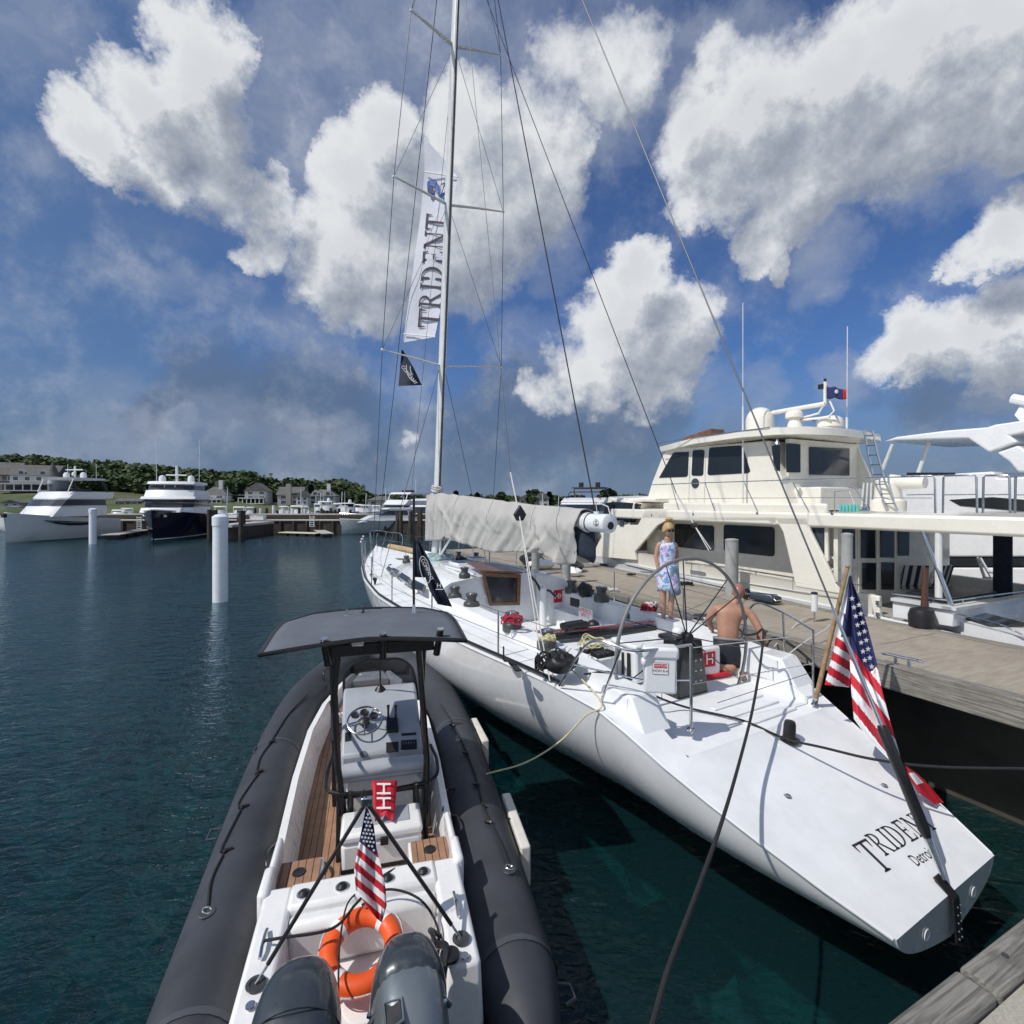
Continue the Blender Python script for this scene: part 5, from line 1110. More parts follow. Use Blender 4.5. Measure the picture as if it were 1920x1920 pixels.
# ropes on the transom
def rope(name, label, P, r, m, n=40): 
    o = MB().tube(bez(P, n), r, 8).build(name, m); return tag(o, label, 'rope')
rope('mooring_line', 'black line led from the port pod cleat across the transom', [RF.W(*v) for v in ((.45, .61, 1.03), (.42, .5, 1.05), (.45, .2, 1.02), (.62, .05, 1.03), (.84, -.12, 1.02), (1.0, -.32, .98))], .009, M_BLKROPE)
rope('mooring_line', 'black line looped over the white transom toward the starboard pod', [RF.W(*v) for v in ((.60, .02, 1.02), (.62, -.15, 1.08), (.52, -.36, 1.05), (.30, -.46, 1.02), (.15, -.45, .95), (.05, -.38, .88))], .008, M_BLKROPE)
rope('control_cable', 'thin black cable drooping through the orange lifebuoy', [RF.W(*v) for v in ((.78, .05, .99), (.62, .12, 1.02), (.4, .15, .96), (.1, .14, .9), (-.1, .12, .88), (-.2, .12, .85))], .006, M_BLKROPE)
rope('coiled_line', 'black rope bundle lying on the teak floor beside the leaning post', [RF.W(*v) for v in ((1.55, .30, .40), (1.7, .42, .42), (1.9, .48, .41), (2.0, .40, .43), (1.85, .36, .45), (1.7, .45, .43), (1.62, .34, .42), (1.5, .4, .41))], .014, M_BLKROPE)
o = at_rf('engine_controls', 'black hose bundle and fuel bulb beside the right hand outboard', 'hoses', (.05, -.47, .78))
MB().tube(bez([(.28, .0, .1), (.12, .03, .22), (.02, -.02, .28), (-.1, .02, .18), (-.15, .06, .02)], 24), .022, 8).build('hose', M_BLACK, o); MB().tube(bez([(.30, -.02, .12), (.2, .06, .26), (.05, .05, .30), (-.05, .1, .12)], 24), .014, 8).build('cable', M_BLACK, o); MB().lathe([(.06, 0), (.06, .02), (.02, .03)], (.0, -.04, .235), n=18).build('round_port', M_BLACK, o)
# antenna pole with navy flag on the canopy
pb = ctop(776, 1147); o = at_rf('whip_pole', 'tall black pole standing on the inflatable canopy', 'pole', (pb.x, pb.y, 0))
Dp = (CAMZ - pb.z) * FPX / (1147 - HY); topz = CAMZ - (928 - HY) / FPX * Dp
MB().tube([(0, 0, pb.z), (0, 0, topz)], .013, 10).build('pole', M_BLACKMET, o); MB().lathe([(.035, 0), (.03, .03), (.012, .10)], (0, 0, pb.z), n=12).build('pole_base', M_STEEL, o)
f = thing('navy_house_flag', 'dark navy flag with white ring emblem drooping from the black pole', 'flag', (0, 0, 0))
LA = [(777, 1003), (777, 1018), (777, 1040), (777, 1062), (777, 1082)]; 
def fold(px, py, k): return WF.D(px, py, Dp + k)
b = MB(); gL, gM, gR = [(777, 1008), (776, 1030), (777, 1055), (778, 1082)], [(786, 1015), (790, 1040), (796, 1062), (797, 1083)], None
b.sheet([[fold(lerp(a[0], c[0], k / 6), lerp(a[1], c[1], k / 6), .02 * math.sin(k * 1.4)) for k in range(7)] for a, c in zip(gL, gM)]); b.build('hoist_cloth', M_NAVYCL, f, solid=.003)
S1, S2 = [(779, 1012), (785, 1042), (796, 1078), (806, 1108), (821, 1133)], [(788, 1018), (803, 1046), (818, 1076), (833, 1106), (848, 1138)]
b = MB(); b.sheet([[fold(lerp(a[0], c[0], k / 8), lerp(a[1], c[1], k / 8), -.03 + .035 * math.sin(k * 1.5 + j * .7)) for k in range(9)] for j, (a, c) in enumerate(zip(S1, S2))]); b.build('fly_cloth', M_NAVYCL, f, solid=.003)
b = MB(); cc = Vector((800, 1068)); 
ringp = [fold(cc.x - 3 + 9 * math.cos(a) + 5 * math.sin(a), cc.y + 25 * math.sin(a), -.085) for a in [k * math.pi / 12 for k in range(24)]]; b.tube(ringp, .0035, 5, closed=True)
X_ = (fold(812, 1090, -.09) - fold(790, 1045, -.09)).normalized(); Y2 = (fold(812, 1050, -.09) - fold(800, 1056, -.09)).normalized(); put_text(b, 'COMPANY', .058, fold(801, 1068, -.09), X_, Y2, 0, .9)
put_text(b, 'H', .07, fold(823, 1098, -.09), (1, 0, 0), (0, 0, 1), 0); b.box(fold(824, 1105, -.09), (.08, .004, .008)); b.build('emblem', M_WHITEC, f, smooth=False)
# ================================================================== CREAM MOTOR YACHT
YN = -9.5; YB = -13.9
my = in_frame(YF, 'cream_motor_yacht', 'large cream motor yacht with dark windows and upper pilothouse beside the brown dock', 'motor yacht')
def ys(l, y=YN): return [YF.y(px, py, y) for px, py in l]
def side(l, name, m, y=YN, th=.08, bev=.0, parent=None): return MB().prism(ys(l, y), (0, -th, 0)).build(name, m, parent or my, smooth=False, bevel=bev)
# hull
def yh(x): return interp([(4.1, 2.15), (9, 2.2), (12.5, 2.05), (14.5, 1.6), (16.2, .85), (17.3, .05)], x)[0]
def ysheer(x): return interp([(4.1, 2.10), (5.1, 2.17), (9, 2.26), (12, 2.36), (14.5, 2.62), (17.3, 3.05)], x)[0]
YCEN = (YN + YB) / 2
b = MB(); rings = []
for x in (4.1, 5, 6.5, 8, 9.5, 11, 12.5, 13.5, 14.5, 15.4, 16.2, 16.8, 17.3):
    h, s_ = yh(x), ysheer(x) - .42; fl = max(0, (x - 12) / 5.3)
    prof = [(h, s_), (h * lerp(.99, .9, fl), s_ - .25), (h * lerp(.96, .6, fl), .7), (h * lerp(.92, .4, fl), .1), (0, -.3)]
    rings.append([Vector((x, YCEN + y, z)) for y, z in prof] + [Vector((x, YCEN - y, z)) for y, z in reversed(prof[:-1])])
b.rings(rings, closed=False, caps=False); b.poly(rings[0]); b.build('hull', mat('pale_hull_paint', (.70, .71, .70), .3, var=.05, coat=.3), my, ang=50)
b = MB()
for q in (1, -1): b.rings([[Vector((x, YCEN + q * (yh(x) + .0), ysheer(x) - .44)), Vector((x, YCEN + q * (yh(x) + .035), ysheer(x) - .41)), Vector((x, YCEN + q * (yh(x) + .035), ysheer(x) - .35)), Vector((x, YCEN + q * yh(x), ysheer(x) - .32))] for x in (4.1, 6, 8, 10, 12, 13.5, 14.5, 15.4, 16.2, 16.8, 17.3)], closed=False, caps=False)
b.build('rub_rail', M_GREYPAINT, my)
b = MB()
for q in (1, -1):
    for xs in ((5.25, 6.5, 8, 10, 12, 13.5, 14.5, 15.4, 16.2, 16.8, 17.3),) if q == 1 else ((4.1, 8, 12, 13.5, 14.5, 15.4, 16.2, 16.8, 17.3),):
        b.rings([[Vector((x, YCEN + q * (yh(x) + .01), ysheer(x) - .42)), Vector((x, YCEN + q * (yh(x) + .01), ysheer(x) - .03)), Vector((x, YCEN + q * (yh(x) + .03), ysheer(x))), Vector((x, YCEN + q * (yh(x) - .10), ysheer(x))), Vector((x, YCEN + q * (yh(x) - .10), ysheer(x) - .42))] for x in xs])
b.build('bulwark', M_CREAM, my, ang=40)
for px, py in ((1132, 1064), (1170, 1077)):
    p = YF.y(px, py, YN); f = MB().box((p.x, YN - .01, p.z), (.42, .05, .24)).build('hull_window', M_FARGLASS, my, bevel=.02)
b = MB(); b.box((9.5, YCEN, 1.72), (10.8, 4.2, .08)); b.build('main_deck', mat('grey_deck', (.34, .33, .31), .8), my)
# cockpit coaming and side gate
b = MB(); b.prism(ys([(1673, 1128), (1787, 1146), (1787, 1176), (1673, 1158)]), (0, -.12, 0)); b.prism([YF.x(1787, 1146, 4.1), Vector((4.1, YB, 2.08)), Vector((4.1, YB, 1.7)), YF.x(1787, 1176, 4.1)], (.1, 0, 0)); b.build('cockpit_coaming', M_GEL, my, bevel=.015)
b = MB(); c0 = YF.y(1673, 1126, YN); c1 = YF.y(1787, 1144, YN); b.prism([c0 + Vector((0, .05, 0)), c1 + Vector((0, .05, 0)), c1 + Vector((0, -.17, 0)), c0 + Vector((0, -.17, 0))], (0, 0, .05)); b.prism([c1 + Vector((-.06, .05, 0)), Vector((4.04, YB, 2.09)), Vector((4.2, YB, 2.09)), c1 + Vector((.12, .05, 0))], (0, 0, .05)); b.build('coaming_cap', M_GREYPAINT, my)
MB().prism(ys([(1630, 1115), (1648, 1118), (1651, 1168), (1640, 1165)]), (0, -.09, 0)).build('boarding_gate', M_CREAM, my, bevel=.02)
for z in (1.86, 2.06): MB().box((5.14, YN + .02, z), (.05, .03, .07)).build('gate_hinge', M_STEEL, my)
# outer shell: forward shoulder, pillars, fascia
side([(1104, 1042), (1112, 1000), (1124, 985), (1196, 984), (1212, 954), (1250, 954), (1252, 974), (1232, 985), (1190, 1034), (1192, 1050)], 'forward_side', M_CREAM, bev=.01)
MB().box((12.1, YN + .01, 3.16), (.18, .03, .17)).build('side_vent', M_FARGLASS, my)
side([(1452, 970), (1513, 970), (1519, 996), (1577, 1114), (1492, 1100), (1468, 998)], 'aft_pillar', M_CREAM, bev=.02)
def arc_corner(px, py, r, q0, n=6): return [(px + r * math.cos(q0 + k * math.pi / 2 / n), py + r * math.sin(q0 + k * math.pi / 2 / n)) for k in range(n + 1)]
side([(1249, 970), (1249, 977), (1262, 974), (1440, 976), (1453, 984), (1456, 970)], 'opening_header', M_CREAM, bev=.0)
fb_ = MB(); fb_.box((7.75, YCEN, 3.44), (9.9, YN - YB, .28)); fb_.build('boat_deck', M_CREAM, my, bevel=.05)
MB().prism([(12.65, YN - .2, 3.36), (13.4, YN - .8, 3.86), (13.5, YCEN, 3.92), (13.4, YB + .8, 3.86), (12.65, YB + .2, 3.36)], (0, 0, .05)).build('deck_edge', M_CREAM, my)
# forward house with windscreen
b = MB(); b.prism([(12.2, YN - .12, 2.3), (14.0, YN - .55, 2.5), (14.6, YCEN, 2.55), (14.0, YB + .55, 2.5), (12.2, YB + .12, 2.3)], (-.5, 0, 1.45)); b.build('forward_house', M_CREAM, my, bevel=.03)
b = MB(); b.prism([(11.1, YN - .35, 3.78), (13.2, YN - .42, 3.78), (13.9, YCEN, 3.80), (13.2, YB + .42, 3.78), (11.1, YB + .35, 3.78)], (0, 0, .12)); b.build('brow', M_CREAM, my, bevel=.04)
for l in ([(1140, 943), (1154, 941), (1152, 973), (1134, 972)], [(1158, 941), (1191, 943), (1186, 980), (1156, 975)], [(1196, 943), (1203, 945), (1197, 970), (1191, 980)]):
    MB().prism([p for p in ys(l, YN - .20)], (0, .1, 0)).build('forward_window', M_GLASS, my, bevel=.004)
# saloon
b = MB(); b.box((9.05, -12.05, 2.55), (5.98, 3.3, 1.6)); b.build('saloon', M_CREAM, my)
def rr_rect(x0, x1, z0, z1, r, y, n=4):
    P = []
    for cx_, cz_, q in ((x1 - r, z1 - r, 0), (x0 + r, z1 - r, 1), (x0 + r, z0 + r, 2), (x1 - r, z0 + r, 3)):
        for k in range(n + 1): a = math.pi / 2 * (q + k / n); P.append(Vector((cx_ + r * math.cos(a), y, cz_ + r * math.sin(a))))
    return P
for x0, x1, z0, z1 in ((9.5, 10.9, 2.53, 3.18), (7.78, 9.2, 2.55, 3.22)):
    f = MB().prism(rr_rect(x0 - .03, x1 + .03, z0 - .03, z1 + .03, .09, -10.39), (0, -.02, 0)).build('saloon_window_frame', M_CREAM, my); MB().prism(rr_rect(x0, x1, z0, z1, .08, -10.38), (0, -.02, 0)).build('saloon_pane', M_GLASS, f)
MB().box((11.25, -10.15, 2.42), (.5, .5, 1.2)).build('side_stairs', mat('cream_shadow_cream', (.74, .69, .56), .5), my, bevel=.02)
# side deck rail in the opening
b = MB()
pr_ = [YF.y(px, py, YN - .02) for px, py in ((1285, 1055), (1380, 1066), (1500, 1085), (1615, 1098))]
MB().tube(pr_, .016, 8).build('side_rail', M_STEEL, my)
for px, y0, y1 in ((1297, 1056, 1090), (1352, 1062, 1095), (1417, 1071, 1098), (1487, 1083, 1108)): MB().tube([YF.y(px, y0, YN - .02), YF.y(px, y1, YN - .02)], .012, 6).build('rail_post', M_STEEL, my)
# aft saloon bulkhead with doors
AX = 5.95
MB().box((AX + .04, -11.7, 2.6), (.08, 4.0, 1.7)).build('aft_bulkhead', M_CREAM, my)
for l in ([(1579, 992), (1602, 992), (1602, 1048), (1579, 1046)], [(1614, 992), (1640, 992), (1640, 1047), (1614, 1046)], [(1650, 992), (1675, 992), (1675, 1046), (1650, 1045)], [(1683, 992), (1704, 992), (1703, 1042), (1683, 1042)], [(1616, 1055), (1641, 1055), (1641, 1106), (1616, 1105)], [(1652, 1054), (1675, 1054), (1675, 1106), (1652, 1105)]):
    MB().prism([YF.x(px, py, AX - .005) for px, py in l], (-.02, 0, 0)).build('door_pane', M_GLASS, my, bevel=.008)
for px in (1610, 1645, 1678): MB().tube([YF.x(px, 990, AX - .02), YF.x(px, 1112, AX - .02)], .010, 6).build('door_stile', M_CREAM, my)
MB().prism(ys([(1519, 990), (1545, 990), (1545, 1040), (1541, 1052)], YN - .12), (0, -.02, 0)).build('quarter_window', M_FARGLASS, my)
MB().prism(ys([(1546, 986), (1552, 986), (1553, 1052), (1546, 1054)], YN - .10), (0, -.04, 0)).build('window_post', M_CREAM, my)
for k in range(5): MB().box((6.2 - .0 * k, -10.0, 1.85 + .22 * k), (.5, .55, .04)).build('stair_step', M_CREAM, my)
MB().tube([YF.y(1727, 988, YN - .05), YF.y(1787, 1142, YN - .05)], .035, 12).build('awning_pole', M_STEEL, my)
MB().tube([YF.x(1760, 975, 4.3), YF.x(1760, 1120, 4.3)], .05, 10).build('deck_support', M_ALU, my)
# pilothouse
PY0, PY1 = -10.35, -13.1
pl_ = [(1207, 955), (1222, 905), (1243, 852), (1250, 842), (1442, 826), (1484, 955)]
P = ys(pl_, PY0); b = MB(); b.prism(P, (0, PY1 - PY0, 0)); b.build('pilothouse', M_CREAM, my, bevel=.03)
b = MB(); b.box((12.0, YCEN, 3.82), (1.4, 2.9, .28), taper=.8); b.build('pilothouse_dash', M_CREAM, my, bevel=.05)
for l in ([(1236, 896), (1262, 850), (1266, 848), (1292, 847), (1290, 891), (1287, 894)], [(1299, 847), (1301, 844), (1318, 843), (1321, 846), (1319, 889), (1316, 892), (1299, 892), (1297, 889)], [(1327, 888), (1330, 842), (1333, 839), (1388, 835), (1393, 838), (1407, 883), (1403, 887), (1330, 891)]):
    MB().prism([p + Vector((0, .012, 0)) for p in ys(l, PY0)], (0, -.05, 0)).build('pilothouse_window', M_GLASS, my)
b = MB()
for px in (1294, 1323): b.tube([YF.y(px, 843, PY0 + .012), YF.y(px - 3, 950, PY0 + .012)], .006, 4)
b.build('door_seam', M_GREYPAINT, my)
MB().lathe([(.13, 0), (.13, .02), (.10, .03)], YF.y(1304, 906, PY0 + .0), (0, 1, 0), 20).build('round_emblem', M_FARGLASS, my)
# aft face of pilothouse: recessed bulkhead, wing and door
b = MB(); b.box((7.62, -11.9, 4.35), (.1, 2.6, 1.7)); b.build('pilothouse_aft', M_CREAM, my)
b = MB(); b.prism([YF.y(px, py, -13.1) for px, py in ((1560, 824), (1602, 822), (1612, 852), (1656, 950), (1560, 950))], (0, -.1, 0)); b.build('aft_wing', M_CREAM, my)
for l in ([(1473, 831), (1499, 833), (1499, 886), (1474, 886)], [(1517, 838), (1591, 841), (1591, 892), (1517, 890)], [(1446, 836), (1461, 832), (1461, 884), (1452, 882)]):
    MB().prism([YF.x(px, py, 7.56) for px, py in l], (-.03, 0, 0)).build('aft_window', M_GLASS, my, bevel=.008)
MB().lathe([(.02, .1), (.03, .06), (.05, .0), (.065, -.02)], YF.x(1457, 833, 7.3), n=16).build('ship_bell', M_STEEL, my)
MB().box((7.2, -11.4, 3.86), (.6, 1.5, .5)).build('deck_cabinet', M_CREAM, my, bevel=.03)
MB().tube([YF.x(1565, 960, 6.7), YF.x(1565, 922, 6.7), YF.x(1592, 920, 6.7), YF.x(1607, 960, 6.7)], .012, 8).build('small_rail', M_STEEL, my)
MB().box((8.3, YN + .0 - .15, 3.66), (4.4, .12, .20)).build('deck_kerb', M_CREAM, my, bevel=.04)
# roof
b = MB(); top = [(11.8, -10.9), (11.4, -10.3), (9.9, -10.06), (8.4, -10.0), (7.5, -10.0), (7.0, -10.3), (6.78, -10.9), (6.78, -12.0), (6.95, -12.9), (7.25, -13.5), (11.0, -13.5), (11.7, -12.8)]
zt = lambda x: 5.20 + .10 * math.sin(math.pi * max(0, min(1, (x - 6.7) / 5.1)))
b.rings([[Vector((x, y, zt(x))) for x, y in top], [Vector((x, y, zt(x) + .15)) for x, y in top], [Vector((8.5 + (x - 8.5) * .93, -11.8 + (y + 11.8) * .9, zt(x) + .19)) for x, y in top]]); b.build('roof', M_CREAM, my, ang=50)
b = MB(); p0, p1 = YF.y(1277, 828, -10.6), YF.y(1333, 812, -10.6); b.prism([p0, p1, p1 + Vector((0, 0, .12)), p1 + Vector((0, 0, .12)) + (p0 - p1) * .9 + Vector((0, 0, -.02))], (0, -.5, 0)); b.build('roof_box', M_TEAKVARN, my, bevel=.01)
def dome(px, yb, yt, wpx, y):
    a, t_ = YF.y(px, yb, y), YF.y(px, yt, y); W0 = YF.W(a.x, a.y); r = wpx / 2 * W0.y / FPX; h_ = t_.z - a.z
    MB().lathe([(r * .92, 0), (r, h_ * .06), (r, h_ * .42), (r * .97, h_ * .56), (r * .87, h_ * .72), (r * .70, h_ * .85), (r * .48, h_ * .94), (r * .22, h_ * .99), (0, h_)], (a.x, y, a.z), n=24).build('radome', M_CREAM, my)
dome(1425, 809, 764, 50, -11.2); dome(1557, 802, 779, 46, -11.6); dome(1489, 784, 768, 30, -11.2)
MB().tube([YF.y(1490, 803, -11.2), YF.y(1490, 783, -11.2)], [.18, .10], 14).build('radar_post', M_CREAM, my)
def yt_(l, r, nm='mast_tube', m=None, y=-11.3): return MB().tube([YF.y(px, py, y) for px, py in l], r, 10).build(nm, m or M_CREAM, my)
yt_([(1449, 774), (1548, 757)], .055); yt_([(1482, 790), (1556, 782)], .03); yt_([(1505, 783), (1535, 775), (1546, 757), (1549, 718)], .022); yt_([(1556, 752), (1564, 770), (1555, 780), (1540, 783)], .02)
yt_([(1547, 757), (1547, 716)], .035); yt_([(1547, 716), (1547, 710)], .028, 'mast_light', M_BLACK); MB().box(YF.y(1541, 725, -11.3), (.12, .1, .10)).build('mast_lamp', M_BLACK, my)
yt_([(1505, 783), (1520, 787), (1528, 789)], .012, 'cable', M_BLACK)
yt_([(1393, 950), (1393, 762)], .022, 'whip_antenna', M_ALU, -10.2); yt_([(1393, 762), (1393, 568)], .010, 'whip_antenna', M_ALU, -10.2); yt_([(1588, 803), (1588, 783)], .025, 'whip_antenna', M_ALU, -11.6); yt_([(1588, 783), (1589, 612)], .010, 'whip_antenna', M_ALU, -11.6)
for x in (6.4, 9.35, 11.6): MB().box((x, YN + .003, 3.44), (.012, .012, .27)).build('panel_seam', M_GREYPAINT, my)
for px, py in ((1222, 966), (1300, 964), (1420, 962), (1560, 962)): MB().lathe([(.03, 0), (.028, .01), (.012, .014)], YF.y(px, py, YN), (0, 1, 0), 12).build('courtesy_light', M_STEEL, my)
MB().tube([YF.y(px, py, YN + .015) for px, py in ((1195, 1062), (1350, 1086), (1500, 1109), (1625, 1126))], .010, 5).build('boot_line', M_GREYPAINT, my)
MB().box((9.2, YN - .02, 2.06), (.5, .04, .10)).build('scupper', M_STEEL, my, bevel=.02)
MB().tube([(11.2, -10.0, 5.42), (9.9, -10.04, 5.46), (7.6, -9.98, 5.42)], .012, 6).build('roof_handrail', M_STEEL, my)
# rails
def rl(l, r=.011, y=YN - .06, nm='deck_rail'): return MB().tube([YF.y(px, py, y) for px, py in l], r, 8).build(nm, M_STEEL, my)
rl([(1220, 909), (1330, 905), (1480, 900), (1620, 896), (1748, 893)]); rl([(1236, 936), (1400, 934), (1560, 933), (1748, 934)], .006)
for t0, t1 in ((1258, 1273), (1322, 1340), (1396, 1420), (1487, 1516), (1597, 1630)): rl([(t0, 905), (t1, 958)], .010, nm='rail_post')
for x0, x1 in ((1700, 1753), (1768, 1831), (1843, 1893), (1903, 1960)):
    q_ = [(x0, 962), (x0 + 1, 896), (x0 + 5, 892), (x1 - 4, 891), (x1, 896), (x1 + 1, 962)] if x0 > 1710 else [(1690, 893), (x1 - 5, 892), (x1, 898), (x1 + 1, 962)]
    rl(q_, .016, YN - .08, 'gate_frame'); rl([(x0, 928), (x1, 927)], .009, YN - .08)
for l_ in ([(1620, 806), (1628, 850), (1640, 905), (1666, 957)], [(1636, 808), (1645, 850), (1660, 905), (1683, 957)]): MB().tube([YF.y(px, py, -10.6) for px, py in l_], .018, 8).build('ladder_rail', M_STEEL, my)
for k in range(8):
    t_ = (k + .6) / 8.3; ya = lerp(806, 957, t_); xa = interp([(806, 1620), (850, 1628), (905, 1640), (957, 1666)], ya)[0]; xb = interp([(806, 1636), (850, 1645), (905, 1660), (957, 1683)], ya)[0]
    MB().tube([YF.y(xa, ya, -10.6), YF.y(xb, ya, -10.6)], .02, 6, flat=.5).build('ladder_rung', M_DRUM, my)
# davit crane and covered craft on the boat deck
b = MB(); c = YF.y(1665, 935, -11.2); b.lathe([(.30, -.25), (.30, -.05), (.24, 0), (.22, .3), (.12, .42)], c, n=16); b.build('davit_base', M_CREAM, my); MB().tube([YF.y(1668, 900, -11.2), YF.y(1690, 905, -11.2), YF.y(1735, 905, -11.2)], [.12, .14, .11], 12).build('davit_arm', M_CREAM, my)
for k in range(3): MB().tube([YF.y(1620 + k * 7, 905, -11.0), YF.y(1616 + k * 8, 950, -11.0)], .018, 6).build('folded_leg', M_GREYPAINT, my)
p = YF.y(1592, 948, -10.1); o = thing('bottle_pack', 'pack of blue and green water bottles on the upper deck of the cream yacht', 'bottles', YF.W(p.x, p.y, 3.60), YF.a)
for k in range(6): MB().lathe([(.028, 0), (.03, .1), (.012, .15)], (-.16 + .065 * k, 0, 0), n=10).build('bottle', mat('pale_blue_plastic', (.12, .45, .60), .2) if k % 2 else mat('green_plastic', (.15, .50, .30), .2), o)
# state flag on the mast
f = thing('state_flag', 'small blue and red flag flying from the mast of the cream yacht', 'flag', (0, 0, 0))
def sfl(px, py, i): q_ = YF.y(px, py, -11.3); w = YF.W(q_.x, q_.y, q_.z); w.y += .03 * math.sin(i * 1.2); return w
rows = [[sfl(lerp(1550, 1589, i / 12), lerp(lerp(723, 731, i / 12), lerp(746, 749, i / 12), j / 5) + 1.5 * math.sin(i * .9), i) for i in range(13)] for j in range(6)]
MB().sheet([r_[:10] for r_ in rows]).build('blue_cloth', M_BLUEC, f, solid=.003); MB().sheet([r_[9:] for r_ in rows]).build('red_cloth', M_RED, f, solid=.003)
e0 = sfl(1566, 735, 5) + Vector((0, -.04, 0)); MB().ball(e0, .045, 10, (1, .1, 1)).build('crest', M_WHITEC, f)
# cockpit furniture
M_STRIPE = simple_mat('striped_navy_white_fabric', lambda t, b: (lambda sp: (t.links.new(nd(t, 'ShaderNodeTexCoord').outputs['Object'], sp.inputs[0]), t.links.new(mixc(t, mth(t, 'LESS_THAN', mth(t, 'FRACT', mth(t, 'ADD', mth(t, 'MULTIPLY', sp.outputs[1], 6.5), 40)), .52), (.55, .55, .53), (.015, .018, .035)), b.inputs['Base Color'])))(nd(t, 'ShaderNodeSeparateXYZ')))
def deckchair(px, py, z, rz, label, k=1.0):
    p = YF.z(px, py, z); o = thing('deck_chair', label, 'chair', YF.W(p.x, p.y, 1.76), YF.a + rz, 'striped deck chairs in the yacht cockpit')
    for q in (1, -1):
        MB().tube([(-.2, q * .25, 0), (-.16, q * .25, .42), (.1, q * .25, .44)], .018, 6).build('frame_side', M_GEL, o); MB().tube([(.2, q * .25, 0), (.05, q * .25, .3), (.24, q * .25, .72)], .018, 6).build('frame_side', M_GEL, o)
    MB().box((0, 0, .27), (.42, .48, .05)).build('seat', M_STRIPE, o, bevel=.015); MB().prism([(.15, -.24, .30), (.15, .24, .30), (.27, .24, .74), (.27, -.24, .74)], (.04, 0, 0)).build('backrest', M_STRIPE, o, bevel=.015); return o
deckchair(1700, 1120, 1.8, R(150), 'striped deck chair nearest the yacht gate'); deckchair(1745, 1120, 1.8, R(175), 'striped deck chair beside the stainless awning pole'); deckchair(1865, 1105, 1.8, R(20), 'striped deck chair at the aft end of the cockpit table')
o = thing('cockpit_table', 'dark cockpit table on the aft deck of the cream yacht', 'table', YF.W(4.75, -11.0, 1.76), YF.a); MB().box((0, 0, .42), (.7, 1.5, .03)).build('tabletop', M_BLACK, o); MB().tube([(0, 0, 0), (0, 0, .42)], .05, 8).build('leg', M_STEEL, o)
MB().tube([YF.y(1673, 1113, YN - .06), YF.y(1785, 1126, YN - .06)], .016, 8).build('cockpit_rail', M_STEEL, my); MB().tube([YF.x(1785, 1126, 4.12), YF.x(1960, 1104, 4.12)], .014, 8).build('cockpit_rail', M_STEEL, my)
for px in (1805, 1882): MB().tube([YF.x(px, 1124, 4.12), YF.x(px, 1146, 4.12)], .012, 8).build('cockpit_rail_post', M_STEEL, my)
MB().box((4.75, -12.9, 2.6), (.28, .05, 1.4)).build('aft_wing_screen', M_NAVYCL, my)
# ------------------------------------------------------------------ white modern yacht behind
wy = in_frame(YF, 'white_hardtop_yacht', 'white modern yacht with sweeping hardtop arch behind the cream yacht', 'motor yacht')
WYN = -15.6
M_WY = mat('bright_white_gelcoat', (.82, .83, .84), .25, var=.04, coat=.4)
def wside(l, name, m, y=WYN, th=3.6, bev=.04): return MB().prism([YF.y(px, py, y) for px, py in l], (0, -th, 0)).build(name, m, wy, smooth=False, bevel=bev)
wside([(1655, 828), (1680, 819), (1775, 807), (1850, 801), (1865, 796), (1960, 782), (1960, 803), (1893, 817), (1908, 829), (1857, 847), (1852, 847), (1815, 822), (1806, 822), (1680, 826)], 'hardtop', M_WY)
for yq in (WYN, WYN - 3.1): wside([(1868, 849), (1908, 835), (1925, 846), (1985, 880), (1960, 886), (1908, 885), (1892, 866)], 'arch_leg', M_WY, y=yq, th=.5)
wside([(1640, 900), (1700, 893), (1862, 884), (1870, 897), (1960, 892), (1960, 962), (1640, 962)], 'flybridge', M_WY)
wside([(1800, 948), (1960, 962), (1960, 940), (1860, 932), (1780, 937)], 'flybridge_window', M_GLASS, y=WYN + .02, th=.06, bev=0)
wside([(1700, 886), (1700, 892), (1790, 889), (1790, 886)], 'windbreak', M_GLASS, y=WYN + .02, th=.04, bev=0)
wside([(1600, 962), (2000, 962), (2000, 990), (1600, 990)], 'upper_glass', M_GLASS, y=WYN + .02, th=3.5, bev=0)
wside([(1600, 992), (2000, 1000), (2000, 1044), (1600, 1044)], 'main_side', M_WY); wside([(1600, 1046), (2000, 1046), (2000, 1062), (1600, 1062)], 'main_glass', M_GLASS, th=3.5, bev=0)
wside([(1560, 1064), (2000, 1064), (2000, 1100), (1560, 1100)], 'hull', M_WY); wside([(1600, 1100), (2000, 1100), (2000, 1125), (1600, 1125)], 'hull_window', M_GLASS, th=3.4, bev=0)
h_ = MB(); P = [YF.y(px, py, WYN - .3) for px, py in ((1550, 1126), (2050, 1126))]; h_.box(((P[0].x + P[1].x) / 2, WYN - 2.1, .55), (abs(P[0].x - P[1].x), 3.6, 1.6)); h_.build('lower_hull', M_WY, wy)
for l_ in ([(1742, 829), (1722, 886)], [(1674, 833), (1655, 880)]): MB().tube([YF.y(px, py, WYN - .5) for px, py in l_], .05, 8).build('hardtop_strut', M_ALU, wy)
MB().tube([YF.y(1898, 747, WYN - 1.5), YF.y(1975, 762, WYN - 1.5)], .12, 10).build('radar_scanner', M_WY, wy); MB().prism([YF.y(px, py, WYN - 1.5) for px, py in ((1902, 778), (1912, 762), (1975, 765), (1975, 810), (1920, 798))], (0, -.4, 0)).build('radar_mast', M_WY, wy)
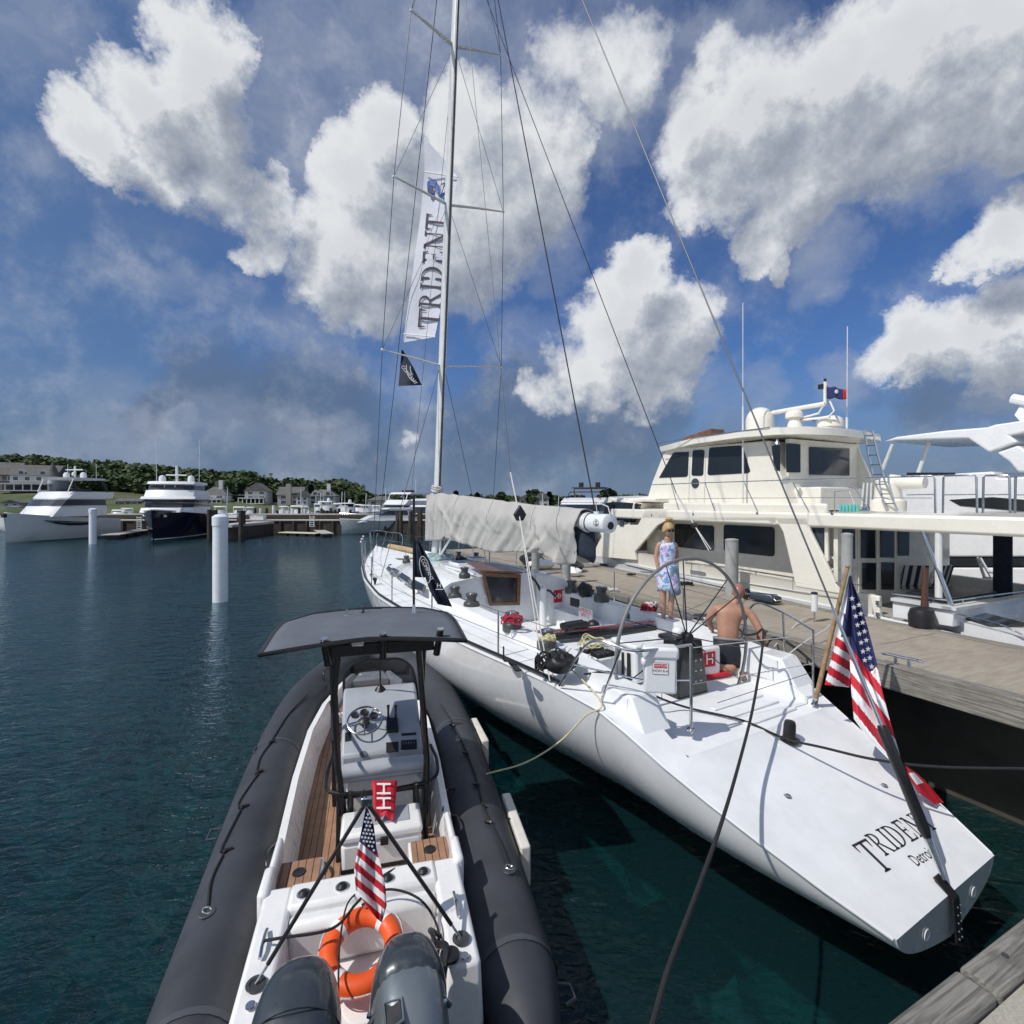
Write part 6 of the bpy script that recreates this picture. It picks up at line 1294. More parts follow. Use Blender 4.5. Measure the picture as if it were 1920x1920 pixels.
# ------------------------------------------------------------------ tender at the stern of the cream yacht
td = in_frame(YF, 'white_tender', 'white tender boat with dark oval window beside the dock at the right edge', 'small boat')
TDY = FE - .12
b = MB(); b.rings([[Vector((x, TDY - .95 + w, zt_)), Vector((x, TDY - .95 + w * .97, .9)), Vector((x, TDY - .95, .55)), Vector((x, TDY - .95 - w * .97, .9)), Vector((x, TDY - .95 - w, zt_))] for x, w, zt_ in ((1.2, .9, 1.86), (3.0, .9, 1.88), (4.0, .72, 1.92), (4.7, .42, 1.97), (5.15, .08, 2.0))], closed=False, caps=False); b.build('hull', M_WY, td, ang=50)
b = MB(); b.poly([(1.2, TDY - .05, 1.87), (3.0, TDY - .05, 1.885), (4.0, TDY - .23, 1.92), (4.7, TDY - .53, 1.97), (5.15, TDY - .9, 2.0), (4.7, TDY - 1.37, 1.97), (4, TDY - 1.67, 1.92), (3, TDY - 1.85, 1.885), (1.2, TDY - 1.85, 1.87)]); b.build('foredeck', M_WY, td)
b = MB(); b.prism([(1.0, TDY - .28, 1.86), (3.35, TDY - .28, 1.88), (3.15, TDY - .34, 2.22), (2.7, TDY - .36, 2.32), (1.0, TDY - .36, 2.32)], (0, -1.25, 0)); b.build('cabin', M_WY, td, bevel=.06)
b = MB(); b.prism([(1.0, TDY - .262, 1.95), (2.85, TDY - .262, 1.97), (3.0, TDY - .285, 2.08), (2.85, TDY - .30, 2.18), (2.4, TDY - .315, 2.22), (1.0, TDY - .315, 2.22)], (0, -.03, 0)); b.build('oval_window', M_GLASS, td, bevel=.01)
b = MB(); b.prism([(4.62, TDY - .7, 1.985), (3.75, TDY - .28, 1.935), (3.45, TDY - .9, 1.93), (4.3, TDY - 1.15, 1.98)], (0, 0, .02)); b.build('deck_glass', M_GLASS, td)
MB().tube(bez([(4.9, TDY - .72, 1.99), (4.4, TDY - .30, 2.05), (3.6, TDY - .1, 2.03), (3.2, TDY - .03, 1.9)], 14), .012, 6).build('bow_rail', M_STEEL, td)
o = cleat(YF, (2.95, TDY - .1, 1.90), 0, 'tender_cleat', 'polished cleat on the white tender beside the dock edge', 1.1)
o.name = 'boat_cleat'
# black fender by the yacht corner and wooden post
p = YF.z(1731, 1185, 1.8); o = thing('black_fender', 'black oblong fender standing by the stern corner of the cream yacht', 'fender', YF.W(4.42, FE + .02, DZ)); MB().lathe([(.05, 0), (.17, .03), (.18, .2), (.15, .30), (.04, .34)], n=18).build('body', M_BLACK, o)
o = thing('flag_socket_post', 'short varnished wooden post strapped above the black fender', 'post', YF.W(4.42, FE - .05, DZ)); MB().tube([(0, 0, .32), (.02, 0, .95)], [.05, .04], 10).build('shaft', mat('dark_brown_timber', (.085, .04, .025), .5), o)
# dock furniture
p = YF.z(1527, 1166, DZ); o = thing('power_bollard', 'small white capped light bollard on the dock', 'bollard', YF.W(p.x, p.y, DZ)); MB().lathe([(.015, 0), (.015, .18)], n=8).build('stem', M_STEEL, o); MB().lathe([(.05, .18), (.05, .46), (.04, .47)], n=16).build('lamp_body', M_GEL, o); MB().lathe([(.052, .46), (.05, .49), (.02, .5)], n=16).build('cap', M_BLACK, o)
p = YF.z(1440, 1128, DZ); o = thing('folded_cart', 'folded black dock cart with small wheels lying on the dock', 'cart', YF.W(7.0, FE + .45, DZ), YF.a)
MB().box((-.12, 0, .10), (.55, .26, .13)).build('bag', mat('navy_bag', (.03, .04, .06), .8), o, bevel=.04)
for y in (-.08, .08):
    for x in (.28, .36): MB().lathe([(.055, -.02), (.06, 0), (.055, .02)], (x, y, .07 + (x - .28)), (0, 1, 0), 14).build('wheel', M_BLACK, o)
MB().tube([(.34, -.1, .13), (-.3, -.1, .18), (-.42, -.1, .1), (-.42, .1, .1), (-.3, .1, .18), (.34, .1, .13)], .012, 6).build('frame', M_STEEL, o)
rdx = random.Random(5)
def coil(name, label, c, r, m, n=5, h=.03, cat='rope', rr_=.012, sq=.6):
    P = [];
    for k in range(n * 12): a = k * math.pi / 6; q_ = r * (.75 + .35 * rdx.random()); P.append((c[0] + q_ * math.cos(a), c[1] + q_ * sq * math.sin(a), c[2] + h * rdx.random() + k * .0006))
    o = MB().tube(bez(P, n * 24), rr_, 6).build(name, m); return tag(o, label, cat)
w = YF.W(9.1, FE + .35, DZ + .02); coil('rope_coil', 'black rope coil lying on the dock behind the standing person', w, .17, M_BLKROPE, 6)
w = YF.W(10.9, FE + .5, DZ + .02); coil('rope_coil', 'small heap of dark line on the dock beside the yacht bow', w, .12, M_BLKROPE, 4)
w = YF.W(9.2, NE - .15, DZ + .03); coil('dock_line_coil', 'pale line flaked on the dock edge below the boom end', w, .12, M_WHTROPE, 4)
# gear heap on the far part of the dock
for i, (x, y, s_, m, lab) in enumerate(((14.2, -7.6, .34, M_BLACK, 'black sail bag on the far dock below the sail cover'), (13.2, -7.4, .26, M_WHITEC, 'crumpled white sail bag on the far dock'), (12.3, -7.9, .30, M_BLACK, 'dark gear bag on the far dock beside the white bag'), (11.6, -7.5, .2, M_WHITEC, 'small pale bundle on the far dock'))):
    o = thing('gear_bag', lab, 'bag', YF.W(x, y, DZ), YF.a + i); g = []
    for a in range(9):
        g.append([Vector((s_ * 1.5 * math.sin(math.pi * a / 8) * math.cos(t_), s_ * math.sin(math.pi * a / 8) * math.sin(t_) , s_ * .55 - s_ * .6 * math.cos(math.pi * a / 8))) * (1 + .18 * noise.noise(Vector((a * .7, t_, i * 3.1)))) for t_ in [k * math.pi / 8 for k in range(16)]])
    MB().rings(g).build('bag_body', m, o); MB().tube([(-s_ * .5, 0, s_ * 1.0), (0, .05, s_ * 1.35), (s_ * .5, 0, s_ * 1.0)], .015, 6).build('strap', M_BLACK, o)
# ================================================================== FAR BOATS
M_HARB = mat('white_boat_gelcoat', (.74, .75, .76), .3, var=.04, coat=.3)
def hull_mesh(L, B, Fb, Fs, n=12, flare=.6):
    rings = []
    for i in range(n + 1):
        t_ = i / n; x = -L / 2 + L * t_; h = B / 2 * (1 - max(0, (t_ - .45) / .55) ** 2.3) * lerp(.92, 1, min(1, t_ * 3)); h = max(h, .03); s_ = lerp(Fs, Fb, t_ ** 1.6); xk = x - max(0, t_ - .8) * 1.2
        fl = 1 - flare * max(0, t_ - .35); P = [(x, h, s_), (x - .0, h * lerp(1, .93, t_), s_ - .18), (x - max(0, t_ - .7) * .8, h * lerp(1, .72, t_), s_ * .45), (xk, h * max(.12, lerp(.95, .35, t_)), .05), (xk, 0, -.3)]
        rings.append([Vector(p) for p in P] + [Vector((p[0], -p[1], p[2])) for p in reversed(P[:-1])])
    b = MB(); b.rings(rings, closed=False, caps=False); b.poly(rings[0])
    d = MB(); d.sheet([[r[0] + Vector((0, 0, -.03)), Vector((r[0].x, 0, r[0].z + .05)), r[-1] + Vector((0, 0, -.03))] for r in rings]); return b, d
def plan(x0, x1, w, z, f=.35, k=1.0): return [Vector((x0, -w, z)), Vector((x1 - f * w, -w * k, z)), Vector((x1 - f * w * .25, -w * .6 * k, z)), Vector((x1, 0, z)), Vector((x1 - f * w * .25, w * .6 * k, z)), Vector((x1 - f * w, w * k, z)), Vector((x0, w, z))]
def block(o, name, x0, x1, w, z0, z1, rf, ra, m, w1=None, parent=None):
    b = MB(); w1 = w if w1 is None else w1; b.rings([plan(x0, x1, w, z0), plan(x0 + ra, x1 - rf, w1, z1)]); return b.build(name, m, parent or o, ang=30)
def band(o, name, x0, x1, w, z0, z1, rf, ra, za, zb, m, w1=None, cut=.1):
    w1 = w if w1 is None else w1; P = []
    for z in (za, zb):
        t_ = (z - z0) / (z1 - z0); P.append(plan(x0 + ra * t_ + cut, x1 - rf * t_ + .03, lerp(w, w1, t_) + .03, z))
    b = MB(); b.rings(P, closed=False, caps=False); b.rings([P[1], [p * 1 for p in P[1]]], closed=False, caps=False); return b.build(name, m, o, smooth=False, solid=.02)
def boat(name, label, pos, head, L, B, Fb, Fs, spec, hm=None, group=None, cat='motor yacht'):
    o = thing(name, label, cat, (pos[0], pos[1], 0), math.atan2(head[1], head[0]), group)
    h, d = hull_mesh(L, B, Fb, Fs); h.build('hull', hm or M_HARB, o, ang=40); d.build('deck', M_HARB, o)
    for s in spec:
        if s[0] == 'b': block(o, s[1], *s[2:8], s[8], s[9] if len(s) > 9 else None) if False else block(o, s[1], s[2], s[3], s[4], s[5], s[6], s[7], s[8], s[9] if len(s) > 9 else M_HARB)
        elif s[0] == 'w': band(o, 'window_band', s[1], s[2], s[3], s[4], s[5], s[6], s[7], s[8], s[9], s[10] if len(s) > 10 else M_GLASS)
        elif s[0] == 'dome':
            r = s[4]; MB().lathe([(r * .9, 0), (r, .1 * r), (r, r * 1.1), (r * .7, r * 1.7), (0, r * 1.9)], s[1:4], n=14).build('radome', M_HARB, o)
        elif s[0] == 't': MB().tube(s[2], s[3], 6).build(s[1], s[4] if len(s) > 4 else M_HARB, o)
        elif s[0] == 'x': MB().box(s[2], s[3]).build(s[1], s[4], o, bevel=.03)
    return o
def rail(L, B, Fb, x0=0.0, h=.6):
    P = []
    for i in range(9):
        t_ = .45 + .55 * i / 8; x = -L / 2 + L * t_; hw = B / 2 * (1 - max(0, (t_ - .45) / .55) ** 2.3); P.append((x, hw, Fb + h - .25 * (1 - t_)))
    return ('t', 'bow_rail', [Vector(p) for p in P] + [Vector((p[0], -p[1], p[2])) for p in reversed(P)], .022, M_STEEL)
# white flybridge yacht at far left
A0 = Vector((-46.0, 52.0)); hdA = Vector((-.06, -1))
oA = boat('white_flybridge_yacht', 'big white flybridge yacht with slanted black hull window at the left edge', A0, hdA, 14.5, 4.5, 2.75, 1.9,
  [('b', 'deckhouse', -5.0, 4.1, 1.95, 2.3, 4.15, 2.3, .2, M_HARB), ('w', -5.0, 4.1, 1.95, 2.3, 4.15, 2.3, .2, 3.38, 4.0, M_FARGLASS), ('b', 'flybridge', -5.8, 1.9, 2.05, 4.12, 4.78, .9, -.3, M_HARB), ('b', 'hardtop', -4.6, .4, 1.9, 6.02, 6.24, -.3, -.2, M_GREYPAINT), ('b', 'helm_seat', -3.5, -.5, 1.2, 4.78, 5.1, .2, .1, M_BLACK),
   ('dome', -2.4, 1.0, 6.24, .33), ('dome', -2.4, -1.0, 6.24, .33), ('dome', -2.2, 0, 6.5, .2), ('t', 'radar_mast', [(-2.4, 0, 6.2), (-2.4, 0, 7.5)], .12), ('t', 'radar_bar', [(-2.3, -1.0, 7.1), (-2.3, 1.0, 7.1)], .07),
   ('t', 'hardtop_leg', [(.9, 1.7, 4.75), (.1, 1.7, 6.05)], .06, M_ALU), ('t', 'hardtop_leg', [(.9, -1.7, 4.75), (.1, -1.7, 6.05)], .06, M_ALU), ('t', 'hardtop_leg', [(-5.4, 1.8, 4.7), (-4.2, 1.7, 6.05)], .14, M_BLACK), ('t', 'hardtop_leg', [(-5.4, -1.8, 4.7), (-4.2, -1.7, 6.05)], .14, M_BLACK), ('t', 'antenna', [(-3.5, 1.7, 6.2), (-3.5, 1.7, 7.8)], .025), ('t', 'antenna', [(-3.5, -1.7, 6.2), (-3.5, -1.7, 7.8)], .025),
   ('x', 'anchor', (7.1, 0, 2.5), (.6, .3, .35), M_BLACK), rail(14.5, 4.5, 2.8)], mat('pearl_hull', (.56, .60, .61), .22, var=.05, coat=.5))
oA.scale = (.74, .94, 1)
b = MB(); P = []
for x, zu, zl in ((3.9, 1.98, 1.93), (2.6, 1.92, 1.60), (1.2, 1.84, 1.42), (-.4, 1.76, 1.38), (-1.6, 1.70, 1.40), (-2.1, 1.60, 1.5)):
    t_ = (x + 7.25) / 14.5; h = 2.25 * (1 - max(0, (t_ - .45) / .55) ** 2.3) * lerp(1, .86, t_) + .05; P.append([Vector((x, h + .02, zu)), Vector((x, h - .02, zl))])
b.sheet(P); b.build('hull_window', M_GLASS, oA, solid=.05)
# navy yacht
B0 = Vector((pxX(328, 54.5), 54.6)); hdB = Vector((.26, -1))
oB = boat('navy_yacht', 'navy blue hulled motor yacht seen from its bow with white superstructure', B0, hdB, 16.5, 6.0, 3.0, 2.3,
  [('b', 'deckhouse', -5.5, 3.6, 2.5, 2.5, 4.05, .9, .2, M_HARB), ('w', -5.5, 3.6, 2.5, 2.5, 4.05, .9, .2, 3.18, 3.95, M_GLASS), ('b', 'brow', -5.5, 4.0, 2.8, 4.05, 4.3, .5, 0, M_HARB), ('b', 'flybridge', -4.5, 3.4, 2.55, 4.3, 4.95, .7, .2, M_HARB), ('b', 'upper_house', -3.5, 2.5, 2.35, 4.95, 5.6, .5, .2, M_HARB), ('w', -3.5, 2.5, 2.35, 4.95, 5.6, .5, .2, 5.0, 5.48, M_FARGLASS), ('b', 'hardtop', -4.2, 2.7, 2.45, 5.6, 5.88, .4, 0, M_HARB),
   ('b', 'foredeck_box', 3.8, 6.4, 2.0, 2.7, 3.15, .6, 0, M_HARB), ('dome', -.5, 1.55, 5.88, .38), ('dome', -.5, -1.55, 5.88, .38), ('t', 'radar_mast', [(-.5, 0, 5.8), (-.5, 0, 7.6)], .16), ('t', 'radar_bar', [(-.3, -1.1, 6.6), (-.3, 1.1, 6.6)], .08), ('t', 'antenna', [(-1, 2.3, 4.6), (-1, 2.35, 10.5)], .03), ('t', 'antenna', [(-1, -2.3, 4.6), (-1, -2.35, 10.5)], .03),
   ('t', 'mullion', [(2.28, .55, 5.0), (2.1, .55, 5.5)], .05), ('t', 'mullion', [(2.28, -.55, 5.0), (2.1, -.55, 5.5)], .05), rail(16.5, 6.0, 3.0, h=.7)], M_NAVY)
b = MB()
for q in (1, -1): b.tube([(x, q * (3.0 * (1 - max(0, ((x + 8.25) / 16.5 - .45) / .55) ** 2.3) + .02), lerp(2.3, 3.0, ((x + 8.25) / 16.5) ** 1.6)) for x in (-8.2, -5, -2, 0, 2, 4, 5.5, 6.7, 7.5, 8.0, 8.22)], .07, 6)
b.build('white_cap_rail', M_HARB, oB); oB.scale = (.72, .88, 1)
b = MB()
for q in (1, -1): b.tube([(x - max(0, (x + 8.25) / 16.5 - .8) * 1.2, q * (3.0 * (1 - max(0, ((x + 8.25) / 16.5 - .45) / .55) ** 2.3) * max(.12, lerp(.95, .35, (x + 8.25) / 16.5)) + .015), .12) for x in (-8.2, -4, 0, 2, 4, 5.5, 6.7, 7.5, 8.0)], .06, 6)
b.build('boot_stripe', M_HARB, oB)
for q in (1, -1):
    MB().box((7.2, q * 1.0, 2.35), (.25, .3, .22)).build('anchor_pocket', M_STEEL, oB, bevel=.03)
# white cruiser beyond the bow
oC = boat('white_cabin_cruiser', 'white cabin cruiser pointing left beyond the sailboat bow', Vector((pxX(722, 62), 62)), Vector((-1, -.42)), 10.5, 3.9, 1.75, 1.35,
  [('b', 'foredeck_cabin', -2.5, 3.6, 1.5, 1.35, 2.1, 1.6, 0, M_HARB), ('b', 'windscreen', -2.6, 1.6, 1.5, 2.05, 2.85, 1.5, .1, M_HARB), ('w', -2.6, 1.6, 1.5, 2.05, 2.85, 1.5, .1, 2.15, 2.7, M_FARGLASS), ('b', 'hardtop', -3.2, .6, 1.6, 2.85, 3.02, .4, 0, M_HARB), ('t', 'antenna', [(-2.0, .8, 3.0), (-2.2, .8, 5.2)], .03), rail(10.5, 3.9, 1.8)], mat('shaded_white_hull', (.33, .38, .40), .25, coat=.4))  # white hull with its side in shade, the shade put into the hull colour
boat('white_flybridge_cruiser', 'white flybridge cruiser with dark windows left of the mast', Vector((pxX(752, 72), 72)), Vector((-.55, -1)), 11, 4.4, 2.2, 1.8,
  [('b', 'deckhouse', -4, 3, 1.9, 2.0, 3.35, 1.2, .1, M_HARB), ('w', -4, 3, 1.9, 2.0, 3.35, 1.2, .1, 2.5, 3.2, M_GLASS), ('b', 'flybridge', -4.6, 2.2, 2.0, 3.35, 4.0, .8, 0, M_HARB), ('b', 'hardtop', -4, 1, 1.9, 4.8, 5.05, .4, 0, M_HARB), ('t', 'hardtop_leg', [(.8, 1.6, 4), (.5, 1.6, 4.8)], .07), ('t', 'hardtop_leg', [(-3.6, 1.6, 4), (-3.4, 1.6, 4.8)], .12), ('t', 'hardtop_leg', [(.8, -1.6, 4), (.5, -1.6, 4.8)], .07), ('x', 'radar_unit', (-1.5, 0, 5.25), (.9, 1.6, .3), M_BLACK), ('t', 'antenna', [(-2, 1, 5), (-2, 1, 7)], .03), rail(11, 4.4, 2.2)])
boat('white_sport_yacht', 'white sport yacht with arched side windows just left of the mast', Vector((pxX(795, 66), 66)), Vector((-.75, -1)), 11, 4.2, 2.0, 1.6,
  [('b', 'deckhouse', -4.5, 3.2, 1.8, 1.8, 3.3, 2.0, .1, M_HARB), ('w', -4.5, 3.2, 1.8, 1.8, 3.3, 2.0, .1, 2.35, 3.1, M_GLASS), ('b', 'hardtop', -4.6, 1.6, 1.9, 3.9, 4.15, .8, 0, M_HARB), ('b', 'coaming', -4.4, 1.0, 1.8, 3.3, 3.6, .4, 0, M_HARB), ('t', 'hardtop_leg', [(1.0, 1.6, 3.4), (.4, 1.6, 3.95)], .1), ('t', 'hardtop_leg', [(-4, 1.6, 3.4), (-3.4, 1.6, 3.95)], .25), rail(11, 4.2, 2.0)])
boat('radar_arch_yacht', 'yacht with dark radar arch seen above the aft end of the sail cover', Vector((pxX(1100, 50), 50)), Vector((-.45, -1)), 13, 4.6, 2.7, 2.2,
  [('b', 'deckhouse', -4.5, 4.5, 2.0, 2.4, 3.75, 2.2, 0, M_HARB), ('w', -4.5, 4.5, 2.0, 2.4, 3.75, 2.2, 0, 2.9, 3.5, M_GLASS), ('b', 'flybridge', -5, 2.5, 2.1, 3.7, 4.15, 1.2, 0, M_HARB), ('t', 'radar_arch', [(-2, 1.8, 4.1), (-1, 1.6, 5.1), (-1, -1.6, 5.1), (-2, -1.8, 4.1)], .10, M_DRUM), ('x', 'arch_top', (-1.2, 0, 5.15), (1.8, 3.2, .10), M_BLACK), ('x', 'radar_unit', (-1.2, .8, 5.45), (.4, .4, .5), M_BLACK), ('x', 'radar_unit', (-1.2, -.9, 5.45), (.4, .4, .5), M_BLACK), ('t', 'flybridge_screen', [(1.4, 1.6, 4.1), (.6, 1.5, 4.7), (.6, -1.5, 4.7), (1.4, -1.6, 4.1)], .05, M_BLACK)])
SM = [(468, 82, 948, 20, .2, 'small white boat left of the white dock box', 1), (518, 84, 949, 16, -.2, 'distant white boat between two slim posts', 0), (572, 86, 947, 16, .3, 'distant white boat beneath the bushy tree', 1), (596, 88, 942, 17, 0, 'distant white cruiser left of the taller flybridge boat', 2), (645, 90, 946, 18, .2, 'far white boat right of the taller flybridge boat', 1), (671, 84, 943, 19, -.3, 'white motorboat above the white cruiser foredeck', 1), (705, 88, 945, 18, .1, 'far white motorboat above the white cruiser hardtop', 1), (385, 82, 950, 18, 0, 'small white boat between the navy yacht and the tall piling', 0), (240, 80, 950, 20, .2, 'white boat in front of the brown boathouse', 1), (948, 76, 944, 22, .3, 'white boat peeping over the middle of the sail cover', 1), (1085, 84, 942, 20, 0, 'white cruiser top left of the cream yacht bow', 1), (196, 72, 954, 22, .2, 'low white runabout behind the small white piling', 0), (222, 74, 953, 26, -.3, 'white motorboat moored left of the navy yacht', 1), (413, 70, 946, 24, .1, 'small white cruiser behind the tall white piling', 1), (448, 72, 947, 24, -.2, 'white cruiser right of the tall white piling', 1), (497, 70, 950, 22, 0, 'white boat with dark front window behind the dock box', 0), (534, 74, 946, 18, .3, 'narrow white cruiser among the far posts', 1), (556, 70, 945, 27, -.15, 'white cruiser with broad dark windscreen beyond the pier', 1), (582, 76, 944, 16, .2, 'small white boat behind the pier ladder', 0), (612, 76, 937, 26, .1, 'taller white flybridge boat in the middle distance', 2), (632, 78, 941, 18, -.2, 'small white cruiser beside the taller flybridge boat', 1), (655, 74, 940, 28, .5, 'white boat with aft canopy behind the cruiser bow', 2), (688, 80, 944, 22, .4, 'low white cruiser with pale hardtop beyond the bow', 1), (8, 66, 955, 22, .3, 'white boat partly cut by the left edge', 0), (912, 80, 944, 20, 0, 'low white boat hidden behind the sail cover', 0), (1040, 75, 944, 16, .2, 'tiny white boat top above the sail cover', 0)]
for px, D, yt, wpx, hx, lab, k in SM:
    B_ = wpx / FPX * D * .95; zt_ = CAMZ - (yt - HY) / FPX * D; X = pxX(px, D); hd = Vector((-X, -D)).normalized(); hd = Vector((hd.x * math.cos(hx) - hd.y * math.sin(hx), hd.x * math.sin(hx) + hd.y * math.cos(hx)))
    L_ = B_ * 2.7; z1 = max(1.9, zt_ * .62)
    sp = [('b', 'cabin', -L_ * .3, L_ * .2, B_ * .40, 1.2, z1, .5, .1, M_HARB), ('w', -L_ * .3, L_ * .2, B_ * .40, 1.2, z1, .5, .1, z1 - .55, z1 - .1, M_GLASS)]
    if k >= 1: sp += [('b', 'hardtop', -L_ * .3, L_ * .06, B_ * .42, zt_ - .35, zt_ - .2, .2, 0, M_HARB), ('t', 'hardtop_leg', [(L_ * .05, B_ * .38, z1), (L_ * .03, B_ * .38, zt_ - .3)], .05), ('t', 'hardtop_leg', [(L_ * .05, -B_ * .38, z1), (L_ * .03, -B_ * .38, zt_ - .3)], .05), ('b', 'coaming', -L_ * .3, L_ * .1, B_ * .40, z1, (z1 + zt_) / 2 - .1, .2, 0, M_HARB)]
    if k >= 2: sp += [('dome', -L_ * .1, B_ * .2, zt_ - .2, .25), ('t', 'antenna', [(-L_ * .1, -B_ * .2, zt_ - .3), (-L_ * .1, -B_ * .2, zt_ + 1.4)], .03)]
    boat('moored_motorboat', lab, (X, D), hd, L_, B_, 1.9, 1.5, sp, group='boats moored beyond the pier', cat='motorboat')
# bare masts far away
for px, D, y0 in ((1046, 80, 932), (1016, 78, 925), (685, 78, 925), (1080, 82, 935), (563, 80, 918), (640, 84, 922), (722, 84, 915), (425, 80, 915), (600, 88, 924)):
    o = MB().tube([(0, 0, 1.5), (.15, 0, CAMZ - (y0 - HY) / FPX * D)], .06, 6).build('distant_mast', M_ALU); o.location = (pxX(px, D), D, 0); tag(o, {1046: 'thin leaning mast above the sail cover by the white roof', 1016: 'thin mast in front of the broad far tree', 685: 'bare white mast beyond the white cruiser', 1080: 'faint thin mast near the boom end', 563: 'thin mast in front of the small white gabled wing', 640: 'thin mast beside the round green tree', 722: 'tall thin mast left of the flybridge cruiser', 425: 'thin mast right of the tall white piling', 600: 'thin mast in front of the wide grey house'}[px], 'mast')
# ================================================================== PEOPLE
def skin_body(name, joints, edges, m, parent=None, sub=2, root=0):
    me = bpy.data.meshes.new(name); me.from_pydata([j[0] for j in joints], edges, []); me.materials.append(m)
    o = bpy.data.objects.new(name, me); COL.objects.link(o)
    if parent: o.parent = parent
    s = o.modifiers.new('skin', 'SKIN'); s.use_smooth_shade = True; s.branch_smoothing = .4
    lay = me.skin_vertices[0].data if me.skin_vertices else None
    if lay is None:
        bm = bmesh.new(); bm.from_mesh(me); bm.verts.layers.skin.new(); bm.to_mesh(me); bm.free(); lay = me.skin_vertices[0].data
    for i, j in enumerate(joints):
        r = j[1]; lay[i].radius = (r, r) if not isinstance(r, tuple) else r; lay[i].use_root = (i == root)
    u = o.modifiers.new('u', 'SUBSURF'); u.levels = sub; u.render_levels = sub
    return o
def bake(o):
    dg = bpy.context.evaluated_depsgraph_get(); dg.update(); ev = o.evaluated_get(dg); me = bpy.data.meshes.new_from_object(ev); o.modifiers.clear(); o.data = me
    me.polygons.foreach_set('use_smooth', [True] * len(me.polygons)); return o
def hand(b_, wrist, d, n, k=1.0, curl=.5, thumb=1):
    """joints/edges of a five fingered hand; d finger direction, n palm normal"""
    J, E = [], []; d = d.normalized(); s = d.cross(n).normalized(); n = s.cross(d).normalized()
    J.append((wrist, .019 * k)); J.append((wrist + d * .045 * k, (.03 * k, .014 * k))); E.append((0, 1))
    for i, (off, ln) in enumerate(((-.028, .062), (-.010, .074), (.010, .070), (.027, .055))):
        a = wrist + d * .075 * k + s * off * k; i0 = len(J); J.append((a, .0095 * k)); E.append((1, i0)); p = a; dd = d
        for q in range(2):
            dd = (dd + n * curl * .9).normalized(); p = p + dd * ln * k * .5; J.append((p, .0085 * k - .001 * q)); E.append((len(J) - 2, len(J) - 1))
    a = wrist + d * .03 * k - s * .03 * k * thumb; i0 = len(J); J.append((a, .011 * k)); E.append((1, i0)); J.append((a + (d * .7 - s * .6 * thumb + n * .5).normalized() * .045 * k, .009 * k)); E.append((i0, i0 + 1))
    return J, E
def merge(J, E, J2, E2, at):
    o = len(J); J += J2; E += [(a + o, c + o) for a, c in E2]; E.append((at, o)); return J, E

def head_mesh(c, r, face, m, parent, name='head'):
    """egg shaped head with nose, brow, ears; face = horizontal facing direction"""
    f = face.normalized(); s = f.cross(Vector((0, 0, 1))).normalized(); u = s.cross(f).normalized(); b = MB(); rings = []
    for i in range(1, 14):
        a = math.pi * i / 14; z = math.cos(a); w = math.sin(a); ring = []
        for k in range(20):
            t_ = 2 * math.pi * k / 20; x, y = math.cos(t_), math.sin(t_)
            jaw = 1 - .28 * max(0, -z) ; rx = w * (.98 if x > 0 else 1.0) * (1 - .12 * max(0, -z) * (x < 0)); ry = w * .78 * jaw
            px_ = rx * x; nose = math.exp(-((z + .12) ** 2) / .02) * math.exp(-(y * w) ** 2 / .012) * .20 * (x > 0); eye = -math.exp(-((z - .12) ** 2) / .010) * math.exp(-((abs(y) * w - .30) ** 2) / .012) * .07 * (x > 0); chin = math.exp(-((z + .72) ** 2) / .02) * .08 * (x > 0)
            ring.append(c + (f * (px_ + nose + eye + chin) + s * ry * y + u * z * 1.22) * r)
        rings.append(ring)
    b.rings(rings); o = b.build(name, m, parent, ang=80)
    return f, s, u
# ---- woman standing on the starboard side deck
wp_ = SF.z(1251, 1166, 1.80); Wb = SF.W(wp_.x, wp_.y, 1.80)
wo_ = thing('person', 'standing person with blonde hair up, sunglasses, floral dress and blue wrap', 'person', Wb)
fc = Vector((.12, -1, 0)).normalized(); sd = Vector((1, .12, 0)).normalized()      # faces the camera, sd to image right
def B(x, y, z): return sd * x - fc * (-y) * 1.0 + Vector((0, 0, z))               # y>0 towards the camera
def Wv(x, y, z): return sd * x + fc * y + Vector((0, 0, z))
H = 1.0
J = [(Wv(0, 0, .86), (.135, .10)), (Wv(0, .01, 1.00), (.115, .085)), (Wv(0, 0, 1.16), (.125, .088)), (Wv(0, -.01, 1.28), (.115, .075)), (Wv(0, .0, 1.37), .048), (Wv(0, .02, 1.43), .05),
     (Wv(-.145, -.01, 1.29), .048), (Wv(-.185, -.02, 1.07), .038), (Wv(-.165, .03, .86), .027),
     (Wv(.145, -.01, 1.29), .048), (Wv(.205, -.06, 1.09), .038), (Wv(.14, .06, .93), .028),
     (Wv(-.085, 0, .78), .088), (Wv(-.08, .02, .44), .056), (Wv(-.065, -.01, .26), .052), (Wv(-.06, -.01, .07), .032), (Wv(-.085, .13, .025), (.034, .02)),
     (Wv(.08, .02, .78), .088), (Wv(.06, .05, .45), .056), (Wv(.055, .02, .27), .052), (Wv(.05, .02, .07), .032), (Wv(.07, .16, .025), (.034, .02))]
E = [(0, 1), (1, 2), (2, 3), (3, 4), (4, 5), (3, 6), (6, 7), (7, 8), (3, 9), (9, 10), (10, 11), (0, 12), (12, 13), (13, 14), (14, 15), (15, 16), (0, 17), (17, 18), (18, 19), (19, 20), (20, 21)]
h1 = hand(None, Wv(-.155, .06, .82), Vector((.1, -.25, -1)), Vector((1, 0, 0)), .95, .25, -1); merge(J, E, *h1, 8)
h2 = hand(None, Wv(.11, .09, .91), Vector((-.8, -.4, .1)), Vector((0, 1, 0)), .95, .5, 1); merge(J, E, *h2, 11)
bd_ = bake(skin_body('body', J, E, M_SKIN2, wo_))
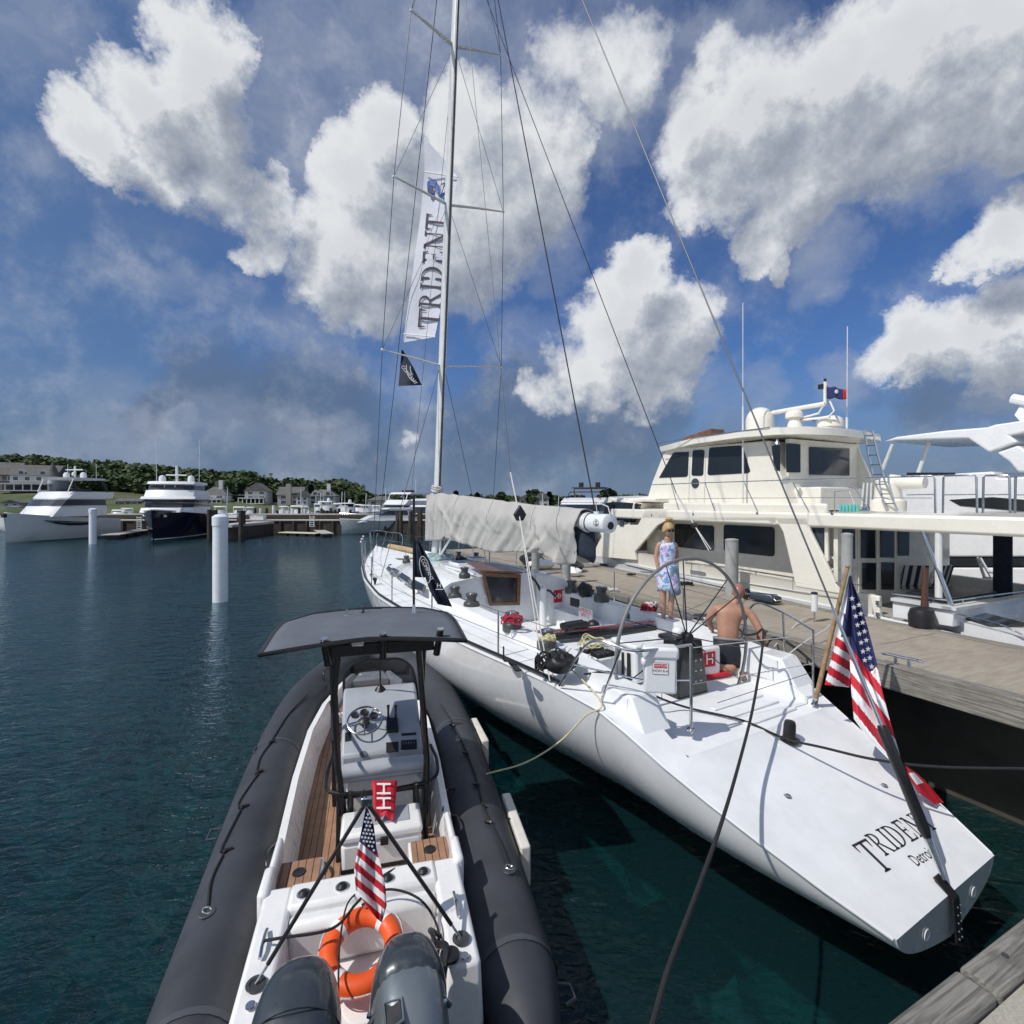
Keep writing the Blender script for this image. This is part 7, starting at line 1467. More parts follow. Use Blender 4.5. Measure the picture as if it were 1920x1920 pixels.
hc = Wv(0, .035, 1.535); f_, s_, u_ = head_mesh(hc, .098, (fc + Vector((.12, 0, -.32))), M_SKIN2, wo_)
M_HAIR = mat('blonde_hair', (.50, .36, .17), .6, var=.35, vscale=30, bump=.5, bscale=90)
b = MB(); rings = []
for i in range(1, 11):
    a = math.pi * .62 * i / 10; ring = []
    for k in range(20):
        t_ = 2 * math.pi * k / 20; front = max(0, math.cos(t_)); zz = math.cos(a * (1 - .42 * front)); w = math.sin(a * (1 - .42 * front))
        ring.append(hc + (f_ * w * math.cos(t_) * 1.05 + s_ * w * math.sin(t_) * .90 + u_ * zz * 1.30) * .102 * (1 + .05 * noise.noise(Vector((i, k, 0)))))
    rings.append(ring)
b.rings(rings, caps=False); b.poly(rings[0]); hr = b.build('hair', M_HAIR, wo_)
b = MB(); rd9 = random.Random(3)
for k in range(9): a = k * .7; p = hc + u_ * .145 - f_ * .02; b.tube([p + Vector((math.cos(a) * .03, math.sin(a) * .03, 0)), p + Vector((math.cos(a + 1) * .045, math.sin(a + 1) * .045, .03)), p + Vector((math.cos(a + 2) * .02, math.sin(a + 2) * .02, .055))], [.018, .022, .012], 7)
b.build('bun', M_HAIR, hr)
b = MB()
for q in (-1, 1): b.lathe([(.001, .0), (.021, .002), (.021, .008), (.001, .01)], hc + f_ * .093 + s_ * q * .030 + u_ * .012, f_, 12)
b.tube([hc + s_ * .078 + u_ * .018, hc + f_ * .085 + s_ * .06 + u_ * .018, hc + f_ * .104 + u_ * .016, hc + f_ * .085 - s_ * .06 + u_ * .018, hc - s_ * .078 + u_ * .018], .004, 6); b.build('sunglasses', M_BLACK, wo_)
b = MB(); b.tube([hc + f_ * .094 - s_ * .022 - u_ * .052, hc + f_ * .103 - u_ * .054, hc + f_ * .094 + s_ * .022 - u_ * .052], [.003, .006, .003], 6); b.build('lips', mat('lips', (.42, .12, .10), .4), wo_)
def floral(t, b):
    co = nd(t, 'ShaderNodeTexCoord').outputs['Object']; a = nz(t, co, 16, 3, .5, 'Color'); sp = nd(t, 'ShaderNodeSeparateColor'); t.links.new(a, sp.inputs[0])
    c = mixc(t, ramp(t, sp.outputs[0], .52, .58), (.62, .66, .78), (.16, .30, .62)); c = mixc(t, ramp(t, sp.outputs[1], .56, .62), c, (.55, .32, .58)); c = mixc(t, ramp(t, sp.outputs[2], .58, .63), c, (.20, .52, .62)); t.links.new(c, b.inputs['Base Color']); b.inputs['Roughness'].default_value = .8
M_FLORAL = simple_mat('floral_dress_fabric', floral); M_WRAP = mat('blue_satin', (.17, .27, .38), .35, var=.25, vscale=9)
def dress(lv, m, nm, amp=.0, seg=28):
    rings = []
    for i, (z, rx, ry, cx_, cy_) in enumerate(lv):
        rings.append([Wv(cx_ + rx * math.cos(t_) * (1 + amp * math.sin(t_ * 7 + i) * (i / len(lv))), cy_ + ry * math.sin(t_) * (1 + amp * math.sin(t_ * 5 + i * .5) * (i / len(lv))), z) for t_ in [2 * math.pi * k / seg for k in range(seg)]])
    return MB().rings(rings, caps=False).build(nm, m, wo_, solid=.006)
dress([(1.315, .12, .075, 0, -.005), (1.27, .142, .098, 0, 0), (1.18, .140, .105, 0, .005), (1.08, .125, .095, 0, .008), (.99, .13, .098, 0, .01), (.93, .15, .112, 0, .01)], M_FLORAL, 'dress')
for q in (-1, 1): MB().tube([Wv(.08 * q, .06, 1.30), Wv(.085 * q, .02, 1.345), Wv(.08 * q, -.06, 1.31)], .016, 6).build('dress_strap', M_FLORAL, wo_)
dress([(.95, .146, .115, 0, .01), (.84, .175, .14, .0, .01), (.72, .19, .155, .01, .015), (.60, .19, .16, .02, .02), (.54, .185, .16, .03, .02)], M_FLORAL, 'skirt', .10)
b = MB(); g = []
for i in range(8):
    z = .96 - .068 * i; g.append([Wv(.01 + (.165 + .05 * i / 7) * math.cos(t_), .01 + (.135 + .045 * i / 7) * math.sin(t_) + .008 * math.sin(k * 1.9 + i * .3), z - .02 * math.sin(k * .9)) for k, t_ in enumerate([R(100 - 16 * j) for j in range(15)])])
b.sheet(g); b.build('wrap', M_WRAP, wo_, solid=.006)
# ---- shirtless man kneeling, back to the camera
mp_ = SF.z(1372, 1262, 1.40); Mb = SF.W(mp_.x, mp_.y, 1.38)
mo = thing('person', 'shirtless bald person in dark shorts kneeling and holding a hose', 'person', Mb)
mf = Vector((.35, 1, 0)).normalized(); mr = Vector((1, -.35, 0)).normalized()
def Mv(x, y, z): return mr * x * 1.22 + mf * y + Vector((0, 0, z * 1.03))      # x image right, y away
J = [(Mv(-.02, .02, .36), (.18, .13)), (Mv(-.04, .08, .50), (.165, .115)), (Mv(-.03, .17, .66), (.195, .12)), (Mv(.01, .25, .80), (.20, .11)), (Mv(.045, .30, .90), .065), (Mv(.07, .36, .97), .062),
     (Mv(-.16, .23, .84), .07), (Mv(-.25, .27, .66), .052), (Mv(-.20, .42, .50), .04),
     (Mv(.20, .22, .83), .07), (Mv(.30, .12, .62), .052), (Mv(.345, .10, .46), .038),
     (Mv(-.10, .10, .26), .11), (Mv(.02, -.06, .10), .075), (Mv(-.10, -.10, .10), .062), (Mv(-.29, -.06, .11), .042), (Mv(-.38, -.04, .09), .034),
     (Mv(.09, .10, .27), .11), (Mv(.14, .34, .12), .07), (Mv(.12, .08, .06), .06), (Mv(.10, -.18, .05), .04), (Mv(.10, -.28, .03), .032)]
E = [(0, 1), (1, 2), (2, 3), (3, 4), (4, 5), (3, 6), (6, 7), (7, 8), (3, 9), (9, 10), (10, 11), (0, 12), (12, 13), (13, 14), (14, 15), (15, 16), (0, 17), (17, 18), (18, 19), (19, 20), (20, 21)]
hR = hand(None, Mv(.355, .09, .43), Vector((.25, .1, -.9)), Vector((1, 0, .2)), 1.1, .8, 1); merge(J, E, *hR, 11)
hL = hand(None, Mv(-.19, .45, .47), Vector((.1, .7, -.6)), Vector((1, 0, 0)), 1.1, .5, 1); merge(J, E, *hL, 8)
bake(skin_body('body', J, E, M_SKIN, mo))
hcm = Mv(.10, .42, 1.06); head_mesh(hcm, .104, (mf + Vector((.35, 0, -.55))), mat('sunburnt_scalp', (.33, .145, .105), .35, var=.1, vscale=14), mo)
for q in (-1, 1): MB().ball(hcm + mr * q * .086 + Vector((0, .0, -.02)), .026, 8, (.4, .8, 1.2)).build('ear', M_SKIN, mo)
M_SHORT = mat('dark_swim_shorts', (.012, .015, .024), .6, var=.3)
def loft_m(lv, m, nm, seg=24):
    return MB().rings([[Mv(cx_ + rx * 1.04 * math.cos(t_), cy_ + ry * math.sin(t_), z + tz * math.sin(t_)) for t_ in [2 * math.pi * k / seg for k in range(seg)]] for z, rx, ry, cx_, cy_, tz in lv], caps=False).build(nm, m, mo, solid=.006)
loft_m([(.47, .155, .125, -.035, .065, -.02), (.40, .168, .142, -.02, .04, 0), (.30, .190, .17, .0, .06, .0), (.20, .205, .20, .01, .10, .0), (.12, .21, .21, .01, .12, 0)], M_SHORT, 'shorts')
loft_m([(.482, .156, .126, -.036, .068, -.02), (.455, .160, .130, -.033, .063, -.02)], mat('grey_waistband', (.22, .23, .24), .6), 'waistband')
# ================================================================== LOOSE THINGS ON THE SAILING YACHT
def at_sf(name, label, cat, p, rz=0.0, group=None): return thing(name, label, cat, SF.W(p[0], p[1], p[2]), SF.a + rz, group)
# sail cover over the boom
sc_ = in_frame(SF, 'sail_cover', 'wrinkled beige grey cover draped over the stowed mainsail on the boom', 'sail cover')
TOPZ = [(4.62, 3.68), (5.2, 3.70), (6.2, 3.74), (7.5, 3.82), (9.2, 3.93), (10.4, 3.99), (11.05, 4.05), (11.25, 4.0)]
BOTZ = [(4.62, 2.86), (5.0, 2.80), (5.3, 2.92), (6.2, 2.84), (7.2, 2.80), (8.2, 2.80), (9.2, 2.84), (10.1, 2.95), (10.35, 2.84), (11.3, 2.72)]
NSX, NSY = 150, 56
def cover_pt(i, j):
    s = lerp(4.60, 11.36, i / NSX); zt_, zb_ = smooth_tab(TOPZ, s, .15), interp(BOTZ, s)[0]; k = (j / NSY) * 2 - 1; q = 1 if k >= 0 else -1; a = abs(k)
    wtop = .10 + .03 * math.sin(s * 1.7)
    if a < .16: y = q * wtop * math.sin(a / .16 * math.pi / 2); z = zt_ - .05 * (1 - math.cos(a / .16 * math.pi / 2)); h = 0
    else:
        h = (a - .16) / .84; y = q * (wtop + .15 * math.sin(min(1, h * 2.6) * math.pi / 2) - .05 * h); z = lerp(zt_ - .05, zb_, h)
    env = min(1, h * 3)
    u = s - .75 * h + .12 * math.sin(h * 3 + s) + q * 3.3
    rid = lambda w: (1 - abs(2 * noise.noise(Vector((w, .35 * h, 1.7))))) ** 2
    f = .050 * rid(u * 1.9) + .032 * rid(u * 4.3 + 5) + .014 * rid(u * 9.5 + 2) + .04 * noise.noise(Vector((s * .9, h * .8, 4.4 * q))) + .020 * rid((s + 1.6 * h) * 2.1 + 9) * (h < .6) - .05
    f *= (.35 + .75 * h)
    # deep drape folds near the aft end
    f += .10 * math.exp(-((s - (5.3 + .5 * (1 - h))) / .13) ** 2) * env * h - .08 * math.exp(-((s - (5.55 + .55 * (1 - h))) / .12) ** 2) * env * h
    f += .035 * math.exp(-((s - (10.7 - 1.6 * h)) / .14) ** 2) * env
    y += q * f * 1.35 * (env + .15); z += .022 * noise.noise(Vector((s * 3, k, 1))) * (1 - env) + .03 * math.sin(s * 2.3) * h * (h > .9)
    if s > 11.1: y *= lerp(1, .55, (s - 11.1) / .26)
    return Vector((s, y, z))
g = [[cover_pt(i, j) for j in range(NSY + 1)] for i in range(NSX + 1)]
MB().sheet(g).build('cloth', M_COVER, sc_, solid=.006, ang=180)
b = MB(); b.sheet([[Vector((11.34, y * .14, z)) for y in (-1, 0, 1)] for z in (2.75, 3.3, 3.97)]); b.build('front_panel', M_COVER, sc_, solid=.005)
b = MB(); b.sheet([[Vector((4.66 - .22 * math.sin(math.pi * (k + 1) / 2) * min(1, h_ * 2) , k * .20, lerp(3.4, lerp(2.84, 2.98, abs(k)), h_))) for k in (-1, -.5, 0, .5, 1)] for h_ in (0, .25, .5, .75, 1)]); b.build('dark_lining', M_NAVYCL, sc_, solid=.004)
b = MB()
for s in (6.0, 7.6, 9.4): b.tube([cover_pt(int((s - 4.6) / 6.76 * NSX), j) * 1.0 + Vector((0, .012, .004)) for j in range(30, 44)], .006, 5)
b.build('lazy_line', M_GREYPAINT, sc_)
# mast base bundle
b = MB()
for k in range(5): b.tube([(ms(4.1) + (.19 + .02 * (k % 2)) * math.cos(a), .14 * math.sin(a), 4.07 + .03 * k + .02 * math.sin(a * 2 + k)) for a in [j * math.pi / 8 for j in range(16)]], .018, 6, closed=True)
tag(b.build('halyard_coil', M_WHTROPE), 'rope wrapped round the mast just above the sail cover', 'rope')
hc_ = bpy.data.objects['halyard_coil']; hc_.location = (SF.o[0], SF.o[1], 0); hc_.rotation_euler = (0, 0, SF.a)
# cooler
c0_ = SF.z(1195, 1287, 1.38)
c = at_sf('cooler', 'large white cooler with black corner strap beside the big steering wheel', 'cooler', (c0_.x + .23, c0_.y - .42, 1.385), R(-2))
MB().box((0, 0, .23), (.46, .84, .44), taper=1.05).build('body', M_GEL, c, bevel=.04); MB().box((0, 0, .49), (.52, .92, .08)).build('lid', M_GEL, c, bevel=.03)
b = MB(); b.box((-.12, .45, .20), (.05, .02, .40)); b.box((-.0, .45, .20), (.03, .02, .36)); b.build('latch', M_BLACK, c)
b = MB(); b.box((-.265, .25, .47), (.012, .03, .03)); b.build('lid_drain', M_BLACK, c)
# rescue module on the rail
p = SF.D(1237, 1257, 5.12); o = at_sf('rescue_module', 'white rescue module box with red and grey label hung on the stern rail', 'rescue box', (p.x, p.y, p.z), R(-128))
MB().box((0, 0, 0), (.31, .16, .42), taper=1.0).build('case', M_GEL, o, bevel=.025); MB().box((0, 0, .19), (.35, .19, .12)).build('case_top', M_GEL, o, bevel=.03); MB().box((-.155, .02, .08), (.05, .1, .06)).build('side_lug', M_GEL, o, bevel=.015)
for s_ in (1, -1):
    lb = MB().box((-.005, s_ * .083, .045), (.155, .004, .115)).build('label_frame', M_DRUM, o, bevel=.01); MB().box((-.005, s_ * .0855, .045), (.148, .003, .108)).build('label_white', M_WHITEC, lb); MB().box((-.005, s_ * .0875, .072), (.125, .003, .040)).build('label_red', M_RED, lb)
    b = MB(); put_text(b, 'SWITLIK', .038, (-.005, s_ * .0895, .072), (-s_, 0, 0), (0, 0, 1), .001); b.build('label_text_top', M_WHITEC, lb, smooth=False)
    b = MB(); put_text(b, 'MOM 8-A', .036, (-.005, s_ * .0875, .022), (-s_, 0, 0), (0, 0, 1), .001); b.build('label_text', M_INK, lb, smooth=False)
MB().tube([(.02, 0, -.20), (.02, 0, -.27), (.05, 0, -.30), (-.01, 0, -.30), (.02, 0, -.27)], .004, 5).build('ring_pull', M_STEEL, o)
# red white cushion
p = SF.z(1330, 1238, 1.5); o = at_sf('red_white_cushion', 'white and red cushion with large letter beside the kneeling person', 'cushion', (2.95, -.78, 1.40), R(-8))
MB().box((0, 0, .22), (.10, .36, .40)).build('pad', M_WHITEC, o, bevel=.03); MB().box((-.052, .02, .26), (.006, .20, .20)).build('red_square', M_RED, o); b = MB(); put_text(b, 'H', .20, (-.058, .02, .255), (0, -1, 0), (0, 0, 1), .001); b.build('letter', M_WHITEC, o, smooth=False)
MB().box((-.03, -.10, .03), (.16, .42, .05)).build('red_base', M_RED, o, bevel=.02)
def heap(name, label, cat, px, py, z, r, m, h=.5, fr=SF, seed=0, strap=None, sx=1.0):
    p = fr.z(px, py, z); o = thing(name, label, cat, fr.W(p.x, p.y, z), fr.a); g = []
    for a in range(11):
        u = a / 10 * math.pi; g.append([Vector((r * sx * math.sin(u) * math.cos(t_), r * math.sin(u) * math.sin(t_), r * h * (1 - math.cos(u)))) * (1 + .28 * noise.noise(Vector((math.sin(u) * 2 * math.cos(t_), math.sin(u) * 2 * math.sin(t_), seed + math.cos(u) * 2)))) for t_ in [k * math.pi / 12 for k in range(24)]])
    MB().rings(g).build('body', m, o, ang=80)
    if strap: MB().tube(bez([(-r * .5, 0, r * h * 2), (0, .03, r * h * 2.5), (r * .5, 0, r * h * 2)], 10), .012, 6).build('strap', strap, o)
    return o
heap('sail_bag', 'folded pale and teal sail bag at the foot of the mast', 'bag', 822, 1058, 2.13, .42, mat('teal_white_bag', (.30, .42, .44), .7, var=.6, vscale=5), .35, seed=1, strap=M_BLACK, sx=.8)
heap('gear_bag', 'black gear bag beside the folded sail bag near the mast', 'bag', 868, 1058, 2.13, .20, M_BLACK, .5, seed=2)
heap('gear_bag', 'black bag of gear on the port quarter under the stern rail', 'bag', 1050, 1262, 1.80, .19, M_BLACK, .62, seed=3, strap=M_BLKROPE)
heap('winch_cushion', 'black cushion standing on the starboard deck between two winches', 'cushion', 1098, 1122, 1.85, .16, M_BLACK, .95, seed=5)
p = SF.z(1020, 1258, 1.80)
MB_ = lambda: None
def coil2(label, px, py, z, r, m, n, rr_=.010, h=.05, seed=1, fr=SF, sq=.7, cat='rope'):
    rq = random.Random(seed); p = fr.z(px, py, z); w = fr.W(p.x, p.y, z); P = []
    for k in range(n * 10): a = k * math.pi / 5; q_ = r * (.6 + .5 * rq.random()); P.append((w.x + q_ * math.cos(a), w.y + q_ * sq * math.sin(a), w.z + h * rq.random() + .01 + k * .0008))
    return tag(MB().tube(bez(P, n * 20), rr_, 6).build('rope_coil', m), label, cat)
coil2('red and white control line heaped at the feet of the standing person', 1216, 1152, 1.80, .14, M_REDROPE, 8, .011, .16, 1)
coil2('white rope heap resting on the red line bundle', 1222, 1140, 1.92, .10, M_WHTROPE, 4, .011, .08, 2)
coil2('grey white rope flaked behind the cooler', 1305, 1172, 1.72, .20, M_WHTROPE, 7, .010, .06, 3, sq=1.1)
coil2('black rope coil leaning by the port quarter gear bag', 1018, 1262, 1.80, .10, M_BLKROPE, 5, .012, .2, 4)
coil2('red line wrapped round the port winch forward of the traveller', 960, 1172, 1.98, .15, M_REDROPE, 7, .011, .10, 5)
coil2('yellow line wrapped on the low port winch', 1026, 1204, 1.98, .11, M_YELROPE, 4, .010, .06, 6)
coil2('yellow line looped over the rope clutches', 1112, 1215, 1.88, .19, M_YELROPE, 4, .008, .10, 7, sq=1.2)
o = at_sf('sail_roll', 'tan rolled sail tube lying on the foredeck starboard side', 'sail roll', (0, 0, 0)); o.location = (SF.o[0], SF.o[1], 0); o.rotation_euler = (0, 0, SF.a)
MB().tube([(16.2, -.28, 2.20), (15.2, -.48, 2.18), (14.4, -.66, 2.14)], .09, 12).build('roll', mat('tan_canvas', (.42, .31, .17), .8, var=.2), o); MB().tube([(14.4, -.66, 2.14), (13.3, -.86, 2.10)], .09, 12).build('white_end', M_WHITEC, o)
def ropeD(name, label, L_, r, m, n=50): return rope(name, label, [WF.D(*p) for p in L_], r, m, n)
ropeD('water_hose', 'black hose held by the kneeling person and hanging over the stern toward the near dock', [(1386, 1180, 6.75), (1398, 1190, 6.5), (1418, 1188, 6.3), (1431, 1182, 6.15), (1427, 1235, 5.75), (1411, 1330, 5.05), (1386, 1430, 4.4), (1352, 1545, 3.6), (1300, 1690, 2.95), (1252, 1820, 2.45), (1222, 1925, 2.15), (1180, 2030, 1.75)], .014, M_BLKROPE, 70)
DS = lambda px, py, z: (px, py, (CAMZ - z) * FPX / (py - HY))
ropeD('stern_line', 'black line running over the stern deck past the vent cap to the dock', [DS(1095, 1264, 1.80), DS(1150, 1262, 1.83), DS(1222, 1302, 1.62), DS(1290, 1327, 1.42), DS(1390, 1350, 1.41), DS(1470, 1384, 1.36), DS(1545, 1402, 1.40), DS(1640, 1424, 1.42), DS(1760, 1438, 1.44), DS(1960, 1442, 1.50)], .013, M_BLKROPE)
ropeD('yellow_line', 'yellow line sagging from the sailboat quarter down to the inflatable tube', [(1030, 1222, 6.6), (1085, 1268, 5.95), (1128, 1320, 5.32), (1098, 1342, 5.34), (1050, 1390, 5.42), (985, 1430, 5.55), (912, 1451, 5.70)], .009, M_YELROPE)
ropeD('dock_line', 'white mooring line from the starboard quarter to the bollard on the dock', [(1440, 1225, 7.2), (1475, 1188, 7.9), (1503, 1163, 8.4), (1526, 1158, 8.8)], .010, M_WHTROPE)
ropeD('dock_line', 'second white mooring line beside the wooden flagstaff', [(1440, 1260, 6.5), (1500, 1210, 6.9), (1548, 1180, 7.4), (1556, 1172, 7.8)], .009, M_WHTROPE)
# wooden flagstaff and big flag
f0 = on_slope(1527, 1321); fb0 = SF.W(f0.x, f0.y, f0.z); ft = WF.D(1589, 1064, 5.72)
o = thing('wooden_flagstaff', 'varnished wooden flagstaff leaning aft on the sailboat stern', 'flagstaff', fb0); d_ = ft - fb0
MB().tube([d_ * .03, d_ * .5, d_], [.026, .024, .020], 12).build('staff', mat('weathered_varnish', (.36, .24, .13), .55, var=.3, vscale=9), o); MB().ball(d_ * 1.01, .028, 10, (1, 1, .6)).build('truck', mat('weathered_varnish', (.36, .24, .13)), o); MB().lathe([(.04, 0), (.036, .01), (.030, .02), (.030, .09)], (0, 0, 0), d_, 14).build('socket', M_STEEL, o)
def px_sheet(Lb, Rb, nu, nv, Dfun, cfun):
    """cloth whose left and right borders are given as pixel polylines; cfun picks the material of each small face"""
    def at(P, t_):
        k = t_ * (len(P) - 1); i = min(len(P) - 2, int(k)); f = k - i; return (lerp(P[i][0], P[i + 1][0], f), lerp(P[i][1], P[i + 1][1], f))
    G, Q = [], []
    for j in range(nv + 1):
        a, c = at(Lb, j / nv), at(Rb, j / nv); row, qr = [], []
        for i in range(nu + 1):
            x, y = lerp(a[0], c[0], i / nu), lerp(a[1], c[1], i / nu); row.append(WF.D(x, y, Dfun(i / nu, j / nv, x, y))); qr.append((x, y))
        G.append(row); Q.append(qr)
    out = {}
    V = [p for r_ in G for p in r_]; n = nu + 1
    for j in range(nv):
        for i in range(nu):
            cx_ = sum(Q[j + a][i + c_][0] for a in (0, 1) for c_ in (0, 1)) / 4; cy_ = sum(Q[j + a][i + c_][1] for a in (0, 1) for c_ in (0, 1)) / 4
            out.setdefault(cfun((i + .5) / nu, (j + .5) / nv, cx_, cy_), []).append((j * n + i, j * n + i + 1, (j + 1) * n + i + 1, (j + 1) * n + i))
    return V, out
def cloth_parts(root, V, out, names):
    R_ = {}
    for k, fs in out.items():
        used = sorted({i for f in fs for i in f}); ix = {a: b_ for b_, a in enumerate(used)}; b = MB(); b.add([V[i] for i in used], [tuple(ix[i] for i in f) for f in fs]); R_[k] = b.build(names[k][0], names[k][1], root, ang=180)
    return R_
def star(b, x, y, r, Dfun, N=-1):
    c = WF.D(x, y, Dfun); r = r * Dfun / FPX
    b.poly([c + Vector((math.sin(a), 0, math.cos(a))) * (r if k % 2 == 0 else r * .42) + Vector((0, -.006, 0)) for k, a in enumerate([j * math.pi / 5 for j in range(10)])])
NM = {0: ('red_stripes', M_RED), 1: ('white_stripes', M_WHITEC), 2: ('canton', M_BLUEC)}
fl = thing('ensign_flag', 'large stars and stripes flag drooping from the wooden flagstaff over the backstay', 'flag', (0, 0, 0))
def D1(u, v, x, y): return 5.66 + .03 * math.sin(u * 5 + v * 3) + .05 * u
def c1(u, v, x, y):
    if x > 1577 + (1193 - y) * .0 and 1150 < y < 1195 and u > .35: return 2
    if y < 1150 and u > .45: return 2
    k = (y - 1208) / 31.0 - .02 * (x - 1590)
    return 0 if k > 0 and (k % 1) < .56 else 1
V, out = px_sheet([(1592, 1078), (1577, 1150), (1562, 1220), (1546, 1284)], [(1597, 1080), (1595, 1150), (1594, 1220), (1594, 1289)], 18, 110, D1, c1); cloth_parts(fl, V, out, NM)
def D2(u, v, x, y): return 5.64 - .95 * max(0, (y - 1180) / 250) ** 1.1 * .75 + .035 * math.sin(u * 9 + v * 4) + .012 * math.sin(u * 21 - v * 6)
def c2(u, v, x, y):
    if y < 1212 + (x - 1593) * 1.25 - max(0, x - 1632) * 2.2: return 2
    k = (y - 1.25 * (x - 1593) - 1212) / 45.0
    return 0 if (k % 1) < .5 else 1
V, out = px_sheet([(1593, 1080), (1593, 1158), (1593, 1226), (1596, 1294), (1601, 1348), (1630, 1388), (1671, 1428)], [(1594, 1081), (1612, 1124), (1628, 1180), (1643, 1238), (1653, 1290), (1667, 1345), (1688, 1418)], 44, 200, D2, c2); PR = cloth_parts(fl, V, out, NM)
b = MB()
for k in range(9):
    for j in range(3):
        x = 1597 + j * 13 + k * 3.4; y = 1122 + k * 16.5 + (j % 2) * 8 + j * 4
        lim = interp([(1081, 1594), (1124, 1612), (1180, 1628), (1238, 1643), (1290, 1653)], y)[0]
        if 1594 < x < lim - 3 and y < 1206 + (x - 1593) * 1.25 - max(0, x - 1632) * 2.2: star(b, x, y, 5.6, 5.55 - .55 * max(0, (y - 1180) / 250))
b.build('stars', M_WHITEC, fl, smooth=False)
V, out = px_sheet([(1694, 1434), (1701, 1455), (1722, 1486), (1752, 1508)], [(1700, 1437), (1722, 1452), (1746, 1477), (1770, 1505)], 16, 40, lambda u, v, x, y: 4.86 + .03 * math.sin(u * 6 + v * 5), lambda u, v, x, y: 1 if .25 < v < .52 and .25 < u < .8 else 0); cloth_parts(fl, V, out, NM)
# small flag on the tripod of the inflatable
f2 = thing('ensign_flag', 'small stars and stripes flag hanging from the black tripod over the lifebuoy', 'flag', (0, 0, 0))
def D3(u, v, x, y): return 3.30 - .06 * v + .022 * math.sin(u * 8 + v * 5) + .008 * math.sin(u * 19 - v * 9)
def c3(u, v, x, y):
    if y < 1577 + (x - 672) * .72: return 2
    k = (y - .85 * (x - 672) - 1577) / 29.0
    return 0 if (k % 1) > .48 else 1
V, out = px_sheet([(686, 1514), (680, 1545), (671, 1590), (664, 1630), (667, 1668), (688, 1700), (706, 1722)], [(690, 1517), (701, 1548), (706, 1590), (716, 1630), (723, 1665), (725, 1698), (716, 1730)], 36, 150, D3, c3); cloth_parts(f2, V, out, NM)
b = MB()
for k in range(11):
    for j in range(5):
        x = 678 + j * 6.2 + (k % 2) * 3 + k * .2; y = 1524 + k * 7.4 + (j) * .8; t_ = (y - 1514) / 216
        if interp([(1514, 686), (1545, 680), (1590, 671)], y)[0] + 2 < x < interp([(1517, 690), (1548, 701), (1590, 706), (1630, 716)], y)[0] - 1.5 and y < 1572 + (x - 672) * .72: star(b, x, y, 3.1, 3.245)
b.build('stars', M_WHITEC, f2, smooth=False)
# long vertical banner on the forestay halyard
bn = thing('name_banner', 'tall white banner reading up the forestay with dark name lettering', 'banner', (0, 0, 0))
def BD(y): return lerp(15.2, 16.3, (y - 260) / 380)
def Bx(y): return interp([(260, 796), (322, 796), (400, 789), (470, 779), (540, 770), (600, 761), (642, 756)], y)[0]
def Dn(u, v, x, y):
    u, v = (x - Bx(y)) / 60, (y - 322) / 320
    return BD(y) - .0125 * (x - Bx(y)) + .05 * math.sin(u * 3 + v * 7) + .03 * math.sin(u * 8 - v * 11)
BL = [(796, 322), (789, 400), (779, 470), (770, 540), (761, 600), (756, 642)]; BR = [(858, 332), (846, 408), (843, 470), (834, 540), (822, 600), (815, 632)]
V, out = px_sheet(BL, BR, 16, 70, Dn, lambda u, v, x, y: 1); cloth_parts(bn, V, out, {1: ('cloth', M_SAILW)})
V, out = px_sheet([(796, 258), (796, 290), (796, 321)], [(797, 260), (832, 298), (858, 331)], 8, 10, Dn, lambda u, v, x, y: 1); cloth_parts(bn, V, out, {1: ('top_panel', M_SAILW)})
for l_ in ([(796, 322), (858, 332)], [(757, 626), (816, 632)]): MB().tube([WF.D(px, py, Dn(0, 0, px, py) - .08) for px, py in l_], .02, 6).build('batten', M_WHITEC, bn)
def bpl(x, y):   # x runs up the banner in pixels from the bottom, y to the left
    cx_ = interp([(395, 812), (620, 796)], 0)[0]; py = 508 - x; px = 811 - (py - 508) * .085 - y; yy_ = py - y * .10; return WF.D(px, yy_, Dn((px - Bx(yy_)) / 60, (yy_ - 322) / 320, px, yy_) - .045)
b = MB(); serif_word(b, 'TRIDENT', 42, lambda x, y: bpl(x * .86, y * .98), 1.18); b.build('lettering', mat('banner_ink', (.055, .045, .065), .7, var=0), bn, smooth=False)
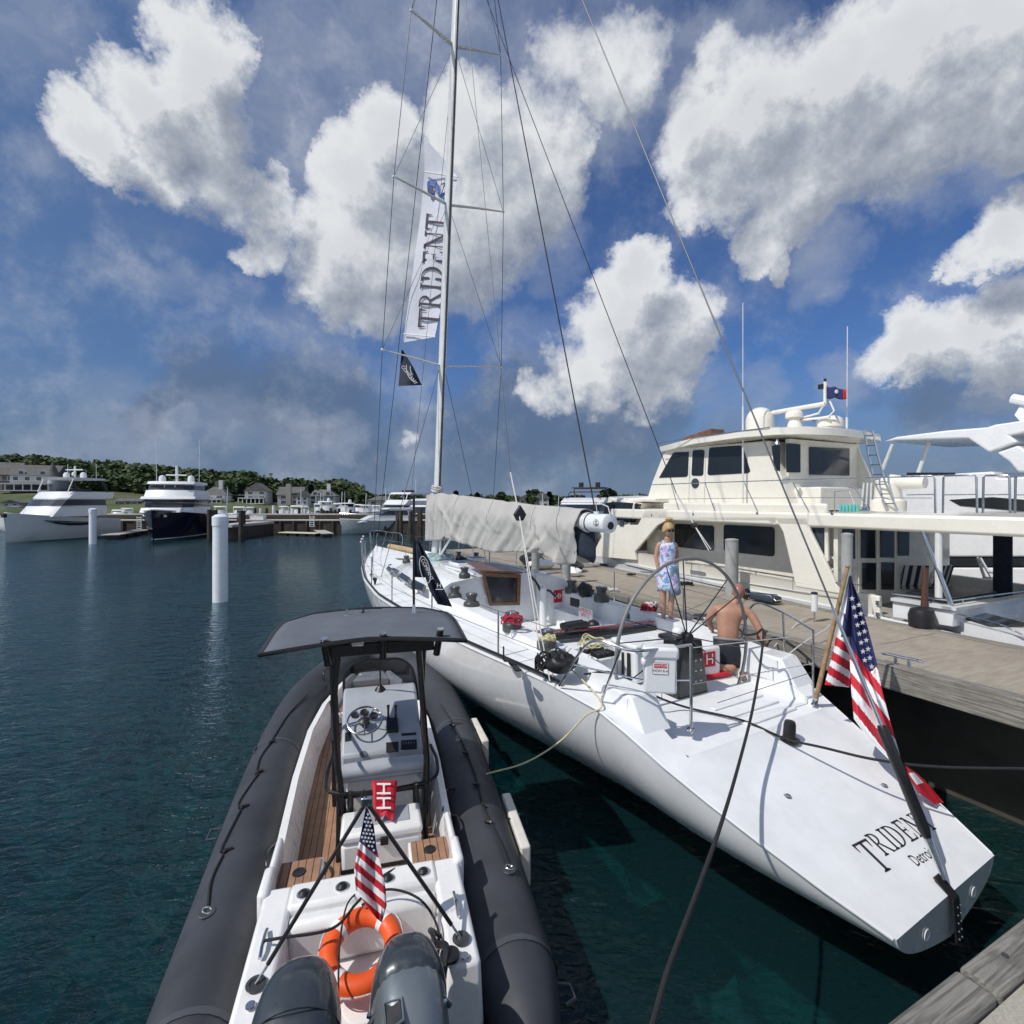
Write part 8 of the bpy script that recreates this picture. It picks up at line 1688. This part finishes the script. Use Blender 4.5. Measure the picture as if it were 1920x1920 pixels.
M_BLUEI = mat('banner_blue', (.06, .12, .36), .7, var=.1)
b = MB(); rq = random.Random(8)
for cx_, cy_, w_, h_, a0 in ((815, 344, 13, 5, .3), (806, 352, 4, 11, -.3), (822, 353, 4.5, 9, .5), (811, 366, 3.5, 9, 0), (830, 366, 7, 4, -.6), (836, 374, 6, 3, .2)):
    b.poly([WF.D(cx_ + math.cos(a0) * w_ * math.cos(t_) * (1 + .25 * rq.random()) - math.sin(a0) * h_ * math.sin(t_), cy_ + math.sin(a0) * w_ * math.cos(t_) + math.cos(a0) * h_ * math.sin(t_) * (1 + .3 * rq.random()), Dn((cx_ - Bx(cy_)) / 60, (cy_ - 322) / 320, cx_, cy_) - .03 - .0125 * math.cos(a0) * w_ * math.cos(t_)) for t_ in [k * math.pi / 7 for k in range(14)]])
b.build('lake_emblem', M_BLUEI, bn, smooth=False)
b = MB(); X_ = Vector((1, 0, -.10)); X_ = Vector((1, -.72, -.10)); put_text(b, 'GL', .42, WF.D(812, 352, Dn(.3, .1, 812, 352) - .06), X_, (.1, 0, 1), 0); put_text(b, '70', .46, WF.D(836, 352, Dn(.7, .1, 836, 352) - .06), X_, (.1, 0, 1), 0); b.build('class_number', M_INK, bn, smooth=False)
pn = thing('navy_pennant', 'small dark navy pennant with ring lettering flying below the banner', 'pennant', (0, 0, 0))
V, out = px_sheet([(753, 655), (750, 690), (747, 724)], [(756, 657), (776, 690), (791, 722)], 10, 14, lambda u, v, x, y: 16.4 + .12 * math.sin(u * 4 + v * 3), lambda u, v, x, y: 1); cloth_parts(pn, V, out, {1: ('cloth', M_NAVYCL)})
b = MB()
for rr_ in (14, 21): b.tube([WF.D(784 - rr_ * math.cos(t_) * 1.05, 690 + rr_ * math.sin(t_) * 1.3, 16.18) for t_ in [R(-12 + 8 * k * (.62 if rr_ < 16 else .9)) for k in range(13)]], .012, 5)
put_text(b, 'COMPANY', .15, WF.D(767, 703, 16.16), (.62, 0, -.78), (.78, 0, .62), 0); b.build('ring_lettering', M_WHITEC, pn, smooth=False)
